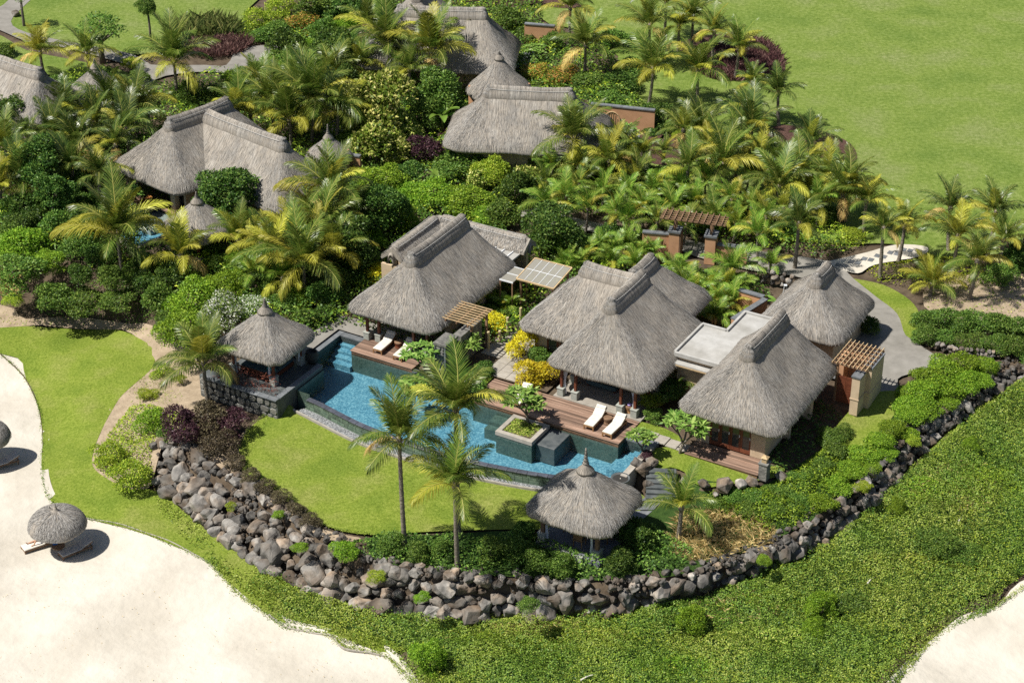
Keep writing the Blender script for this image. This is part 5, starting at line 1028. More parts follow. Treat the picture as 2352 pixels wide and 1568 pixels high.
# the sunbather: one skinned body lying on the left lounger, one knee bent
def person(loc, rz):
    J = {'pel': (0, -0.02, 0.47), 'sp': (0, 0.20, 0.50), 'ch': (0, 0.42, 0.62), 'nk': (0, 0.60, 0.72), 'hd': (0, 0.70, 0.79), 'top': (0, 0.80, 0.83),
         'hL': (-0.10, -0.08, 0.46), 'kL': (-0.15, -0.48, 0.47), 'aL': (-0.17, -0.88, 0.44), 'fL': (-0.18, -0.96, 0.55), 'hR': (0.10, -0.08, 0.46), 'kR': (0.14, -0.40, 0.78), 'aR': (0.16, -0.62, 0.44), 'fR': (0.17, -0.80, 0.43),
         'sL': (-0.17, 0.48, 0.64), 'eL': (-0.26, 0.26, 0.52), 'wL': (-0.22, 0.04, 0.48), 'mL': (-0.19, -0.06, 0.47), 'sR': (0.17, 0.48, 0.64), 'eR': (0.26, 0.26, 0.52), 'wR': (0.22, 0.04, 0.48), 'mR': (0.19, -0.06, 0.47)}
    Rd = {'pel': 0.125, 'sp': 0.115, 'ch': 0.13, 'nk': 0.055, 'hd': 0.095, 'top': 0.08, 'h': 0.085, 'k': 0.058, 'a': 0.038, 'f': 0.035, 's': 0.055, 'e': 0.040, 'w': 0.028, 'm': 0.035}
    E = [('pel', 'sp'), ('sp', 'ch'), ('ch', 'nk'), ('nk', 'hd'), ('hd', 'top')]
    for s_ in 'LR': E += [('pel', 'h' + s_), ('h' + s_, 'k' + s_), ('k' + s_, 'a' + s_), ('a' + s_, 'f' + s_), ('ch', 's' + s_), ('s' + s_, 'e' + s_), ('e' + s_, 'w' + s_), ('w' + s_, 'm' + s_)]
    ks = list(J); me = bpy.data.meshes.new('person'); me.from_pydata([J[k] for k in ks], [(ks.index(a), ks.index(b_)) for a, b_ in E], [])
    o = link('person', me, None, loc, (0, 0, rz)); o.modifiers.new('skin', 'SKIN'); o.modifiers.new('sub', 'SUBSURF').render_levels = 2; o.modifiers['sub'].levels = 2
    for i, k in enumerate(ks): rr = Rd.get(k, Rd.get(k[0], 0.05)); me.skin_vertices[0].data[i].radius = (rr, rr)
    me.skin_vertices[0].data[0].use_root = True; me.materials.append(M['skin'])
    for f_ in (('hL', 'kL', 0.10, 0.078), ('hR', 'kR', 0.10, 0.078)):
        a, b_ = Vector(J[f_[0]]), Vector(J[f_[1]]); MB().tube([a + (a - b_) * 0.15, a, a.lerp(b_, 0.5)], [0.11, f_[2], f_[3]], 12).build('shorts', M['blue'], o, True)
    hd = Vector(J['hd']); MB().lathe([(0.001, -0.02), (0.06, -0.015), (0.09, 0.02), (0.095, 0.06), (0.06, 0.1), (0.001, 0.115)], 14).build('hair', M['dark'], o, True, loc=hd + Vector((0, 0.04, 0.0)), rot=(R(-55), 0, 0))
    return tag(o, 'sunbather lying with one knee bent on the beach lounger', 'person')
person(la + Vector((0, 0, -0.02)), R(-56))

# ------------------------------------------------------------------ boulders
from mathutils import noise as mnoise
def boulder_mesh(seed, flat=0.8, bevel=0.035):
    rg = random.Random(seed); bm = bmesh.new(); sx, sy = rg.uniform(0.9, 1.15), rg.uniform(0.75, 1.0)
    for k in range(15):
        z = 1 - 2 * (k + 0.5) / 15; q = k * 2.39996 + rg.uniform(-0.6, 0.6); rr = math.sqrt(1 - z * z); s = rg.uniform(0.72, 1.15)
        bm.verts.new((rr * math.cos(q) * s * 0.5 * sx, rr * math.sin(q) * s * 0.5 * sy, z * s * 0.5 * flat))
    bmesh.ops.convex_hull(bm, input=list(bm.verts)); bmesh.ops.delete(bm, geom=[v for v in bm.verts if not v.link_faces], context='VERTS')
    bmesh.ops.dissolve_limit(bm, angle_limit=R(14), verts=list(bm.verts), edges=list(bm.edges))
    if bevel:
        bmesh.ops.bevel(bm, geom=list(bm.edges), offset=bevel, segments=1, profile=0.6, affect='EDGES', clamp_overlap=True); bmesh.ops.triangulate(bm, faces=list(bm.faces))
        bmesh.ops.subdivide_edges(bm, edges=[e for e in bm.edges if e.calc_length() > 0.22], cuts=1); bmesh.ops.triangulate(bm, faces=list(bm.faces))
        for v in bm.verts: v.co += v.co.normalized() * 0.07 * mnoise.noise(v.co * 4.3 + Vector((seed * 3.1, 0, 0)))
    me = bpy.data.meshes.new('boulder'); bm.to_mesh(me); bm.free(); me.materials.append(M['boulder']); return me
BLD = [boulder_mesh(k, random.Random(k).uniform(0.65, 0.95)) for k in range(18)]
bwall = thing('boulder_wall', 'long curved retaining wall of grey and brown boulders round the front garden', 'wall', (0, 0, 0))
rg = random.Random(5); stones = []
def lerp_wall(s):
    i = min(int(s), len(WT) - 2); f = s - i; return WT[i].lerp(WT[i + 1], f), WB[i].lerp(WB[i + 1], f)
s = 0.0
while s < len(WT) - 1.02:
    T, B = lerp_wall(s); size = np.interp(s, [0, 1.5, 8, 11, 13, 18, 21], [0.75, 0.98, 1.0, 0.86, 0.72, 0.60, 0.5]); H = (T - B).length
    rows = max(2, round(H / (size * 0.70)))
    for k in range(rows):
        t = (k + 0.5) / rows * 1.06; p = B.lerp(T, t); z = size * rg.choice((0.55, 0.75, 0.9, 1.0, 1.05, 1.2, 1.6)) * (1.12 if k < rows / 2 else 0.9)
        stones.append((p + Vector((rg.uniform(-.16, .16), rg.uniform(-.16, .16), rg.uniform(-.08, .1))), z))
    if s < 6:
        for k in range(1): stones.append((T + Vector((rg.uniform(0, .5), rg.uniform(-.1, .4), rg.uniform(-.1, .1))), size * rg.uniform(0.4, 0.7)))
    else: stones.append((T + Vector((rg.uniform(-.5, -.1), rg.uniform(0.1, .6), rg.uniform(-.05, .1))), size * rg.uniform(0.5, 0.8)))
    i = min(int(s), len(WT) - 2); seg = (WT[i + 1] - WT[i]).length * 0.5 + (WB[i + 1] - WB[i]).length * 0.5; s += size * 0.66 / seg
stones.sort(key=lambda q: -q[1]); print('stones', len(stones))
for p, z in stones[:300]:
    link('boulder', rg.choice(BLD), bwall, p, (rg.uniform(-.5, .5), rg.uniform(-.5, .5), rg.uniform(0, 6.28)), (z * rg.uniform(0.9, 1.25), z * rg.uniform(0.85, 1.1), z * rg.uniform(0.85, 1.15)))
b = MB()
def add_mesh(b, me, mtx):
    b.add([mtx @ v.co for v in me.vertices], [tuple(f.vertices) for f in me.polygons])
PEB = [boulder_mesh(50 + k, 0.8, 0.0) for k in range(4)]
for p, z in stones[300:]: add_mesh(b, rg.choice(BLD), Matrix.Translation(p) @ Matrix.Rotation(rg.uniform(0, 6), 4, 'Z') @ Matrix.Scale(z, 4))
clus = [rg.uniform(1, len(WT) - 1.1) for k in range(34)] + [rg.uniform(2.5, 6) for k in range(12)]
for k in range(1500):                                      # small rubble packed along the crest
    s = min(max(0.2, rg.choice(clus) + rg.gauss(0, 0.18)), len(WT) - 1.05); T, B = lerp_wall(s); t = rg.choice((1.0, 1.0, 1.04, 0.85, 0.6, 0.4, 0.2)); p = B.lerp(T, t) + Vector((rg.gauss(0, .3), rg.gauss(0.15, .3), 0)); p.z = max(p.z + rg.uniform(-.05, .12), float(hgt(p.x, p.y)))
    add_mesh(b, rg.choice(PEB), Matrix.Translation(p) @ Matrix.Rotation(rg.uniform(0, 6), 4, (rg.random(), rg.random(), 1)) @ Matrix.Scale(rg.choice((0.09, 0.12, 0.16, 0.22, 0.34)), 4))
stuff(b.build('rubble', M['boulder'], bwall))
def rock(px, py, size, label, z=None, flat=1.0, seed=None):
    p = G(px, py) if z is None else P(px, py, z); o = link('rock', BLD[(seed or px) % 18], None, p + Vector((0, 0, size * 0.22)), (0.2, -0.1, (px * 7 % 63) / 10), (size, size * 0.9, size * flat))
    return tag(o, label, 'rock', 'loose garden rocks')
for px, py, sz, lab in ((1462, 1072, 1.15, 'pale rounded rock beside the fire bowl at the pool corner'), (1497, 1068, 0.95, 'dark rock behind the pale rock at the steps head'), (1478, 1098, 1.15, 'large grey rock left of the stone steps'), (1490, 1125, 1.2, 'lowest large rock left of the stone steps'),
                        (1570, 1112, 0.85, 'rust stained rock right of the stone steps'), (1585, 1098, 0.5, 'small rock at the lawn edge right of the steps'), (1615, 1130, 0.8, 'dark rock under the terrace lawn edge'), (1662, 1124, 1.3, 'broad pale rock in the terrace lawn edge'), (1700, 1116, 0.9, 'grey rock in the terrace edge, left of a pair'),
                        (1727, 1112, 0.95, 'pale rock in the terrace edge, right of a pair'), (1795, 1100, 0.95, 'pale flat rock at the far end of the terrace lawn'), (1645, 1140, 0.6, 'small dark rock below the terrace edge'), (37, 37, 1.1, 'grey rock on the lawn by the upper left path'),
                        (428, 462, 0.9, 'grey boulder by the plunge pool, left one'), (440, 472, 1.0, 'grey boulder by the plunge pool, right one'), (1620, 342, 0.9, 'flat dark rock in the mulch bed among palms'), (1760, 335, 0.8, 'dark rock in the mulch bed of the far lawn')):
    rock(px if px < 420 or px > 441 else px - 15, py, sz, lab)
# retaining stone walls by the hedges on the right
def stone_row(label, pts, size, rows, seed):
    t = thing('rubble_wall', label, 'wall', (0, 0, 0)); r_ = random.Random(seed); line = [G(*p) for p in pts]
    for a, c in zip(line, line[1:]):
        n = max(1, int((c - a).length / (size * 0.75)))
        for i in range(n):
            for k in range(rows):
                p = a.lerp(c, (i + r_.random() * 0.6) / n); z = size * r_.uniform(0.7, 1.3)
                link('boulder', r_.choice(BLD), t, (p.x, p.y, float(hgt(p.x, p.y)) + size * (0.25 + 0.62 * k)), (r_.uniform(-.4, .4), r_.uniform(-.4, .4), r_.uniform(0, 6)), z)
stone_row('short dry stone wall between two hedges at the right', [(2150, 800), (2190, 812), (2240, 815), (2300, 822)], 0.42, 2, 3)
stone_row('dark lava stone heap wall behind the guest pavilion', [(1750, 650), (1790, 655), (1830, 665)], 0.6, 3, 4)
# rope of small posts
for px, py, h, lab in ((1166, 770, 1.3, 'tall bamboo bollard nearest the glass canopy path'), (1148, 785, 0.8, 'short bamboo bollard in the middle of the row'), (1122, 800, 1.2, 'bamboo bollard beside the yellow croton'), (1196, 748, 1.3, 'bamboo bollard under the pavilion left eave')):
    tag(MB().lathe([(0.09, -0.1), (0.09, h), (0.08, h + 0.02)], 12).build('bollard', M['bamboo'], None, loc=P(px, py, 0)), lab, 'bollard', 'bamboo bollards')
# stone pier by the frangipani and its low wall
sp = thing('stone_pier', 'dark stone pier with moulded base at the pool beside the pergola', 'pier', S(-1.75, -5.35, -0.3), A0)
MB().box(-0.36, 0.36, -0.38, 0.9, -0.8, 2.35).build('core', M['darkstone'], sp); MB().box(-0.46, 0.46, -0.48, 1.0, 2.35, 2.5).build('cap', M['basalt'], sp); MB().box(-0.44, 0.44, -0.46, 0.98, 0.62, 0.72).build('moulding', M['basalt'], sp)
stone_face(sp, -0.36, 0.36, -0.3, 0.6, -0.385, 12, cell=0.3); stone_face(sp, -0.30, 0.30, 0.75, 2.3, -0.385, 13, cell=0.3)
MB().box(-0.40, -0.32, -0.44, -0.38, 0.74, 2.34).build('edge_strip', M['slate'], sp); MB().box(0.32, 0.40, -0.44, -0.38, 0.74, 2.34).build('edge_strip', M['slate'], sp)
sw = tag(MB().box(-0.3, 0.3, -1.2, 1.3, 0, 2.0).build('stone_wall', M['basalt'], None, loc=S(-1.55, -2.9, 0), rot=(0, 0, A0)), 'dark stone wall under the timber pergola', 'wall')
# steps, pavers, bowl, lantern, pots
st = thing('stone_steps', 'six dark stone steps from the terrace lawn down to the gazebo', 'steps', P(1520, 1075, -0.3), R(-4))
for k in range(6): MB().box(-0.85 - 0.03 * (k % 2), 0.85, -0.36 - 0.30 * k, 0.06 - 0.30 * k, -1.3, -0.02 - 0.155 * k).build('step', M['darkstone'], st, bevel=0.03)
def paving(label, cells, z=None, mat='paver', th=0.06):
    t = thing('paving', label, 'paving', (0, 0, 0)); t['kind'] = 'structure'; del t['category']
    for quad in cells:
        c = sum((Vector(q) for q in quad), Vector((0, 0, 0))) / len(quad); zz = max(float(hgt(q[0], q[1])) for q in quad) + 0.03 if z is None else z
        MB().prism([((q[0] - c.x) * 0.965, (q[1] - c.y) * 0.965) for q in quad], -th, 0.015).build('paving_slab', M[mat], t, bevel=0.008, loc=(c.x, c.y, zz))
def grid_cells(u0, u1, v0, v1_, nu, nv, a=A0):
    return [[S(u0 + (u1 - u0) * (i + p) / nu, v0 + (v1_ - v0) * (j + q) / nv, 0, a) for p, q in ((0, 0), (1, 0), (1, 1), (0, 1))] for i in range(nu) for j in range(nv)]
paving('stone slab paving between villa and pavilion', grid_cells(0.4, 2.7, -4.2, 1.2, 3, 7) + grid_cells(-1.0, 0.35, -2.2, 1.2, 2, 4))
paving('stone slab path from the deck to the right villa', grid_cells(11.4, 15.0, -5.75, -4.9, 5, 1))
paving('dark stepping slabs from the steps to the dining gazebo', [[P(a, b_, -1.2) for a, b_ in q] for q in (((1468, 1150), (1520, 1152), (1540, 1138), (1490, 1136)), ((1450, 1170), (1502, 1170), (1518, 1154), (1468, 1152)), ((1420, 1190), (1478, 1190), (1500, 1172), (1450, 1172)))], None, 'slate')
paving('slate stepping stones across the white sand path', [[G(x + dx, y + dy) for dx, dy in ((-9, 2), (3, 5), (9, -2), (-3, -5))] for k, (x, y) in enumerate([(1925 + i * 15, 612 - i * 3.5 + (3 if i % 2 else -3)) for i in range(12)])], None, 'slate')
fb = thing('fire_bowl', 'round dark fire bowl on a stand at the pool corner', 'bowl', S(12.95, -10.15, -1.2), 0)
MB().lathe([(0.30, 0), (0.26, 0.5), (0.30, 0.85), (0.42, 1.02), (0.55, 1.08), (0.56, 1.12), (0.50, 1.12), (0.44, 1.06), (0.001, 1.0)], 28).build('bowl', M['darkstone'], fb, True); MB().lathe([(0.001, 1.056), (0.035, 1.06), (0.02, 1.09), (0.001, 1.10)], 10).build('spout', M['cushion'], fb)
MB().lathe([(0.001, 1.055), (0.44, 1.06)], 28).build('water', M['dark'], fb)
ln = thing('stone_lantern', 'stone plinth with small copper lantern at the right villa deck corner', 'lantern', S(19.75, -5.55, -0.35), A0)
MB().box(-0.26, 0.26, -0.26, 0.26, -0.2, 0.85).build('plinth', M['basalt'], ln, bevel=0.02); MB().box(-0.3, 0.3, -0.3, 0.3, 0.85, 0.95).build('cap', M['basalt'], ln, bevel=0.02); MB().box(-0.15, 0.15, -0.15, 0.15, 0.95, 1.25).build('lamp_body', M['lath'], ln); MB().add([(-0.2, -0.2, 1.25), (0.2, -0.2, 1.25), (0.2, 0.2, 1.25), (-0.2, 0.2, 1.25), (0, 0, 1.42)], [(3, 2, 1, 0), (0, 1, 4), (1, 2, 4), (2, 3, 4), (3, 0, 4)]).build('lamp_roof', M['lath'], ln)
tag(MB().lathe([(0.26, 0), (0.40, 0.25), (0.44, 0.55), (0.34, 0.75), (0.36, 0.82), (0.30, 0.82), (0.26, 0.7), (0.001, 0.65)], 22).build('urn', M['dark'], None, True, loc=S(-9.55, -8.35, -0.1)), 'large dark round urn beside the pool gazebo post', 'urn')
tag(MB().box(-0.3, 0.3, -0.02, 0.02, 0, 0.5).box(-0.3, -0.27, 0.02, 0.35, 0, 0.03).box(0.27, 0.3, 0.02, 0.35, 0, 0.03).build('planter_sign', M['dark'], None, loc=P(1470, 420, 0.0), rot=(0, 0, 0.2)), 'dark metal box standing in the grove grass', 'box')
tag(MB().tube([(0.0, 0, 0), (0.12, 0, 1.1)], 0.02, 6).tube([(0.35, 0, 0), (0.23, 0, 1.1)], 0.02, 6).tube([(0.06, 0, 0.35), (0.3, 0, 0.35)], 0.015, 6).tube([(0.09, 0, 0.75), (0.26, 0, 0.75)], 0.015, 6).box(0.08, 0.28, -0.1, 0.1, 1.1, 1.16).build('step_ladder', M['frame_metal'], None, loc=P(1795, 690, 0.0)), 'small metal stepladder behind the guest pavilion', 'ladder')
for px, py, L, q, lab in ((1350, 1563, 0.9, 0.6, 'bleached driftwood stick near the bottom edge'), (2000, 1340, 0.8, 0.9, 'bleached driftwood piece on the green bank'), (2205, 1200, 1.0, 1.1, 'bleached driftwood stick on the right bank')):
    p = G(px, py); tag(MB().tube([(-L / 2, 0, 0), (0, 0.04, 0.03), (L / 2, 0, 0)], [0.05, 0.045, 0.02], 7).build('driftwood', M['cushion'], None, loc=p + Vector((0, 0, 0.25)), rot=(0, 0.05, q)), lab, 'driftwood', 'driftwood pieces')

# ------------------------------------------------------------------ foliage
def leaf_quads(p, d, nrm, ln, wd, fold=0.25, rg=None):
    side = np.cross(d, nrm); side /= np.linalg.norm(side, axis=1)[:, None] + 1e-9; up = np.cross(side, d)
    m = p + d * (ln * 0.5)[:, None] + up * (ln * 0.0)[:, None]; w = (side * (wd * 0.5)[:, None]); lift = up * (wd * fold)[:, None]
    tip = p + d * ln[:, None] - up * (ln * 0.12)[:, None]
    return np.stack([p, m + w + lift, tip, m - w + lift], 1).reshape(-1, 3)
def unit(v): return v / (np.linalg.norm(v, axis=1)[:, None] + 1e-9)
def crown_mesh(name, lobes, n, leaf, mat, seed, depth=0.35, aspect=0.5, up=0.35, zmin=None):
    """n leaves spread through the outer part of the lobes (x,y,z,rx,rz)."""
    rg = np.random.default_rng(seed); lobes = np.array(lobes, float); w = lobes[:, 3] * (lobes[:, 3] + lobes[:, 4]); out_p = []; out_n = []; got = 0
    while got < n:
        k = rg.choice(len(lobes), n, p=w / w.sum()); L = lobes[k]; d = unit(rg.normal(0, 1, (n, 3))); d[:, 2] = np.where(d[:, 2] < -0.3, -d[:, 2], d[:, 2])
        r = 1 - depth * rg.random(n) ** 1.8 + rg.normal(0, 0.07, n); p = L[:, :3] + d * np.stack([L[:, 3], L[:, 3], L[:, 4]], -1) * r[:, None]
        keep = np.ones(n, bool)
        for j, q in enumerate(lobes):
            e = (((p - q[:3]) / np.array([q[3], q[3], q[4]])) ** 2).sum(1); keep &= ~((e < 0.55) & (k != j))
        if zmin is not None: keep &= p[:, 2] > zmin
        out_p.append(p[keep]); out_n.append(d[keep]); got += keep.sum()
    p = np.concatenate(out_p)[:n]; nn = np.concatenate(out_n)[:n]
    d = unit(nn * 0.55 + rg.normal(0, 0.75, (n, 3)) + np.array([0, 0, up * 0.6])); nrm = unit(nn * 0.9 + np.array([0, 0, up]) + rg.normal(0, 0.45, (n, 3)))
    ln = leaf * rg.uniform(0.7, 1.35, n); V = leaf_quads(p, d, nrm, ln, ln * aspect)
    return mesh_np(name, V, np.arange(len(V)).reshape(-1, 4), mat)
def lobes_round(seed, n=9, rx=1.0, rz=0.8, spread=0.66, lob=0.44):
    rg = random.Random(seed); out = [(0, 0, rz * 0.95, rx * 0.62, rz * 0.72)]
    for k in range(n):
        q = k * 2.4 + rg.uniform(-.4, .4); z = rg.uniform(0.2, 1.55); rr = spread * rx * math.sqrt(max(0.12, 1 - (z - 0.7) ** 2)) * rg.uniform(0.6, 1.28)
        s = lob * rg.uniform(0.55, 1.35); out.append((rr * math.cos(q), rr * math.sin(q), z * rz, s * rx, s * rz))
    return out
def stems_mesh(seed, h, r, n=5, spread=0.5):
    rg = random.Random(seed); b = MB()
    for k in range(n):
        q = 6.28 * k / n + rg.uniform(-.3, .3); c, s_ = math.cos(q) * spread, math.sin(q) * spread
        b.tube([(c * 0.1, s_ * 0.1, -0.15), (c * 0.5, s_ * 0.5, h * 0.5), (c, s_, h)], [r, r * 0.7, r * 0.3], 6)
    return b
# kinds of shrub: a few unit plants each (1 m radius), copied and scaled
KIND = {}
def kind(key, mat, n, leaf, rz=0.85, lob=0.46, nl=9, depth=0.4, aspect=0.5, up=0.35, variants=3, spread=0.62):
    KIND[key] = []
    for v in range(variants):
        cm = crown_mesh('foliage', lobes_round(hash(key) % 97 + v * 13 if False else sum(map(ord, key)) + v * 13, nl, 1.0, rz, spread, lob), n, leaf, M[mat], v + sum(map(ord, key)), depth, aspect, up, 0.02)
        KIND[key].append((cm, stems_mesh(v + 1, rz * 0.9, 0.05, 5, 0.4).mesh('stem', M['bark'])))
kind('mid', 'leaf_mid', 3400, 0.115); kind('dark', 'leaf_dark', 3600, 0.12); kind('bright', 'leaf_bright', 5200, 0.085, 0.8, 0.36, 14, 0.3); kind('lime', 'leaf_lime', 3400, 0.10)
kind('varieg', 'leaf_varieg', 2400, 0.16, 0.95); kind('yellow', 'leaf_yellow', 2200, 0.19, 0.95, aspect=0.32); kind('purple', 'leaf_purple', 3600, 0.10, 0.8); kind('brown', 'leaf_brown', 3200, 0.09, 0.75, 0.36, 13)
kind('red', 'leaf_red', 800, 0.24, 0.9, aspect=0.4); kind('orange', 'leaf_orange', 3400, 0.09, 0.75, 0.34, 13); kind('white', 'flower_white', 3200, 0.10, 0.8); kind('hedge', 'leaf_mid', 3800, 0.10, 0.72, 0.42, 12); kind('hedgel', 'leaf_bright', 3600, 0.105, 0.72, 0.42, 12)
def shrub(key, px, py, rpx, label, hr=1.0, squash=1.0, z=None, group=None, cat='shrub', name='shrub', rx=1.0):
    """Visual centre at (px, py); rpx half width in the photograph."""
    g = float(hgt(*xy(P(px, py, 0.5)))) if z is None else z
    p = P(px, py, g); r_ = rpx / pxm(p); rzv = 0.8 * r_ * hr; p = P(px, py, g + rzv * 0.85); g = float(hgt(p.x, p.y)) if z is None else z; p = P(px, py, g + rzv * 0.85)
    rr = random.Random(px * 31 + py); t = thing(name, label, cat, (p.x, p.y, g - 0.03), rr.uniform(0, 6.28) if rx == 1 else 0, group, (r_ * rx, r_, r_ * hr))
    cm, sm = KIND[key][(px + py) % len(KIND[key])]; link('foliage', cm, t); link('stem', sm, t); return t
TREE = {}
def tree_kind(key, mat, n, leaf, rz=0.9, lob=0.40, nl=16, depth=0.4, aspect=0.5, up=0.3):
    TREE[key] = []
    for v in range(2):
        sd = sum(map(ord, key)) + v * 7; rg = random.Random(sd); lob_ = lobes_round(sd, nl, 1.0, rz, 0.66, lob)
        cm = crown_mesh('crown', lob_, n, leaf, M[mat], sd, depth, aspect, up)
        b = MB(); b.tube([(0, 0, -1.3), (0.03, 0.02, -0.5), (0, 0, 0.15)], [0.13, 0.10, 0.085], 8)
        for l in lob_[1:10]: b.tube([(0, 0, 0.05), (l[0] * 0.5, l[1] * 0.5, l[2] * 0.5 + 0.05), (l[0] * 0.9, l[1] * 0.9, l[2])], [0.07, 0.045, 0.015], 6)
        TREE[key].append((cm, b.mesh('trunk', M['bark'], True)))
tree_kind('dark', 'leaf_dark', 7500, 0.095, 0.9, 0.34, 20); tree_kind('mid', 'leaf_mid', 7500, 0.095, 0.9, 0.34, 20); tree_kind('bright', 'leaf_bright', 7500, 0.07, 0.75, 0.34, 20); tree_kind('varieg', 'leaf_varieg', 4200, 0.125, 0.95); tree_kind('airy', 'leaf_mid', 1700, 0.10, 0.9, 0.30, 14)
def tree(key, px, py, rpx, label, hr=1.0, trunk=0.8, cat='tree'):
    g = 0.0; p = P(px, py, g); r_ = rpx / pxm(p); zc = trunk * r_ + 0.85 * r_ * hr; p = P(px, py, zc); g = float(hgt(p.x, p.y)); p = P(px, py, g + zc)
    rr = random.Random(px * 17 + py); t = thing('tree', label, cat, (p.x, p.y, g), rr.uniform(0, 6.28))
    cm, tm = TREE[key][(px + py) % 2]; link('crown', cm, t, (0, 0, trunk * r_), (0, 0, 0), (r_, r_, r_ * hr)); link('trunk', tm, t, (0, 0, trunk * r_), (0, 0, 0), (r_, r_, r_ * max(trunk, 0.3))); return t
# ---- palms: shared frond blades, every frond an object
def frond_mesh(seed, L, a0, a1, mat, np_=52, leafl=0.82, droop=0.5, wid=0.07, twist=0.0):
    rg = random.Random(seed); K = 14; pts = []; x = z = 0.0; y = 0.0; sway = rg.uniform(-0.55, 0.55)
    for k in range(K + 1):
        pts.append(Vector((x, y, z))); a = a0 + (a1 - a0) * (k / K) ** 1.15; st = L / K; x += math.cos(a) * st; z += math.sin(a) * st; y += sway * st * (k / K)
    b = MB(); b.tube(pts, [0.030 * (1 - 0.85 * k / K) + 0.004 for k in range(K + 1)], 4, False); nr = len(b.f); V = []; F = []
    def at(s):
        q = s * K; i = min(int(q), K - 1); return pts[i].lerp(pts[i + 1], q - i), (pts[i + 1] - pts[i]).normalized()
    for k in range(np_):
        s = 0.13 + 0.87 * (k + rg.random() * 0.5) / np_; p, t = at(min(s, 0.999)); side = Vector((0, 0, 1)).cross(t).normalized(); up = t.cross(side)
        ll = leafl * (0.55 + 0.6 * math.sin(PI * min(1, s * 0.80 + 0.16))) * (1 if s < 0.8 else 1 - (s - 0.8) * 2.4) * rg.uniform(0.85, 1.12)
        sw = 0.45 + 0.75 * s
        for sg in (-1, 1):
            d = (side * sg * math.cos(sw) + t * math.sin(sw) + up * (0.30 - 0.35 * s) + Vector((rg.uniform(-.1, .1), rg.uniform(-.1, .1), rg.uniform(-.1, .1)))).normalized()
            m = p + d * ll * 0.5 - Vector((0, 0, 1)) * ll * 0.08 * droop; e = p + d * ll * 0.93 - Vector((0, 0, 1)) * ll * 0.50 * droop * rg.uniform(0.7, 1.4); w = t * wid * 0.5
            i = len(b.v); b.v += [tuple(p - w * 0.6), tuple(p + w * 0.6), tuple(m + w), tuple(m - w), tuple(e)]; b.f += [(i, i + 1, i + 2, i + 3), (i + 3, i + 2, i + 4)]
    me = bpy.data.meshes.new('frond'); me.from_pydata(b.v, [], b.f); me.materials.append(mat); me.materials.append(M['rachis'])
    for f in me.polygons[:nr]: f.material_index = 1
    return me
FR = {}
for mk in ('palm', 'palm_dark', 'palm_yellow', 'palm_dry', 'areca'):
    FR[mk] = {}
    for nm, a0, a1, dr in (('up', 84, 45, 0.25), ('arch', 64, -8, 0.5), ('out', 40, -42, 0.8), ('hang', 8, -80, 1.0)):
        FR[mk][nm] = [frond_mesh(k * 5 + len(nm), 1.0 * 3.0, R(a0), R(a1), M[mk], 64 if mk != 'areca' else 46, 0.86 if mk != 'areca' else 0.95, dr, 0.055 if mk != 'areca' else 0.075) for k in range(2)]
def trunk_mesh(h, seed, r=0.13):
    rg = random.Random(seed); n = max(4, int(h / 0.22)); bx, by = rg.uniform(-.10, .10) * h, rg.uniform(-.08, .08) * h; pts = []; rad = []
    for k in range(n + 1):
        t = k / n; pts.append((bx * (1 - t) ** 2, by * (1 - t) ** 2, h * t - 0.15 * (1 - t))); rad.append((r * 1.45 if t < 0.06 else r * (1.12 - 0.32 * t)) * (1.08 if k % 2 else 0.95))
    b = MB(); b.tube(pts, rad, 9); b.tube([(0, 0, h - 0.25), (0, 0, h - 0.05), (0, 0, h + 0.35)], [r * 0.8, r * 1.5, r * 0.5], 9); return b.mesh('trunk', M['trunk'], True)
PN = [0]
def palm(px, py, h, L, label, yel=0.25, n=16, base='palm', group=None, lean=None, r=0.13, coco=False, name='coconut_palm', cat='palm tree', z=None, low=0.0):
    """Crown centre seen at (px, py), trunk height h."""
    if low: h, L = h * low, L * 1.2
    g = 0.0
    for k in range(6):
        p = P(px, py, g + h); g = float(hgt(p.x, p.y)) if z is None else z
    PN[0] += 1; rg = random.Random(PN[0] * 7 + 3); t = thing(name, label, cat, (p.x, p.y, g), 0, group)
    link('trunk', trunk_mesh(h, PN[0], r), t); sc = L / 3.0; q0 = rg.uniform(0, 6.28)
    for k in range(n):
        f = k / n; q = q0 + k * 2.39996; ty = 'up' if f < 0.26 else 'arch' if f < 0.62 else 'out' if f < 0.88 else 'hang'
        u = rg.random(); mk = base
        if f > 0.55 and u < yel * 1.6: mk = 'palm_yellow'
        elif u < yel * 0.5: mk = 'palm_yellow'
        if f > 0.92 and rg.random() < 0.25 + yel * 0.4: mk = 'palm_dry'
        s = sc * rg.uniform(0.82, 1.12) * (0.85 if ty == 'hang' else 1)
        link('frond', rg.choice(FR[mk][ty]), t, (0.08 * math.cos(q), 0.08 * math.sin(q), h + (0.15 - 0.3 * f) * 0.6), (rg.uniform(-.15, .15), rg.uniform(-.15, .15), q), s)
    if coco:
        for k in range(4): q = k * 1.6; MB().lathe([(0.001, -0.13), (0.08, -0.09), (0.10, 0.0), (0.07, 0.09), (0.001, 0.12)], 10).build('coconut', M['rachis'], t, True, loc=(0.2 * math.cos(q), 0.2 * math.sin(q), h - 0.3))
    return t
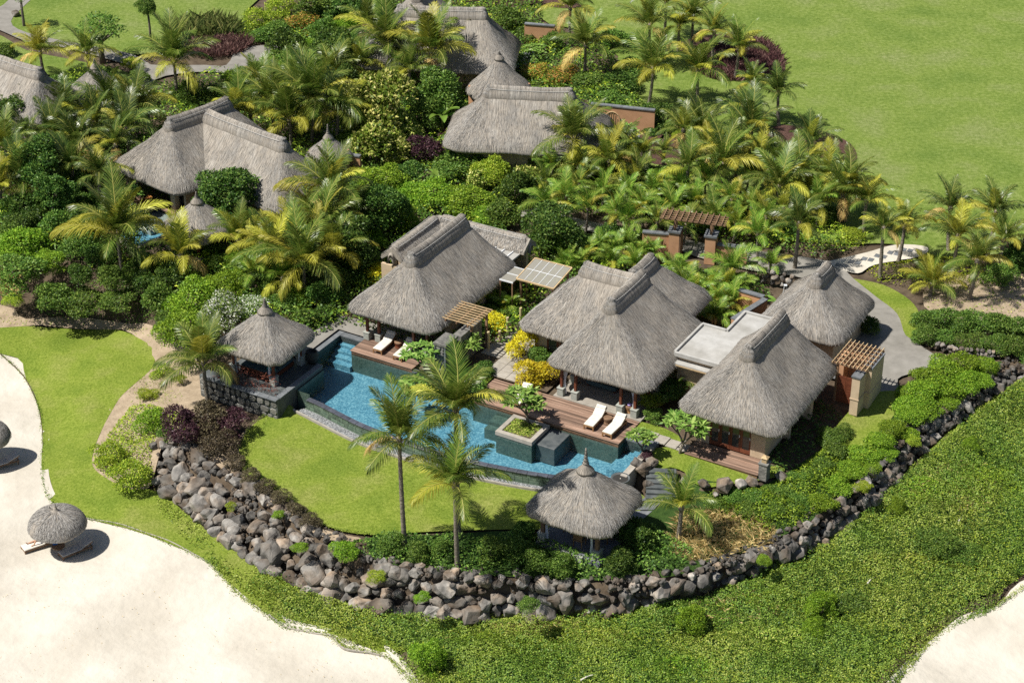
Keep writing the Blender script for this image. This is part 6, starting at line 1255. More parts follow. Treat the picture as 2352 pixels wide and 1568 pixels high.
def areca(px, py, r_m, label, n=13, group=None, mat='areca', h=0.35, name='areca_palm'):
    """A clump of short stems, fronds rising from low down."""
    g = 0.0
    for k in range(5): p = P(px, py, g + h + r_m * 0.35); g = float(hgt(p.x, p.y))
    PN[0] += 1; rg = random.Random(PN[0] * 11 + 5); t = thing(name, label, 'palm', (p.x, p.y, g), 0, group)
    b = MB()
    for k in range(5): q = k * 1.3; b.tube([(0.12 * math.cos(q), 0.12 * math.sin(q), -0.1), (0.2 * math.cos(q), 0.2 * math.sin(q), h + 0.15)], [0.05, 0.035], 6)
    b.build('stem', M['bamboo'], t, True); q0 = rg.uniform(0, 6.28)
    for k in range(n):
        f = k / n; q = q0 + k * 2.39996; ty = 'up' if f < 0.3 else 'arch' if f < 0.8 else 'out'; mk = mat if rg.random() > 0.08 else 'palm_yellow'
        link('frond', rg.choice(FR[mk][ty]), t, (0.15 * math.cos(q * 1.7), 0.15 * math.sin(q * 1.7), h + rg.uniform(0, 0.3)), (rg.uniform(-.15, .15), rg.uniform(-.15, .15), q), r_m / 2.1 * rg.uniform(0.75, 1.1))
    return t
# ---- frangipani: forked bare limbs with whorls of long leaves
def frangi_parts(seed):
    rg = random.Random(seed); nrg = np.random.default_rng(seed); b = MB(); tips = []
    def grow(p, d, L, r, lev):
        e = p + d * L; b.tube([p, p.lerp(e, 0.5) + Vector((rg.uniform(-.03, .03), rg.uniform(-.03, .03), 0)), e], [r, r * 0.85, r * 0.72], 6)
        if lev == 0: tips.append(e); return
        for k in range(3 if lev > 1 else rg.choice((2, 3))):
            q = 2 * PI * k / 3 + rg.uniform(-.5, .5); nd = (d + Vector((math.cos(q), math.sin(q), 0.25)) * 0.75).normalized(); grow(e, nd, L * rg.uniform(0.68, 0.92), r * 0.68, lev - 1)
    grow(Vector((0, 0, -0.1)), Vector((rg.uniform(-.15, .15), rg.uniform(-.15, .15), 1)).normalized(), 0.55, 0.07, 3)
    p = []; d = []
    for e in tips:
        for k in range(13): q = 2 * PI * k / 13 + rg.uniform(-.3, .3); p.append(e); d.append((math.cos(q), math.sin(q), rg.uniform(-0.2, 0.75)))
    p = np.array(p); d = unit(np.array(d)); n = len(p); ln = nrg.uniform(0.24, 0.42, n); V = leaf_quads(p, d, unit(np.array([0, 0, 1.0]) + nrg.normal(0, 0.25, (n, 3))), ln, ln * 0.36, 0.2)
    return b.mesh('trunk', M['bark'], True), mesh_np('crown', V, np.arange(len(V)).reshape(-1, 4), M['frangi'])
FRG = [frangi_parts(k) for k in range(3)]
def frangi(px, py, rpx, label, z=None, hr=1.0):
    g = 0.0 if z is None else z; p = P(px, py, g); r_ = rpx / pxm(p); sc = r_ / 1.0
    for k in range(4): p = P(px, py, g + 1.25 * sc * hr); g = float(hgt(p.x, p.y)) if z is None else z
    t = thing('frangipani', label, 'tree', (p.x, p.y, g), (px % 63) / 10, 'frangipani trees'); tr, cr = FRG[(px + py) % 3]; link('trunk', tr, t, (0, 0, 0), (0, 0, 0), (sc, sc, sc * hr)); link('crown', cr, t, (0, 0, 0), (0, 0, 0), (sc, sc, sc * hr)); return t
# ---- banana
def banana_leaf(seed, L=1.6):
    rg = random.Random(seed); K = 8; vs = []; fs = []
    for k in range(K + 1):
        t = k / K; a = R(75) - R(70) * t ** 1.5; x = L * (t * 0.35 + 0.4 * t * t); z = L * (t * 0.95 - 0.45 * t * t); w = 0.24 * L / 1.6 * math.sin(PI * min(0.98, 0.12 + t * 0.86)) ** 0.6
        if t < 0.15: w = 0.02
        for s_ in (-1, 0, 1): vs.append((x, s_ * w, z + (abs(s_) * 0.10 * L / 1.6)))
    for k in range(K):
        for s_ in range(2): fs.append((k * 3 + s_, k * 3 + s_ + 1, k * 3 + s_ + 4, k * 3 + s_ + 3))
    me = bpy.data.meshes.new('leaf'); me.from_pydata(vs, [], fs); me.materials.append(M['banana']); me.shade_smooth(); return me
BNL = [banana_leaf(k, 1.6) for k in range(2)]
def banana(px, py, h, L, label, n=8):
    g = 0.0; p = P(px, py, g + h + L * 0.3); t = thing('banana_plant', label, 'plant', (p.x, p.y, 0), 0); rg = random.Random(px); MB().tube([(0, 0, -0.1), (0, 0, h * 0.6), (0, 0, h + 0.2)], [0.13, 0.11, 0.07], 9).build('stem', M['areca'] if False else M['rachis'], t, True)
    for k in range(n): q = k * 2.4; link('leaf', BNL[k % 2], t, (0, 0, h + rg.uniform(-.1, .15)), (rg.uniform(-.15, .15), rg.uniform(-.1, .55), q), L / 1.6 * rg.uniform(0.8, 1.1))
    return t
# ---- blades of grass as one clump
def blades(name, poly, dens, L, mat, seed, lean=0.5, w=0.02, up0=0.0, zoff=0.0, clump=0.0):
    rg = np.random.default_rng(seed); pl = np.array(poly); x0, y0 = pl.min(0); x1, y1 = pl.max(0); n = int((x1 - x0) * (y1 - y0) * dens); x = rg.uniform(x0, x1, n); y = rg.uniform(y0, y1, n)
    ok = inside(x, y, [tuple(q) for q in poly]); x, y = x[ok], y[ok]; n = len(x); z = hgt(x, y) + zoff; d = unit(np.stack([rg.normal(0, lean, n), rg.normal(0, lean, n), np.ones(n)], -1)); ln = L * rg.uniform(0.5, 1.2, n); p = np.stack([x, y, z], -1)
    s_ = unit(np.stack([rg.normal(0, 1, n), rg.normal(0, 1, n), np.zeros(n)], -1)) * w; m = p + d * (ln * 0.6)[:, None]; e = p + d * ln[:, None] + np.stack([d[:, 0], d[:, 1], -0.3 * np.ones(n)], -1) * (ln * 0.35)[:, None]
    V = np.stack([p - s_, p + s_, m + s_ * 0.8, e], 1).reshape(-1, 3); V2 = V; F = np.arange(len(V)).reshape(-1, 4); return mesh_np(name, V, F, M[mat])
def cover(name, poly, dens, leaf, mat, seed, h=0.25, label=None, cat=None, aspect=0.7, amp=0.25, freq=0.7, hole=0.0, edge=0.6, avoid=None):
    """Low leafy cover: countless leaves at a rolling height above the ground."""
    rg = np.random.default_rng(seed); pl = np.array(poly); x0, y0 = pl.min(0); x1, y1 = pl.max(0); n = int((x1 - x0) * (y1 - y0) * dens); x = rg.uniform(x0, x1, n); y = rg.uniform(y0, y1, n); pp = [tuple(q) for q in poly]
    ok = inside(x, y, pp)
    for a in (avoid or []): ok &= ~inside(x, y, [tuple(q) for q in a])
    x, y = x[ok], y[ok]; n = len(x); dd, _ = dist(x, y, pp + pp[:1])
    def roll(x, y): return 0.5 + 0.22 * (np.sin(freq * 2.1 * x + 1.7 * np.sin(freq * 1.3 * y)) + np.sin(freq * 2.7 * y + 1.3 * np.sin(freq * 1.9 * x + seed))) + 0.16 * np.sin(freq * 7.1 * x + 1.4 * np.sin(freq * 4.3 * y) + seed) * np.sin(freq * 6.3 * y + np.sin(freq * 5.1 * x)) + 0.07 * np.sin(freq * 17 * x + 2 * np.sin(freq * 11 * y)) * np.sin(freq * 15 * y)
    f = roll(x, y)
    hh = (h + amp * f) * np.minimum(1, dd / edge + 0.15)
    if hole: k = (f > hole * rg.random(n)); x, y, hh, dd, f = x[k], y[k], hh[k], dd[k], f[k]; n = len(x)
    gx_ = (roll(x + 0.08, y) - f) / 0.08 * amp; gy_ = (roll(x, y + 0.08) - f) / 0.08 * amp
    z = hgt(x, y) + hh * (0.35 + 0.65 * rg.random(n) ** 0.4); p = np.stack([x, y, z], -1); d = unit(np.stack([rg.normal(0, 1, n), rg.normal(0, 1, n), rg.normal(0.25, 0.4, n)], -1)); nr = unit(np.stack([rg.normal(0, .4, n) - 1.3 * gx_, rg.normal(0, .4, n) - 1.3 * gy_, np.ones(n)], -1)); d = unit(d - nr * (d * nr).sum(1)[:, None] * 0.7); ln = leaf * rg.uniform(0.6, 1.3, n)
    V = leaf_quads(p, d, nr, ln, ln * aspect); o = link(name, mesh_np(name, V, np.arange(len(V)).reshape(-1, 4), M[mat])); return tag(o, label, cat, None, 'stuff')

# ------------------------------------------------------------------ planting: low cover first
BANK = px_poly([(560, 1350), (620, 1300), (700, 1350), (820, 1392), (1000, 1418), (1250, 1408), (1410, 1405), (1560, 1375), (1700, 1328), (1900, 1242), (2050, 1112), (2200, 978), (2320, 885), (2500, 840), (2600, 1230), (2352, 1320), (2290, 1385), (2270, 1400), (2215, 1420), (2190, 1440),
                (2140, 1465), (2090, 1525), (2070, 1560), (1990, 1640), (1900, 1700), (1030, 1700), (950, 1570), (905, 1500), (860, 1490), (790, 1478), (765, 1452), (660, 1432), (640, 1420), (500, 1310), (490, 1280)], 2)
cover('ground_cover', BANK, 360, 0.088, 'ground_leaf', 1, 0.10, 'bright green creeping ground cover on the bank below the boulder wall', 'ground cover', 0.75, 0.75, 0.5)
cover('ground_cover', BANK, 50, 0.11, 'leaf_lime', 41, 0.22, 'yellower patches in the creeping cover on the bank', 'ground cover', 0.5, 0.5, 0.23, 1.5)
cover('ground_cover', BANK, 50, 0.13, 'leaf_mid', 42, 0.28, 'darker leafy patches in the creeping cover on the bank', 'ground cover', 0.55, 0.6, 0.29, 1.5)
cover('rough_grass', px_poly([(352, 1120), (430, 1180), (510, 1245), (600, 1300), (700, 1350), (640, 1420), (560, 1370), (490, 1292), (430, 1245), (370, 1190)], 2), 90, 0.13, 'ground_leaf', 43, 0.04, 'rough grass and creepers at the foot of the left boulders', 'grass', 0.5, 0.22, 0.8, 0.6)
cover('beach_litter', px_poly([(0, 1300), (300, 1330), (500, 1400), (700, 1480), (860, 1540), (800, 1700), (-50, 1700), (-60, 1330)], 2), 1.6, 0.075, 'straw_grass', 44, 0.02, 'scattered dry bits on the beach sand', 'litter', 0.5, 0.02, 0.8)
stuff(tag(link('tall_grass', blades('tall_grass', px_poly([(900, 1425), (1250, 1420), (1420, 1415), (1560, 1385), (1700, 1345), (1640, 1440), (1500, 1500), (1300, 1540), (1150, 1530), (1000, 1450)], 2), 14, 0.55, 'grass_blade', 2, 0.6, 0.014)), 'pale wild grass blades at the wall foot', 'grass'))
stuff(tag(link('dry_grass', blades('dry_grass', px_poly([(1130, 1395), (1250, 1400), (1330, 1395), (1300, 1450), (1180, 1460), (1120, 1440)], 2), 70, 0.5, 'straw_grass', 3, 1.2, 0.015)), 'dry straw coloured stems below the front boulders', 'grass'))
stuff(tag(link('dry_grass', blades('dry_grass', px_poly([(1560, 1180), (1650, 1170), (1760, 1200), (1780, 1240), (1700, 1275), (1600, 1290), (1540, 1260)], 2), 90, 0.55, 'straw_grass', 4, 0.9, 0.015)), 'dry straw coloured scrub right of the dining gazebo', 'grass'))
for q in range(2): pass
GARDEN = px_poly([(-100, 300), (60, 220), (250, 160), (330, 215), (500, 170), (620, 110), (700, 40), (900, -40), (1220, -40), (1240, 60), (1330, 90), (1420, 140), (1420, 200), (1480, 240), (1400, 300), (1480, 340), (1480, 390), (1600, 480), (1780, 540), (1900, 560), (1960, 570), (1880, 590), (1700, 560), (1450, 515), (1330, 490),
                  (1200, 480), (1180, 580), (1500, 620), (1760, 660), (1700, 720), (1400, 760), (1000, 800), (800, 740), (700, 780), (420, 730), (330, 660), (150, 615), (0, 590), (-100, 560)], 2)
AV = [px_poly([(300, 470), (420, 470), (560, 500), (540, 560), (330, 580)], 2), px_poly([(240, 110), (340, 160), (330, 200), (380, 180), (560, 180), (610, 165), (625, 125), (670, 105), (600, 100), (540, 112), (510, 148), (370, 145)], 1)]
cover('undergrowth', GARDEN, 34, 0.24, 'leaf_mid', 7, 0.35, 'leafy green undergrowth between the palms and shrubs of the garden', 'undergrowth', 0.5, 0.9, 0.42, avoid=AV)
cover('undergrowth', GARDEN, 20, 0.26, 'leaf_lime', 27, 0.25, 'yellow green undergrowth in patches of the garden', 'undergrowth', 0.45, 1.1, 0.55, 0.9, avoid=AV)
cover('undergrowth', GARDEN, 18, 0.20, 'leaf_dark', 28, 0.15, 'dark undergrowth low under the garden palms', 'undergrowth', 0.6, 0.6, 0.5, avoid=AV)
cover('undergrowth', px_poly([(1540, 470), (1700, 480), (1800, 500), (1960, 530), (2010, 550), (1930, 580), (1760, 560), (1640, 540), (1560, 510)], 2), 70, 0.16, 'leaf_lime', 8, 0.3, 'yellow green low bushes along the far side of the path', 'undergrowth', 0.5, 0.6, 0.6)
cover('undergrowth', px_poly([(1990, 620), (2080, 600), (2180, 590), (2280, 600), (2310, 640), (2200, 665), (2080, 655), (2010, 645)], 2), 80, 0.15, 'leaf_lime', 9, 0.25, 'yellow green low shrubs round the path palms at right', 'undergrowth', 0.5, 0.45, 0.8)
FRONTBED = px_poly([(850, 1240), (930, 1225), (1050, 1235), (1180, 1235), (1230, 1230), (1310, 1262), (1380, 1285), (1430, 1270), (1480, 1200), (1560, 1250), (1600, 1280), (1500, 1325), (1400, 1338), (1250, 1330), (1100, 1322), (960, 1305), (870, 1285), (780, 1255)], 2)
cover('shrub_bed', FRONTBED, 95, 0.17, 'leaf_mid', 10, 0.30, 'green leafy shrub bed behind the front boulders', 'shrub bed', 0.5, 0.55, 0.9)
cover('shrub_bed', px_poly([(1600, 1135), (1680, 1128), (1800, 1100), (1880, 1040), (1930, 1010), (1960, 1030), (2030, 1010), (2010, 1060), (1930, 1135), (1850, 1195), (1760, 1225), (1640, 1175)], 2), 130, 0.15, 'leaf_bright', 11, 0.30, 'bright green shrub bed inside the right boulder wall', 'shrub bed', 0.5, 0.5, 0.9)
cover('shrub_bed', px_poly([(215, 1060), (250, 1000), (300, 940), (360, 935), (420, 955), (430, 1000), (360, 1000), (350, 1100), (300, 1118), (240, 1090)], 2), 150, 0.13, 'leaf_lime', 12, 0.30, 'yellow green shrub bed beside the beach lawn', 'shrub bed', 0.55, 0.5, 1.0)
cover('shrub_bed', px_poly([(60, 700), (100, 665), (200, 645), (330, 660), (370, 710), (340, 742), (240, 735), (120, 730)], 2), 120, 0.14, 'leaf_mid', 13, 0.2, 'dark green spreading shrubs behind the beach lawn sand strip', 'shrub bed', 0.55, 0.5, 0.8)
cover('weed_patch', px_poly([(0, 700), (60, 735), (200, 735), (330, 745), (370, 790), (372, 850), (330, 905), (290, 950), (330, 870), (352, 805), (320, 778), (240, 757), (100, 750), (0, 748)], 2), 16, 0.16, 'grass_blade', 14, 0.03, 'sparse small plants on the sandy strip round the lawn', 'plants', 0.3, 0.1, 0.8)
cover('weed_patch', px_poly([(290, 890), (345, 850), (400, 880), (420, 930), (360, 935), (300, 935)], 2), 26, 0.14, 'grass_blade', 15, 0.03, 'rows of seedlings in the bare bed left of the gazebo', 'plants', 0.3, 0.1, 0.8)
cover('weed_patch', px_poly([(2120, 670), (2200, 645), (2330, 605), (2480, 620), (2480, 740), (2300, 740), (2140, 720)], 2), 9, 0.2, 'grass_blade', 16, 0.03, 'tufts on the dry ground at the right', 'plants', 0.4, 0.15, 0.8)
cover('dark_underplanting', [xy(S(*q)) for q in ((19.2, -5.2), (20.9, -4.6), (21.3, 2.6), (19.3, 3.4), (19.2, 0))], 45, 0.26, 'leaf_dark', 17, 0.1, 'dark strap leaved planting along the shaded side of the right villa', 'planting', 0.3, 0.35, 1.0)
cover('planter_grass', [xy(S(*q)) for q in ((4.7, -9.2), (6.5, -9.2), (6.5, -7.7), (4.7, -7.7))], 500, 0.16, 'grass_blade', 18, 0.05, 'yellow green grass in the pool planter', 'grass', 0.25, 0.12, 2.0, edge=0.1)['kind'] = 'stuff'
bpy.data.objects[-1] if False else None
for o in [o for o in COL.objects if o.name.startswith('planter_grass')]: o.location.z = -0.10 + 0.05
cover('planter_grass', [xy(S(*q)) for q in ((-13.6, -13.1), (-8.9, -13.1), (-8.9, -12.4), (-13.6, -12.4))], 160, 0.24, 'leaf_red', 19, 0.12, 'dry reddish grasses in the stone planter below the gazebo', 'grass', 0.14, 0.2, 2.0, edge=0.1)
for o in [o for o in COL.objects if o.name.startswith('planter_grass.')]: o.location.z = 0.12 - float(hgt(*xy(S(-11, -12.8)))) * 1.0
# ---- front shrubs
for i, (px, py, r_, hr, k) in enumerate([(420, 985, 52, 1.0, 'purple'), (475, 965, 58, 1.0, 'brown'), (530, 975, 50, 0.95, 'purple'), (500, 1020, 50, 0.85, 'brown')]):
    shrub(k, px, py, r_, ['dark purple shrub at the left below the gazebo palm', 'brown green shrub in the middle below the gazebo palm', 'dark purple shrub nearest the pool lawn corner', 'brown shrub right behind the upper boulders'][i], hr)
for i, (px, py) in enumerate([(545, 1062), (578, 1090), (612, 1118), (645, 1142), (680, 1168), (712, 1192)]):
    shrub('brown', px, py, 27, ['first', 'second', 'third', 'fourth', 'fifth', 'sixth'][i] + ' low brown shrub from the top along the lawn edge', 0.8, group='brown shrubs along the lawn edge')
shrub('lime', 255, 1040, 42, 'round yellow green bush at the lawn bend by the boulders', 0.9); shrub('lime', 300, 1085, 48, 'round yellow green bush touching the lowest boulders', 0.85); shrub('bright', 350, 965, 45, 'green bush behind the yellow green bed', 0.8); shrub('mid', 385, 1000, 34, 'dark green bush above the first boulders', 0.8)
shrub('bright', 790, 1262, 34, 'feathery green bush growing over the boulders', 0.8)
shrub('lime', 372, 850, 26, 'small yellow green shrub by the gazebo palm', 0.7); shrub('lime', 340, 908, 26, 'small low yellow shrub in the bare bed', 0.5); shrub('lime', 415, 872, 16, 'tiny yellow green shrub under the gazebo palm fronds', 0.8)
for i, (px, py, r_) in enumerate([(900, 1248, 32), (960, 1262, 30), (1010, 1255, 30), (1130, 1265, 36), (1190, 1260, 38), (1235, 1285, 34), (1290, 1292, 34), (1430, 1285, 36), (1460, 1235, 44), (1420, 1215, 34), (1205, 1220, 26)]):
    shrub('mid' if i not in (7, 8, 9, 10) else 'dark', px, py, r_, ['leafy shrub left of the tall front palm trunk', 'leafy shrub right of the tall front palm trunk', 'leafy shrub behind the leaning front palm', 'leafy shrub right of the leaning palm foot', 'leafy shrub between leaning palm and dining gazebo', 'leafy shrub at the near left of the dining gazebo',
           'leafy shrub at the near corner of the dining gazebo', 'dark shrub at the near right of the dining gazebo', 'dark shrub right of the dining gazebo', 'dark shrub tight to the right side of the dining gazebo', 'dark shrub under the left eave of the dining gazebo'][i], 0.9)
# feathery casuarina seedlings on the bank
for px, py, r_, lab in ((985, 1510, 48, 'feathery light green bush at the bottom edge'), (1885, 1385, 40, 'feathery bush on the right bank, upper of two'), (1870, 1440, 30, 'feathery bush on the right bank, lower of two'), (2062, 1160, 24, 'small feathery bush by the right boulder wall'), (1590, 1420, 40, 'feathery bush in front of the middle boulders'), (2230, 1020, 22, 'feathery bush beside the upper right wall')):
    shrub('bright', px, py, r_, lab, 1.15, group='feathery bushes on the bank')
for px, py, r_, lab in ((1950, 1390, 44, 'dark leafy bush on the right bank beside the feathery bush'), (2160, 1240, 48, 'dark leafy bush on the right bank above the driftwood'), (2220, 1270, 36, 'dark leafy bush on the bank, rightmost')): shrub('hedge', px, py, r_, lab, 0.6)
# ---- hedges right
HN = [0]
def hedge_block(label, centres, key):
    t = thing('hedge', label, 'hedge', (0, 0, 0))
    for px, py, r_, hr in centres:
        g = 0.0
        for k in range(3): p = P(px, py, g + 0.4); g = float(hgt(p.x, p.y))
        s = r_ / pxm(p); HN[0] += 1; cm, sm = KIND[key][HN[0] % 3]; link('foliage', cm, t, (p.x, p.y, g - 0.05), (0, 0, HN[0] * 1.7), (s, s, s * hr)); link('stem', sm, t, (p.x, p.y, g - 0.05), (0, 0, 0), (s, s, s * hr))
hedge_block('long clipped green hedge at the right edge above the dry stone wall', [(2125, 735, 34, 0.9), (2165, 738, 38, 0.9), (2205, 742, 38, 0.9), (2250, 745, 40, 0.9), (2295, 752, 40, 0.9), (2340, 758, 42, 0.9), (2385, 765, 42, 0.9), (2130, 775, 36, 0.85), (2170, 775, 34, 0.8), (2230, 785, 36, 0.8), (2285, 795, 36, 0.8), (2335, 800, 40, 0.8), (2380, 810, 40, 0.8), (2110, 770, 22, 0.8)], 'hedge')
hedge_block('broad green hedge sloping down between path and boulder wall', [(2260, 840, 34, 0.7), (2215, 838, 38, 0.75), (2170, 850, 42, 0.75), (2125, 865, 40, 0.75), (2255, 870, 30, 0.7), (2215, 878, 36, 0.75), (2170, 890, 42, 0.75), (2120, 900, 42, 0.75), (2085, 925, 36, 0.7), (2130, 935, 36, 0.7), (2090, 955, 36, 0.7), (2180, 915, 28, 0.7), (2085, 895, 26, 0.7)], 'hedgel')
hedge_block('green hedge running down inside the right boulder wall', [(2050, 985, 36, 0.7), (2090, 985, 30, 0.6), (2020, 1015, 36, 0.7), (2040, 1030, 28, 0.6), (1985, 1045, 36, 0.6), (2000, 1065, 26, 0.6), (1955, 1080, 36, 0.6), (1920, 1110, 36, 0.6), (1890, 1145, 34, 0.6)], 'hedgel')
hedge_block('round clipped shrub mass beside the shaded villa wall', [(1905, 1000, 32, 0.8), (1920, 1035, 34, 0.8), (1890, 1060, 30, 0.7), (1935, 985, 26, 0.8)], 'hedge')
hedge_block('green scrub slope below the terrace lawn', [(1690, 1140, 32, 0.6), (1740, 1135, 34, 0.6), (1790, 1128, 34, 0.6), (1840, 1100, 34, 0.6), (1650, 1155, 30, 0.6), (1720, 1165, 34, 0.6), (1780, 1165, 34, 0.6), (1830, 1150, 34, 0.6), (1870, 1080, 30, 0.6)], 'hedge')
# ---- round the main villa
frangi(976, 805, 50, 'frangipani in front of the stone pier left of its shaft', hr=0.9); frangi(1068, 790, 46, 'frangipani right of the stone pier', hr=0.9); frangi(965, 888, 46, 'frangipani at the pool edge behind the front palms', z=-0.4, hr=0.7); frangi(1213, 912, 54, 'frangipani growing in the pool planter', z=-0.1); frangi(1565, 975, 56, 'frangipani before the glazed doors of the right villa', hr=1.1)
frangi(1478, 1000, 40, 'small frangipani at the right pool end', hr=1.0); frangi(290, 440, 36, 'frangipani beside the orange slatted lounger'); frangi(1440, 300, 32, 'frangipani beside the dark green pool'); frangi(1230, 110, 30, 'frangipani beside the top green pool', hr=0.7); frangi(1515, 915, 26, 'frangipani between pavilion and right villa', hr=0.8); frangi(1020, 770, 20, 'small frangipani behind the stone pier', hr=0.7)
shrub('yellow', 1202, 795, 34, 'bright yellow croton under the pavilion left eave', 1.1); shrub('yellow', 1215, 862, 32, 'bright yellow croton nearest the big deck', 0.95); shrub('yellow', 1250, 858, 32, 'bright yellow croton at the pavilion post', 0.95); shrub('mid', 1240, 815, 30, 'green croton between the yellow ones', 0.9); shrub('yellow', 1135, 745, 26, 'yellow croton beside the bamboo bollards', 1.0)
shrub('yellow', 868, 632, 30, 'yellow croton behind the left pool villa', 0.8); shrub('lime', 1490, 925, 28, 'yellow green croton right of the big deck', 0.9); shrub('mid', 1500, 955, 24, 'low green shrub at the deck end', 0.7); shrub('dark', 1540, 900, 36, 'dark shrub between pavilion and right villa', 0.8); shrub('purple', 1485, 1045, 20, 'low reddish purple bed plant at the pool steps', 0.5)
shrub('mid', 1075, 880, 40, 'mounded green shrub left of the lone lounger', 0.7); shrub('dark', 1105, 850, 30, 'dark mounded shrub behind the lone lounger', 0.7); shrub('dark', 1045, 835, 26, 'dark shrub at the foot of the stone pier', 0.7)
shrub('red', 950, 905, 14, 'small red leaved plant at the pool edge', 0.7)
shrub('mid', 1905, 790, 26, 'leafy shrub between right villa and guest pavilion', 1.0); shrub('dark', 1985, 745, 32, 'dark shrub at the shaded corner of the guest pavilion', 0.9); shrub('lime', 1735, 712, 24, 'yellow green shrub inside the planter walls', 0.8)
for i, (px, py, r_) in enumerate([(1150, 665, 1.1), (1120, 690, 1.2), (1165, 700, 1.0), (1085, 720, 0.8), (1185, 655, 0.9)]): areca(px, py, r_, ['areca palm tall behind the timber pergola, middle', 'areca palm nearest the timber pergola', 'areca palm beside the glass canopy', 'small areca palm under the left villa eave', 'areca palm behind the glass canopy corner'][i])
for i, (px, py) in enumerate([(1210, 585), (1245, 570), (1285, 575), (1320, 560), (1350, 585), (1380, 560), (1410, 575), (1440, 560), (1470, 580), (1330, 605), (1400, 600), (1300, 600), (1495, 580), (1460, 605)]): areca(px, py, 1.15, 'areca palm in the dense row behind the glass canopy and pavilion roof', 12, 'areca row behind the glass canopy')
for i, (px, py) in enumerate([(1590, 670), (1625, 660), (1650, 690), (1610, 700), (1680, 690), (1575, 645), (1640, 720), (1665, 655), (1560, 620), (1690, 660)]): areca(px, py, 1.2, 'areca palm in the clump between pavilion roof and planter walls', 12, 'areca clump right of the pavilion roof')
palm(1680, 622, 0.8, 2.3, 'feathery young palm in front of the entrance path', 0.05, 13, 'areca', r=0.09); palm(1770, 610, 0.7, 1.5, 'small feathery palm by the path left of the trunk palm', 0.1, 11, 'areca', r=0.07); palm(1570, 870, 0.9, 1.7, 'young palm between the pavilion and the right villa', 0.0, 11, 'palm_dark', r=0.08)
palm(1500, 840, 0.6, 1.0, 'tiny palm behind the pavilion eave', 0.0, 8, 'areca', r=0.05) if False else None
# ---- front palms
palm(917, 1010, 7.1, 3.2, 'tall slender palm in front of the pool, leftmost of three', 0.12, 17, coco=True); palm(1047, 945, 8.3, 3.4, 'tallest palm standing before the pool, middle of three', 0.08, 19, coco=True); palm(1045, 1115, 5.4, 3.1, 'leaning shorter palm in front, lowest of three', 0.15, 15); palm(1565, 1165, 2.1, 2.4, 'young palm with pale dead fronds right of the dining gazebo', 0.3, 12)
palm(467, 835, 3.0, 3.2, 'yellow green palm in front of the pool gazebo', 0.45, 16)
# ---- left garden palms
palm(270, 545, 3.6, 3.6, 'large drooping palm with orange hanging frond at left', 0.40, 20, low=0.82); palm(415, 588, 2.2, 2.5, 'yellow palm just below the garden gazebo', 0.6, 13, low=0.82); palm(548, 550, 2.2, 2.4, 'yellow palm right of the garden gazebo', 0.65, 13, low=0.82); palm(697, 608, 3.0, 3.1, 'large yellow green palm behind the pool gazebo roof', 0.35, 18, low=0.82)
palm(760, 440, 4.5, 3.1, 'tall upright palm between garden villa and bright hedge', 0.2, 17, low=0.82); palm(742, 525, 3.2, 2.9, 'golden palm left of the bathroom wall', 0.45, 15, low=0.82); palm(650, 640, 1.6, 2.0, 'low palm behind the pool gazebo', 0.2, 11, 'areca', low=0.82); palm(580, 630, 1.6, 2.0, 'low areca like palm among white flowers', 0.1, 11, 'areca', low=0.82)
palm(92, 122, 2.6, 2.4, 'yellow palm at upper left, left of a pair', 0.6, 14, low=0.82); palm(200, 125, 2.6, 2.4, 'yellow palm at upper left, right of a pair', 0.6, 14, low=0.82); palm(400, 145, 4.0, 3.3, 'large palm beside the grey path at upper left', 0.3, 17, low=0.82); palm(250, 245, 3.6, 2.9, 'dark green palm between the left villa and garden villa', 0.12, 15, 'palm_dark', low=0.82)
palm(340, 255, 2.4, 2.0, 'small palm behind the garden villa left ridge end', 0.25, 11, low=0.82); palm(180, 330, 3.0, 2.6, 'dark palm in the left thicket, upper one', 0.1, 14, 'palm_dark', low=0.82); palm(120, 310, 3.0, 2.4, 'dark palm in the left thicket beside the round tree', 0.1, 13, 'palm_dark', low=0.82); palm(230, 350, 2.0, 2.2, 'dark low palm against the garden villa left eave', 0.05, 12, 'palm_dark', low=0.82)
palm(15, 345, 3.0, 2.6, 'palm at the left edge in front of the cut villa', 0.2, 14, low=0.82); palm(0, 440, 2.2, 2.4, 'yellow fronded palm at the left edge', 0.6, 13, low=0.82)
palm(622, 235, 4.0, 3.0, 'palm behind the garden villa ridge, left of a pair', 0.2, 16, low=0.82); palm(718, 235, 4.6, 3.6, 'largest palm behind the garden villa, right of a pair', 0.15, 19, low=0.82); palm(885, 105, 4.6, 3.2, 'tall palm before the top villa, left of a pair', 0.25, 17, low=0.82); palm(990, 120, 4.6, 3.3, 'tall palm before the top villa, right of a pair', 0.25, 18, low=0.82)
palm(560, 330, 1.4, 1.2, 'tiny palm tuft behind the garden villa', 0.1, 8, 'areca', low=0.82) if False else None
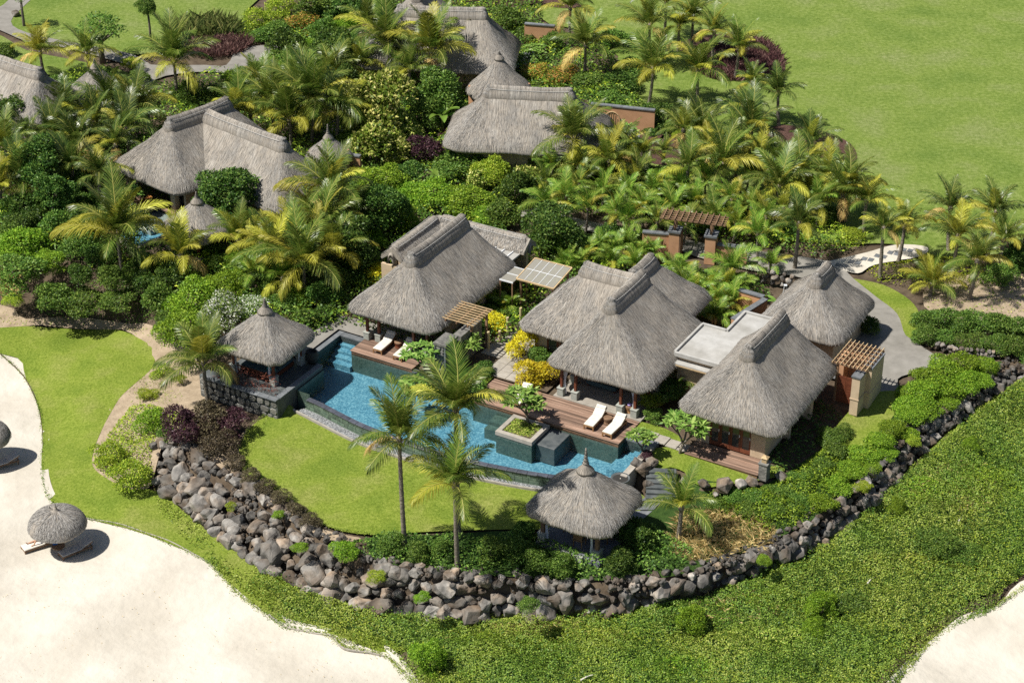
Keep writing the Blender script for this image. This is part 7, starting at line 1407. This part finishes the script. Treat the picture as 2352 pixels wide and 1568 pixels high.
# ---- right garden palms
RP = [(1310, 20, 3.5, 2.6, .3, 'palm at the top edge above the terracotta wall'), (1345, 105, 3.0, 2.8, .3, 'bushy palm right of the top green pool'), (1492, 60, 3.8, 2.7, .2, 'palm at the top of the far bed, leftmost'), (1530, 10, 3.4, 2.4, .2, 'palm at the top edge, second of the far bed'), (1592, 40, 3.4, 2.3, .2, 'palm at the top edge, third of the far bed'),
      (1640, 75, 3.0, 2.1, .2, 'palm before the purple grass, left one'), (1697, 112, 2.8, 2.1, .25, 'palm before the purple grass, right one'), (1500, 160, 3.2, 3.0, .35, 'large palm on the lawn strip, left of a pair'), (1603, 165, 2.8, 2.8, .2, 'large palm on the lawn strip, right of a pair'), (1728, 190, 3.2, 1.9, .45, 'slim trunked palm at the lawn edge, left of the dark one'),
      (1788, 215, 2.8, 2.0, .1, 'dark slim palm at the lawn edge'), (1318, 320, 3.4, 3.1, .25, 'big palm at the right end of the middle villa roof'), (1612, 300, 2.6, 2.4, .15, 'palm behind the mulch bed, left'), (1725, 305, 3.2, 2.9, .12, 'tall dark palm beside the mulch bed'), (1862, 330, 2.4, 2.0, .1, 'dark palm inside the mulch bed at the lawn'), (1525, 350, 2.0, 1.5, .1, 'small round palm with slim trunk'),
      (1660, 380, 2.6, 2.8, .35, 'large palm at the centre of the right grove'), (1425, 345, 2.4, 2.2, .35, 'yellowish palm before the dark green pool'), (1900, 410, 2.6, 2.2, .2, 'palm at the lawn edge below the mulch bed'), (1790, 430, 2.6, 2.6, .3, 'palm of the grove, right of centre'), (1840, 395, 2.4, 2.2, .25, 'palm of the grove under the mulch bed'), (1990, 462, 2.6, 2.0, .5, 'yellow palm at the lawn edge left of the white path'),
      (1935, 450, 2.4, 2.3, .3, 'palm at the lawn edge left of the yellow one'), (1835, 515, 3.4, 2.4, .3, 'palm with dark trunk rising from the grey path'), (2030, 525, 3.8, 2.0, .25, 'palm with straight trunk beside the stepping stones'), (2078, 520, 2.8, 1.8, .3, 'palm leaning beside the stepping stones, right one'), (2183, 480, 3.2, 2.0, .15, 'dark palm on the lawn edge at right, left of a pair'), (2287, 490, 3.4, 2.0, .15, 'dark palm on the lawn edge at right, right of a pair'),
      (2200, 545, 2.8, 2.2, .25, 'bushy palm below the dark pair at right'), (2245, 600, 3.0, 1.9, .3, 'palm with pale hanging frond on the dry ground'), (2140, 655, 0.8, 2.0, .5, 'low yellow palm on the dry ground'), (2305, 550, 2.4, 1.9, .5, 'yellow palm at the right thicket'), (1720, 250, 2.0, 1.6, .1, 'small palm shadowed behind the tall dark palm') ]
for px, py, h, L, ye, lab in RP: palm(px, py, h, L, lab, ye, 15, 'palm' if 'dark' not in lab else 'palm_dark', low=0.95 if 'trunk' not in lab else 0.0)
GV = [(1255, 420), (1255, 470), (1300, 455), (1330, 425), (1350, 480), (1385, 445), (1395, 400), (1415, 490), (1440, 450), (1460, 410), (1475, 480), (1500, 440), (1510, 510), (1545, 480), (1560, 430), (1575, 520), (1600, 465), (1620, 420), (1640, 500), (1680, 460), (1690, 515), (1725, 480), (1740, 540), (1760, 500), (1800, 480), (1270, 390), (1440, 505), (1365, 375), (1720, 400), (1880, 470), (1860, 440)]
for i, (px, py) in enumerate(GV): palm(px, py, 1.4 + 0.5 * (i * 7 % 5) / 4, 1.75 + 0.35 * (i * 3 % 4) / 3, 'young palm among many in the dense grove between path and middle villa', 0.22, 11, 'areca' if i % 3 else 'palm', 'young palms of the grove', r=0.08, name='young_palm')
# ---- trees and shrubs of the garden
tree('dark', 527, 440, 76, 'round dense tree before the garden villa', 0.85, 0.6); tree('dark', 90, 370, 62, 'round dark tree at left, upper crown', 0.95, 0.9); tree('dark', 118, 440, 48, 'round dark tree at left, lower crown', 1.0, 0.9); tree('dark', 15, 262, 50, 'dark tree before the cut villa at the left edge', 1.0, 0.9); tree('airy', 228, 62, 62, 'loose leafy tree on the upper left lawn', 0.7, 0.7)
tree('mid', 338, 12, 26, 'slim small tree standing alone on the upper left lawn', 0.9, 2.4); tree('airy', 45, -20, 30, 'thin tree at the top left corner by the rock', 0.8, 2.0); tree('varieg', 868, 235, 78, 'variegated yellow green tree in the middle garden', 1.0, 0.3); tree('mid', 1015, 205, 62, 'leafy tree left of the middle villa', 1.0, 0.5); tree('mid', 985, 260, 42, 'lower leafy tree left of the middle villa', 1.0, 0.4)
tree('dark', 875, 470, 62, 'dense tree behind the bathroom wall', 1.0, 0.4); tree('dark', 1265, 520, 68, 'broad dark green tree behind the thatched bathroom wall', 0.75, 0.5); tree('dark', 790, 555, 70, 'dark tree left of the bathroom wall', 1.0, 0.3); tree('dark', 790, 200, 48, 'dark tree at the top villa left corner', 1.2, 0.5); tree('dark', 775, 120, 60, 'dark tree behind the grey path bend', 1.0, 0.4); tree('dark', 845, 90, 40, 'dark tree under the top pergola', 0.9, 0.4)
SH = [('bright', 880, 415, 68, .62, 'bright green dome bush behind the small finial hut'), ('bright', 1000, 450, 66, .62, 'bright green dome bush in the middle of the hedge line'), ('bright', 1075, 462, 70, .6, 'bright green dome bush at the hedge line end'), ('bright', 940, 440, 50, .6, 'bright green dome bush joining the hedge line'), ('mid', 1150, 490, 48, .8, 'green bush right of the bright domes'), ('bright', 1110, 490, 46, .6, 'bright green dome low behind the bathroom roof'),
      ('bright', 610, 485, 62, .62, 'bright green dome bush right of the round tree'), ('bright', 560, 500, 42, .6, 'small bright dome above the garden gazebo'), ('red', 605, 530, 26, 1.1, 'dark red leaved shrub, left of a pair'), ('red', 655, 535, 26, 1.0, 'dark red leaved shrub, right of a pair'), ('bright', 790, 545, 40, .8, 'bright bush beneath the golden palm'),
      ('bright', 450, 690, 72, .85, 'large bright green bush behind the gazebo, upper'), ('bright', 425, 755, 62, .95, 'large bright green bush left of the gazebo, lower'), ('bright', 520, 650, 50, .8, 'bright green bush above the white flowers'), ('white', 520, 722, 56, .9, 'white flowering bush behind the pool gazebo'), ('white', 575, 705, 40, .8, 'white flowering bush nearest the gazebo ridge'), ('mid', 365, 690, 48, 1.1, 'dark green bush at the corner of the beach lawn'), ('mid', 385, 750, 34, 1.0, 'green bush at the sand strip bend'),
      ('bright', 560, 610, 46, .7, 'bright bush under the yellow palms'), ('mid', 490, 610, 40, .7, 'green bush below the garden gazebo'), ('dark', 730, 680, 44, .9, 'dark shrub left of the villa eave'), ('dark', 770, 650, 40, .9, 'dark shrub under the villa eave'), ('mid', 660, 690, 34, .8, 'green shrub behind the gazebo finial'), ('dark', 700, 730, 34, .7, 'dark shrub at the pool corner'), ('dark', 810, 620, 40, 1.0, 'dark shrub behind the left villa'),
      ('bright', 45, 565, 70, .8, 'bright leafy bush at the left edge, upper'), ('mid', 40, 630, 60, .6, 'leafy bush at the left edge, lower'), ('bright', 110, 600, 48, .6, 'bright leafy bush left of the large palm'), ('lime', 30, 690, 26, .6, 'yellow green grass bush at the sand strip'), ('hedge', 155, 510, 48, .9, 'leafy bush in the dark thicket clearing'), ('mid', 130, 680, 52, .7, 'round green shrub behind the sand strip, left'), ('mid', 200, 690, 52, .55, 'round green shrub behind the sand strip, middle'), ('mid', 270, 690, 44, .5, 'round green shrub behind the sand strip, right'),
      ('dark', 190, 420, 50, .9, 'dark shrub between thicket and garden villa'), ('dark', 60, 480, 50, .9, 'dark shrub low in the left thicket'), ('dark', 200, 470, 40, .8, 'dark shrub beside the terrace deck'), ('dark', 640, 600, 36, .8, 'dark shrub between the yellow palms'), ('mid', 330, 605, 44, .7, 'green shrub under the large drooping palm'), ('dark', 340, 660, 40, .8, 'dark shrub under the orange frond'),
      ('varieg', 855, 345, 62, .9, 'variegated croton right of the finial hut'), ('varieg', 915, 360, 42, .8, 'variegated croton beside the purple bush'), ('purple', 975, 345, 48, .95, 'deep purple bush in the middle garden, larger'), ('purple', 1035, 318, 30, .8, 'deep purple bush under the middle villa eave'), ('mid', 1070, 360, 70, .7, 'fine leaved green bush before the middle villa'), ('orange', 1140, 335, 62, .6, 'orange tinged bush under the middle villa eave'), ('orange', 1190, 370, 48, .7, 'orange tinged bush left of the banana'),
      ('varieg', 1210, 415, 40, .9, 'variegated shrub in the grove edge'), ('varieg', 1100, 420, 36, .9, 'variegated shrub among the bright domes'), ('mid', 1030, 405, 40, .8, 'green shrub behind the bright domes'), ('mid', 880, 150, 40, .8, 'green shrub below the top villa palms'), ('bright', 545, 185, 42, .9, 'bright green bush beside the path bend'), ('mid', 430, 215, 36, .8, 'green bush under the large path palm'), ('mid', 490, 215, 34, .8, 'green bush behind the garden villa ridge'),
      ('lime', 590, 45, 40, .9, 'yellow green bush at the top left border, tall'), ('mid', 640, 70, 46, .6, 'green border bush at the top, left'), ('orange', 690, 55, 50, .6, 'reddish green border bush at the top'), ('mid', 720, 25, 50, .8, 'green border bush at the top, right'), ('lime', 650, 15, 40, .8, 'yellow green border bush at the top edge'), ('dark', 780, 20, 48, 1.0, 'dark border bush at the top edge'), ('mid', 680, 165, 44, .8, 'green shrub right of the path bend'), ('mid', 640, 130, 34, .6, 'low green shrub inside the path bend'), ('mid', 730, 180, 44, .9, 'green shrub left of the variegated tree'), ('lime', 560, 235, 28, .8, 'yellow shrub behind the ridge palms'),
      ('mid', 320, 175, 24, .8, 'small green shrub beside the upper hut'), ('lime', 300, 150, 26, .8, 'yellow green shrub by the upper path'), ('mid', 140, 190, 30, .7, 'green shrub between hut and cut villa'), ('mid', 10, 115, 30, .7, 'green shrub at the left edge above the cut villa'), ('mid', 330, 225, 30, .8, 'green shrub left of the ridge palm'),
      ('dark', 1520, 270, 42, 1.0, 'dark round bush at the terracotta garden wall'), ('mid', 1487, 262, 30, 1.1, 'leafy bush against the terracotta garden wall'), ('mid', 1405, 92, 40, .8, 'round bush below the top lawn'), ('mid', 1225, 80, 34, .9, 'green bush before the top terracotta wall'), ('mid', 1270, 95, 26, 1.2, 'upright green bush right of the top terracotta wall'), ('orange', 1290, 175, 56, .5, 'orange flecked low shrubs behind the cone hut, left'), ('orange', 1230, 165, 48, .5, 'orange flecked low shrubs at the cone hut'), ('mid', 1340, 190, 50, .5, 'green low shrubs behind the middle villa, left'), ('dark', 1420, 185, 46, .5, 'dark low shrubs on the lawn strip edge'), ('mid', 1400, 225, 40, .5, 'green low shrubs behind the garden wall'), ('mid', 1455, 160, 44, .5, 'green low shrubs before the lawn strip palm'),
      ('dark', 1490, 405, 50, .6, 'dark shrub mass in the grove, upper'), ('dark', 1555, 440, 52, .6, 'dark shrub mass in the grove, middle'), ('dark', 1610, 505, 50, .6, 'dark shrub mass in the grove, lower'), ('dark', 1700, 470, 46, .6, 'dark shrub mass in the grove, right'), ('mid', 1430, 395, 30, .7, 'green shrub behind the grove sign box'), ('dark', 1810, 530, 40, .6, 'dark shrub at the trunk palm'), ('dark', 1900, 500, 40, .6, 'dark shrub at the lawn edge of the grove'), ('lime', 1960, 540, 30, .6, 'yellow green shrub by the white path'), ('dark', 1760, 330, 32, .6, 'dark bush inside the mulch bed'), ('lime', 1560, 310, 18, .7, 'bright yellow green tuft by the mulch bed'),
      ('mid', 2300, 635, 40, .8, 'green bush at the dry ground corner'), ('dark', 2340, 590, 44, .9, 'dark bush at the right edge'), ('mid', 1170, 45, 40, .9, 'green bush at the top villa end'), ('dark', 1180, 130, 24, .7, 'dark bush at the cone hut tip'), ('dark', 1500, 300, 20, .6, 'low dark bush on the small lawn'), ('lime', 1320, 440, 36, .7, 'yellow green shrub in the grove, left'), ('mid', 1240, 440, 36, .8, 'green shrub at the grove left edge')]
for k, px, py, r_, hr, lab in SH: shrub(k, px, py, r_, lab, hr)
banana(1015, 255, 1.6, 2.2, 'banana like plant with tall paddle leaves in the middle garden'); banana(1255, 300, 1.3, 1.5, 'banana plant before the middle villa roof'); banana(1290, 370, 0.9, 1.4, 'banana plant below the big villa palm'); banana(1005, 405, 0.6, 1.3, 'broad leaved plant between the bright domes'); banana(985, 60, 1.0, 1.6, 'banana plant before the top pergola') if False else None
banana(490, 205, 0.8, 1.1, 'upright paddle leaved plant by the path shrubs', 6); banana(1785, 690, 0.3, 0.9, 'big leaved plant inside the planter corner', 6)
# reeds and purple fountain grass
def grass_bed(name, label, pts, dens, L, mat, seed): stuff(tag(link(name, blades(name, px_poly(pts, 2), dens, L, mat, seed, 0.35, 0.022)), label, 'grass'))
grass_bed('reed_bed', 'tall dark green reeds on the upper left lawn', [(400, 68), (450, 58), (520, 62), (545, 72), (530, 92), (440, 92), (395, 85)], 60, 1.7, 'reed', 31)
grass_bed('fountain_grass', 'brownish purple fountain grass before the reeds', [(435, 105), (480, 95), (560, 92), (580, 105), (540, 128), (470, 135), (430, 122)], 110, 0.9, 'purple_grass', 32)
grass_bed('fountain_grass', 'dark purple fountain grass at the far lawn edge', [(1590, 125), (1640, 95), (1700, 88), (1760, 100), (1798, 135), (1790, 165), (1740, 182), (1660, 188), (1600, 165)], 150, 0.75, 'purple_grass', 33)
grass_bed('fountain_grass', 'brown grass at the right edge thicket', [(2310, 585), (2352, 570), (2420, 580), (2420, 620), (2330, 615)], 90, 1.0, 'purple_grass', 34)
grass_bed('reed_bed', 'dry upright grass at the left edge shrubs', [(0, 640), (30, 620), (50, 640), (40, 680), (0, 685)], 70, 1.1, 'straw_grass', 35)

for px, py, r_, k, lab in ((690, 1255, 20, 'bright', 'small creeper clump between the left boulders'), (868, 1325, 24, 'lime', 'creeper clump hanging over the front boulders, left'), (640, 1180, 16, 'bright', 'tiny green tuft in the rubble of the left boulders'), (1215, 1385, 26, 'mid', 'creeper clump at the foot of the front boulders'), (970, 1370, 20, 'bright', 'ivy patch on the front boulders under the palm'), (1755, 1285, 20, 'bright', 'green tuft at the right boulders'), (530, 1160, 14, 'lime', 'tiny tuft among the upper left boulders'), (1985, 1120, 22, 'lime', 'creeper tuft on the right boulder wall crest'), (2100, 1010, 18, 'lime', 'creeper tuft on the far right boulder wall')):
    shrub(k, px, py, r_, lab, 0.6, group='creeper clumps on the boulder wall')

# ---- the thickets: many alike plants standing close together
def thicket(fn, pts, lab, grp, **kw):
    for i, q in enumerate(pts): fn(i, q, lab, grp)
def tp(base, h, L, yel):
    return lambda i, q, lab, grp: palm(q[0], q[1], h * (0.8 + 0.4 * (i * 7 % 5) / 4), L * (0.85 + 0.3 * (i * 3 % 4) / 3), lab, yel, 14, base, grp)
thicket(tp('palm_dark', 2.6, 2.8, 0.12), [(60, 320), (150, 265), (290, 300), (215, 285), (265, 335), (45, 415), (165, 385), (225, 400), (135, 260), (310, 245), (75, 250)], 'dark palm among many in the shaded thicket left of the garden villa', 'dark palms of the left thicket')
thicket(tp('palm', 2.8, 3.0, 0.2), [(575, 265), (665, 275), (775, 255), (600, 205), (655, 195), (760, 175), (545, 255), (690, 210)], 'green palm among several in the thicket behind the garden villa ridge', 'palms behind the garden villa')
thicket(tp('palm', 2.4, 2.7, 0.45), [(705, 480), (670, 545), (630, 575), (795, 490), (600, 560), (770, 590), (720, 560)], 'yellow green palm in the cluster left of the thatched bathroom yard', 'palms left of the bathroom yard')
thicket(tp('palm', 2.6, 2.3, 0.32), [(1330, 385), (1400, 370), (1580, 385), (1625, 350), (1745, 355), (1785, 385), (1695, 335), (1570, 300), (1475, 355), (1950, 425), (1870, 385), (1560, 60)], 'feathery palm among many standing in the right garden before the big lawn', 'palms of the right garden')
thicket(tp('palm', 2.6, 2.6, 0.25), [(930, 85), (1045, 110), (940, 160), (830, 150), (1080, 65), (845, 60)], 'feathery palm in the cluster before the top villa roof', 'palms before the top villa')
def ts(keys, r_, hr): return lambda i, q, lab, grp: shrub(keys[i % len(keys)], q[0], q[1], r_ * (0.75 + 0.5 * (i * 5 % 7) / 6), lab, hr * (0.8 + 0.4 * (i * 3 % 5) / 4), group=grp)
thicket(ts(['mid', 'dark', 'bright', 'mid'], 38, 0.9), [(600, 80), (655, 100), (700, 110), (740, 70), (760, 150), (700, 150), (800, 60), (825, 20), (870, 20), (740, 30), (620, 150), (665, 200), (600, 170)], 'leafy shrub in the thick border round the bend of the grey path', 'border shrubs by the path bend')
thicket(ts(['dark', 'mid', 'dark', 'hedge'], 40, 0.95), [(20, 380), (130, 520), (60, 520), (20, 480), (200, 520), (240, 450), (170, 445), (230, 480), (300, 520), (20, 540), (90, 560), (180, 560), (230, 590), (260, 640), (180, 630)], 'leafy shrub in the dark thicket at the left of the garden villa terrace', 'shrubs of the left thicket')
thicket(ts(['mid', 'dark', 'bright'], 38, 0.9), [(830, 420), (840, 500), (850, 550), (760, 620), (700, 640), (680, 680), (620, 660), (740, 720), (660, 560), (720, 600), (835, 590), (920, 500), (810, 460), (600, 600), (540, 590), (470, 570), (390, 640), (440, 640)], 'leafy shrub packed between the palms behind gazebo and left villa', 'shrubs behind the gazebo')
thicket(ts(['mid', 'varieg', 'dark', 'lime'], 36, 0.9), [(1060, 300), (930, 300), (950, 400), (820, 290), (800, 330), (910, 290), (960, 230), (1090, 260), (920, 200), (1060, 150), (1160, 380), (1130, 400), (1250, 380), (1300, 410), (1210, 460), (1330, 330), (1370, 320), (1390, 390), (1180, 440), (1440, 360)], 'leafy shrub in the mixed planting round the middle garden villa', 'shrubs round the middle villa')
thicket(ts(['dark', 'mid', 'lime', 'mid'], 30, 0.8), [(1200, 560), (1240, 550), (1300, 545), (1350, 555), (1400, 545), (1450, 555), (1500, 560), (1540, 610), (1600, 640), (1640, 640), (1700, 640), (1160, 640), (1190, 620), (1220, 640), (1150, 720), (1130, 700), (1100, 760), (1180, 720)], 'leafy shrub filling the beds round the glass canopy and entrance wall', 'shrubs round the glass canopy')
# grass creeping over the sand edges
def fringe(name, pts, w, dens, leaf, mat, seed, label):
    line = px_line(pts, 4); L_ = sum(math.hypot(b_[0] - a[0], b_[1] - a[1]) for a, b_ in zip(line, line[1:])); rg = np.random.default_rng(seed); n = int(L_ * dens); s = np.sort(rg.uniform(0, len(line) - 1.001, n)); i = s.astype(int); f = (s - i)[:, None]; ln_ = np.array(line); p = ln_[i] * (1 - f) + ln_[i + 1] * f
    amp = w * (0.35 + 0.65 * np.abs(np.sin(s * 1.7) * np.sin(s * 0.61 + 1))); p = p + rg.normal(0, 1, (n, 2)) * amp[:, None] * 0.5; z = hgt(p[:, 0], p[:, 1]) + rg.uniform(0.02, 0.10, n); d = unit(np.stack([rg.normal(0, 1, n), rg.normal(0, 1, n), rg.uniform(0.1, 0.8, n)], -1)); l2 = leaf * rg.uniform(0.6, 1.3, n)
    V = leaf_quads(np.concatenate([p, z[:, None]], -1), d, unit(np.stack([rg.normal(0, .5, n), rg.normal(0, .5, n), np.ones(n)], -1)), l2, l2 * 0.5); return tag(link(name, mesh_np(name, V, np.arange(len(V)).reshape(-1, 4), M[mat])), label, 'grass', None, 'stuff')
fringe('grass_fringe', [(0, 812), (55, 865), (85, 925), (97, 985), (96, 1060), (105, 1130), (140, 1170), (200, 1190), (290, 1210), (380, 1245), (480, 1292)], 0.22, 60, 0.08, 'ground_leaf', 61, 'ragged grass edge where the lawn meets the beach sand')
fringe('grass_fringe', [(480, 1290), (520, 1335), (560, 1375), (620, 1415), (660, 1440), (760, 1460), (790, 1485), (880, 1505), (930, 1550), (960, 1590)], 0.3, 150, 0.085, 'ground_leaf', 62, 'ragged creeper edge spilling onto the sand below the bank')
fringe('grass_fringe', [(2400, 1315), (2300, 1385), (2215, 1425), (2140, 1470), (2080, 1545), (2000, 1640)], 0.3, 150, 0.085, 'ground_leaf', 63, 'ragged creeper edge spilling onto the right sand')
fringe('grass_fringe', [(548, 1030), (572, 985), (615, 955), (560, 1080), (620, 1120), (700, 1180), (770, 1215), (860, 1228)], 0.2, 60, 0.08, 'ground_leaf', 64, 'ragged grass edge round the pool lawn')

# taller mounds and hollows on the bank: scrub of other kinds
def mound(px, py, rx, ry, mat, seed, h, lab, dens=170, leaf=0.12):
    rg = random.Random(seed); pts = [(px + rx * math.cos(k * PI / 6) * rg.uniform(0.7, 1.2), py + ry * math.sin(k * PI / 6) * rg.uniform(0.7, 1.2)) for k in range(12)]
    cover('scrub_mound', px_poly(pts, 2), dens, leaf, mat, seed, h, lab, 'scrub', 0.5, h * 0.8, 0.8, edge=1.6)
for i, (px, py, rx, ry, mt, h, lab) in enumerate([(1530, 1430, 110, 34, 'leaf_mid', 0.75, 'dark scrub mound below the middle boulders'), (1945, 1400, 95, 42, 'leaf_mid', 0.8, 'dark scrub mound on the right bank beside the feathery bushes'), (2180, 1250, 100, 45, 'leaf_mid', 0.7, 'dark scrub mound high on the right bank'), (1330, 1470, 120, 34, 'grass_blade', 0.5, 'pale grassy mound below the front boulders'), (1120, 1480, 90, 30, 'leaf_bright', 0.5, 'light green mound below the big boulder'),
     (1740, 1470, 110, 40, 'grass_blade', 0.45, 'pale grassy mound in the middle of the bank'), (1560, 1530, 120, 30, 'leaf_bright', 0.5, 'light green mound near the bottom edge'), (2270, 1110, 90, 50, 'leaf_lime', 0.5, 'yellow green mound at the right edge of the bank'), (2120, 1130, 70, 34, 'leaf_bright', 0.6, 'light green mound under the right wall'), (1780, 1380, 90, 24, 'leaf_lime', 0.5, 'yellow green mound under the wall bend'), (2050, 1300, 90, 36, 'grass_blade', 0.4, 'pale grassy mound on the right bank'),
     (1830, 1530, 90, 30, 'leaf_mid', 0.6, 'dark mound near the bottom right sand'), (1400, 1550, 80, 20, 'leaf_mid', 0.6, 'dark mound at the bottom edge')]): mound(px, py, rx, ry, mt, 100 + i, h, lab)
for px, py, rx, ry, sd in ((1300, 1500, 160, 50, 71), (1680, 1400, 120, 40, 72), (1100, 1450, 120, 24, 73), (2200, 1120, 100, 60, 74), (760, 1420, 100, 22, 75)):
    stuff(tag(link('tall_grass', blades('tall_grass', px_poly([(px + rx * math.cos(k * PI / 4), py + ry * math.sin(k * PI / 4)) for k in range(8)], 2), 22, 0.5, 'grass_blade' if sd % 2 else 'straw_grass', sd, 0.7, 0.012)), 'loose wild grass stems in patch %s of the bank' % {71: 'below the front boulders', 72: 'below the wall bend', 73: 'under the biggest boulder', 74: 'at the upper right', 75: 'by the left sand'}[sd], 'grass'))
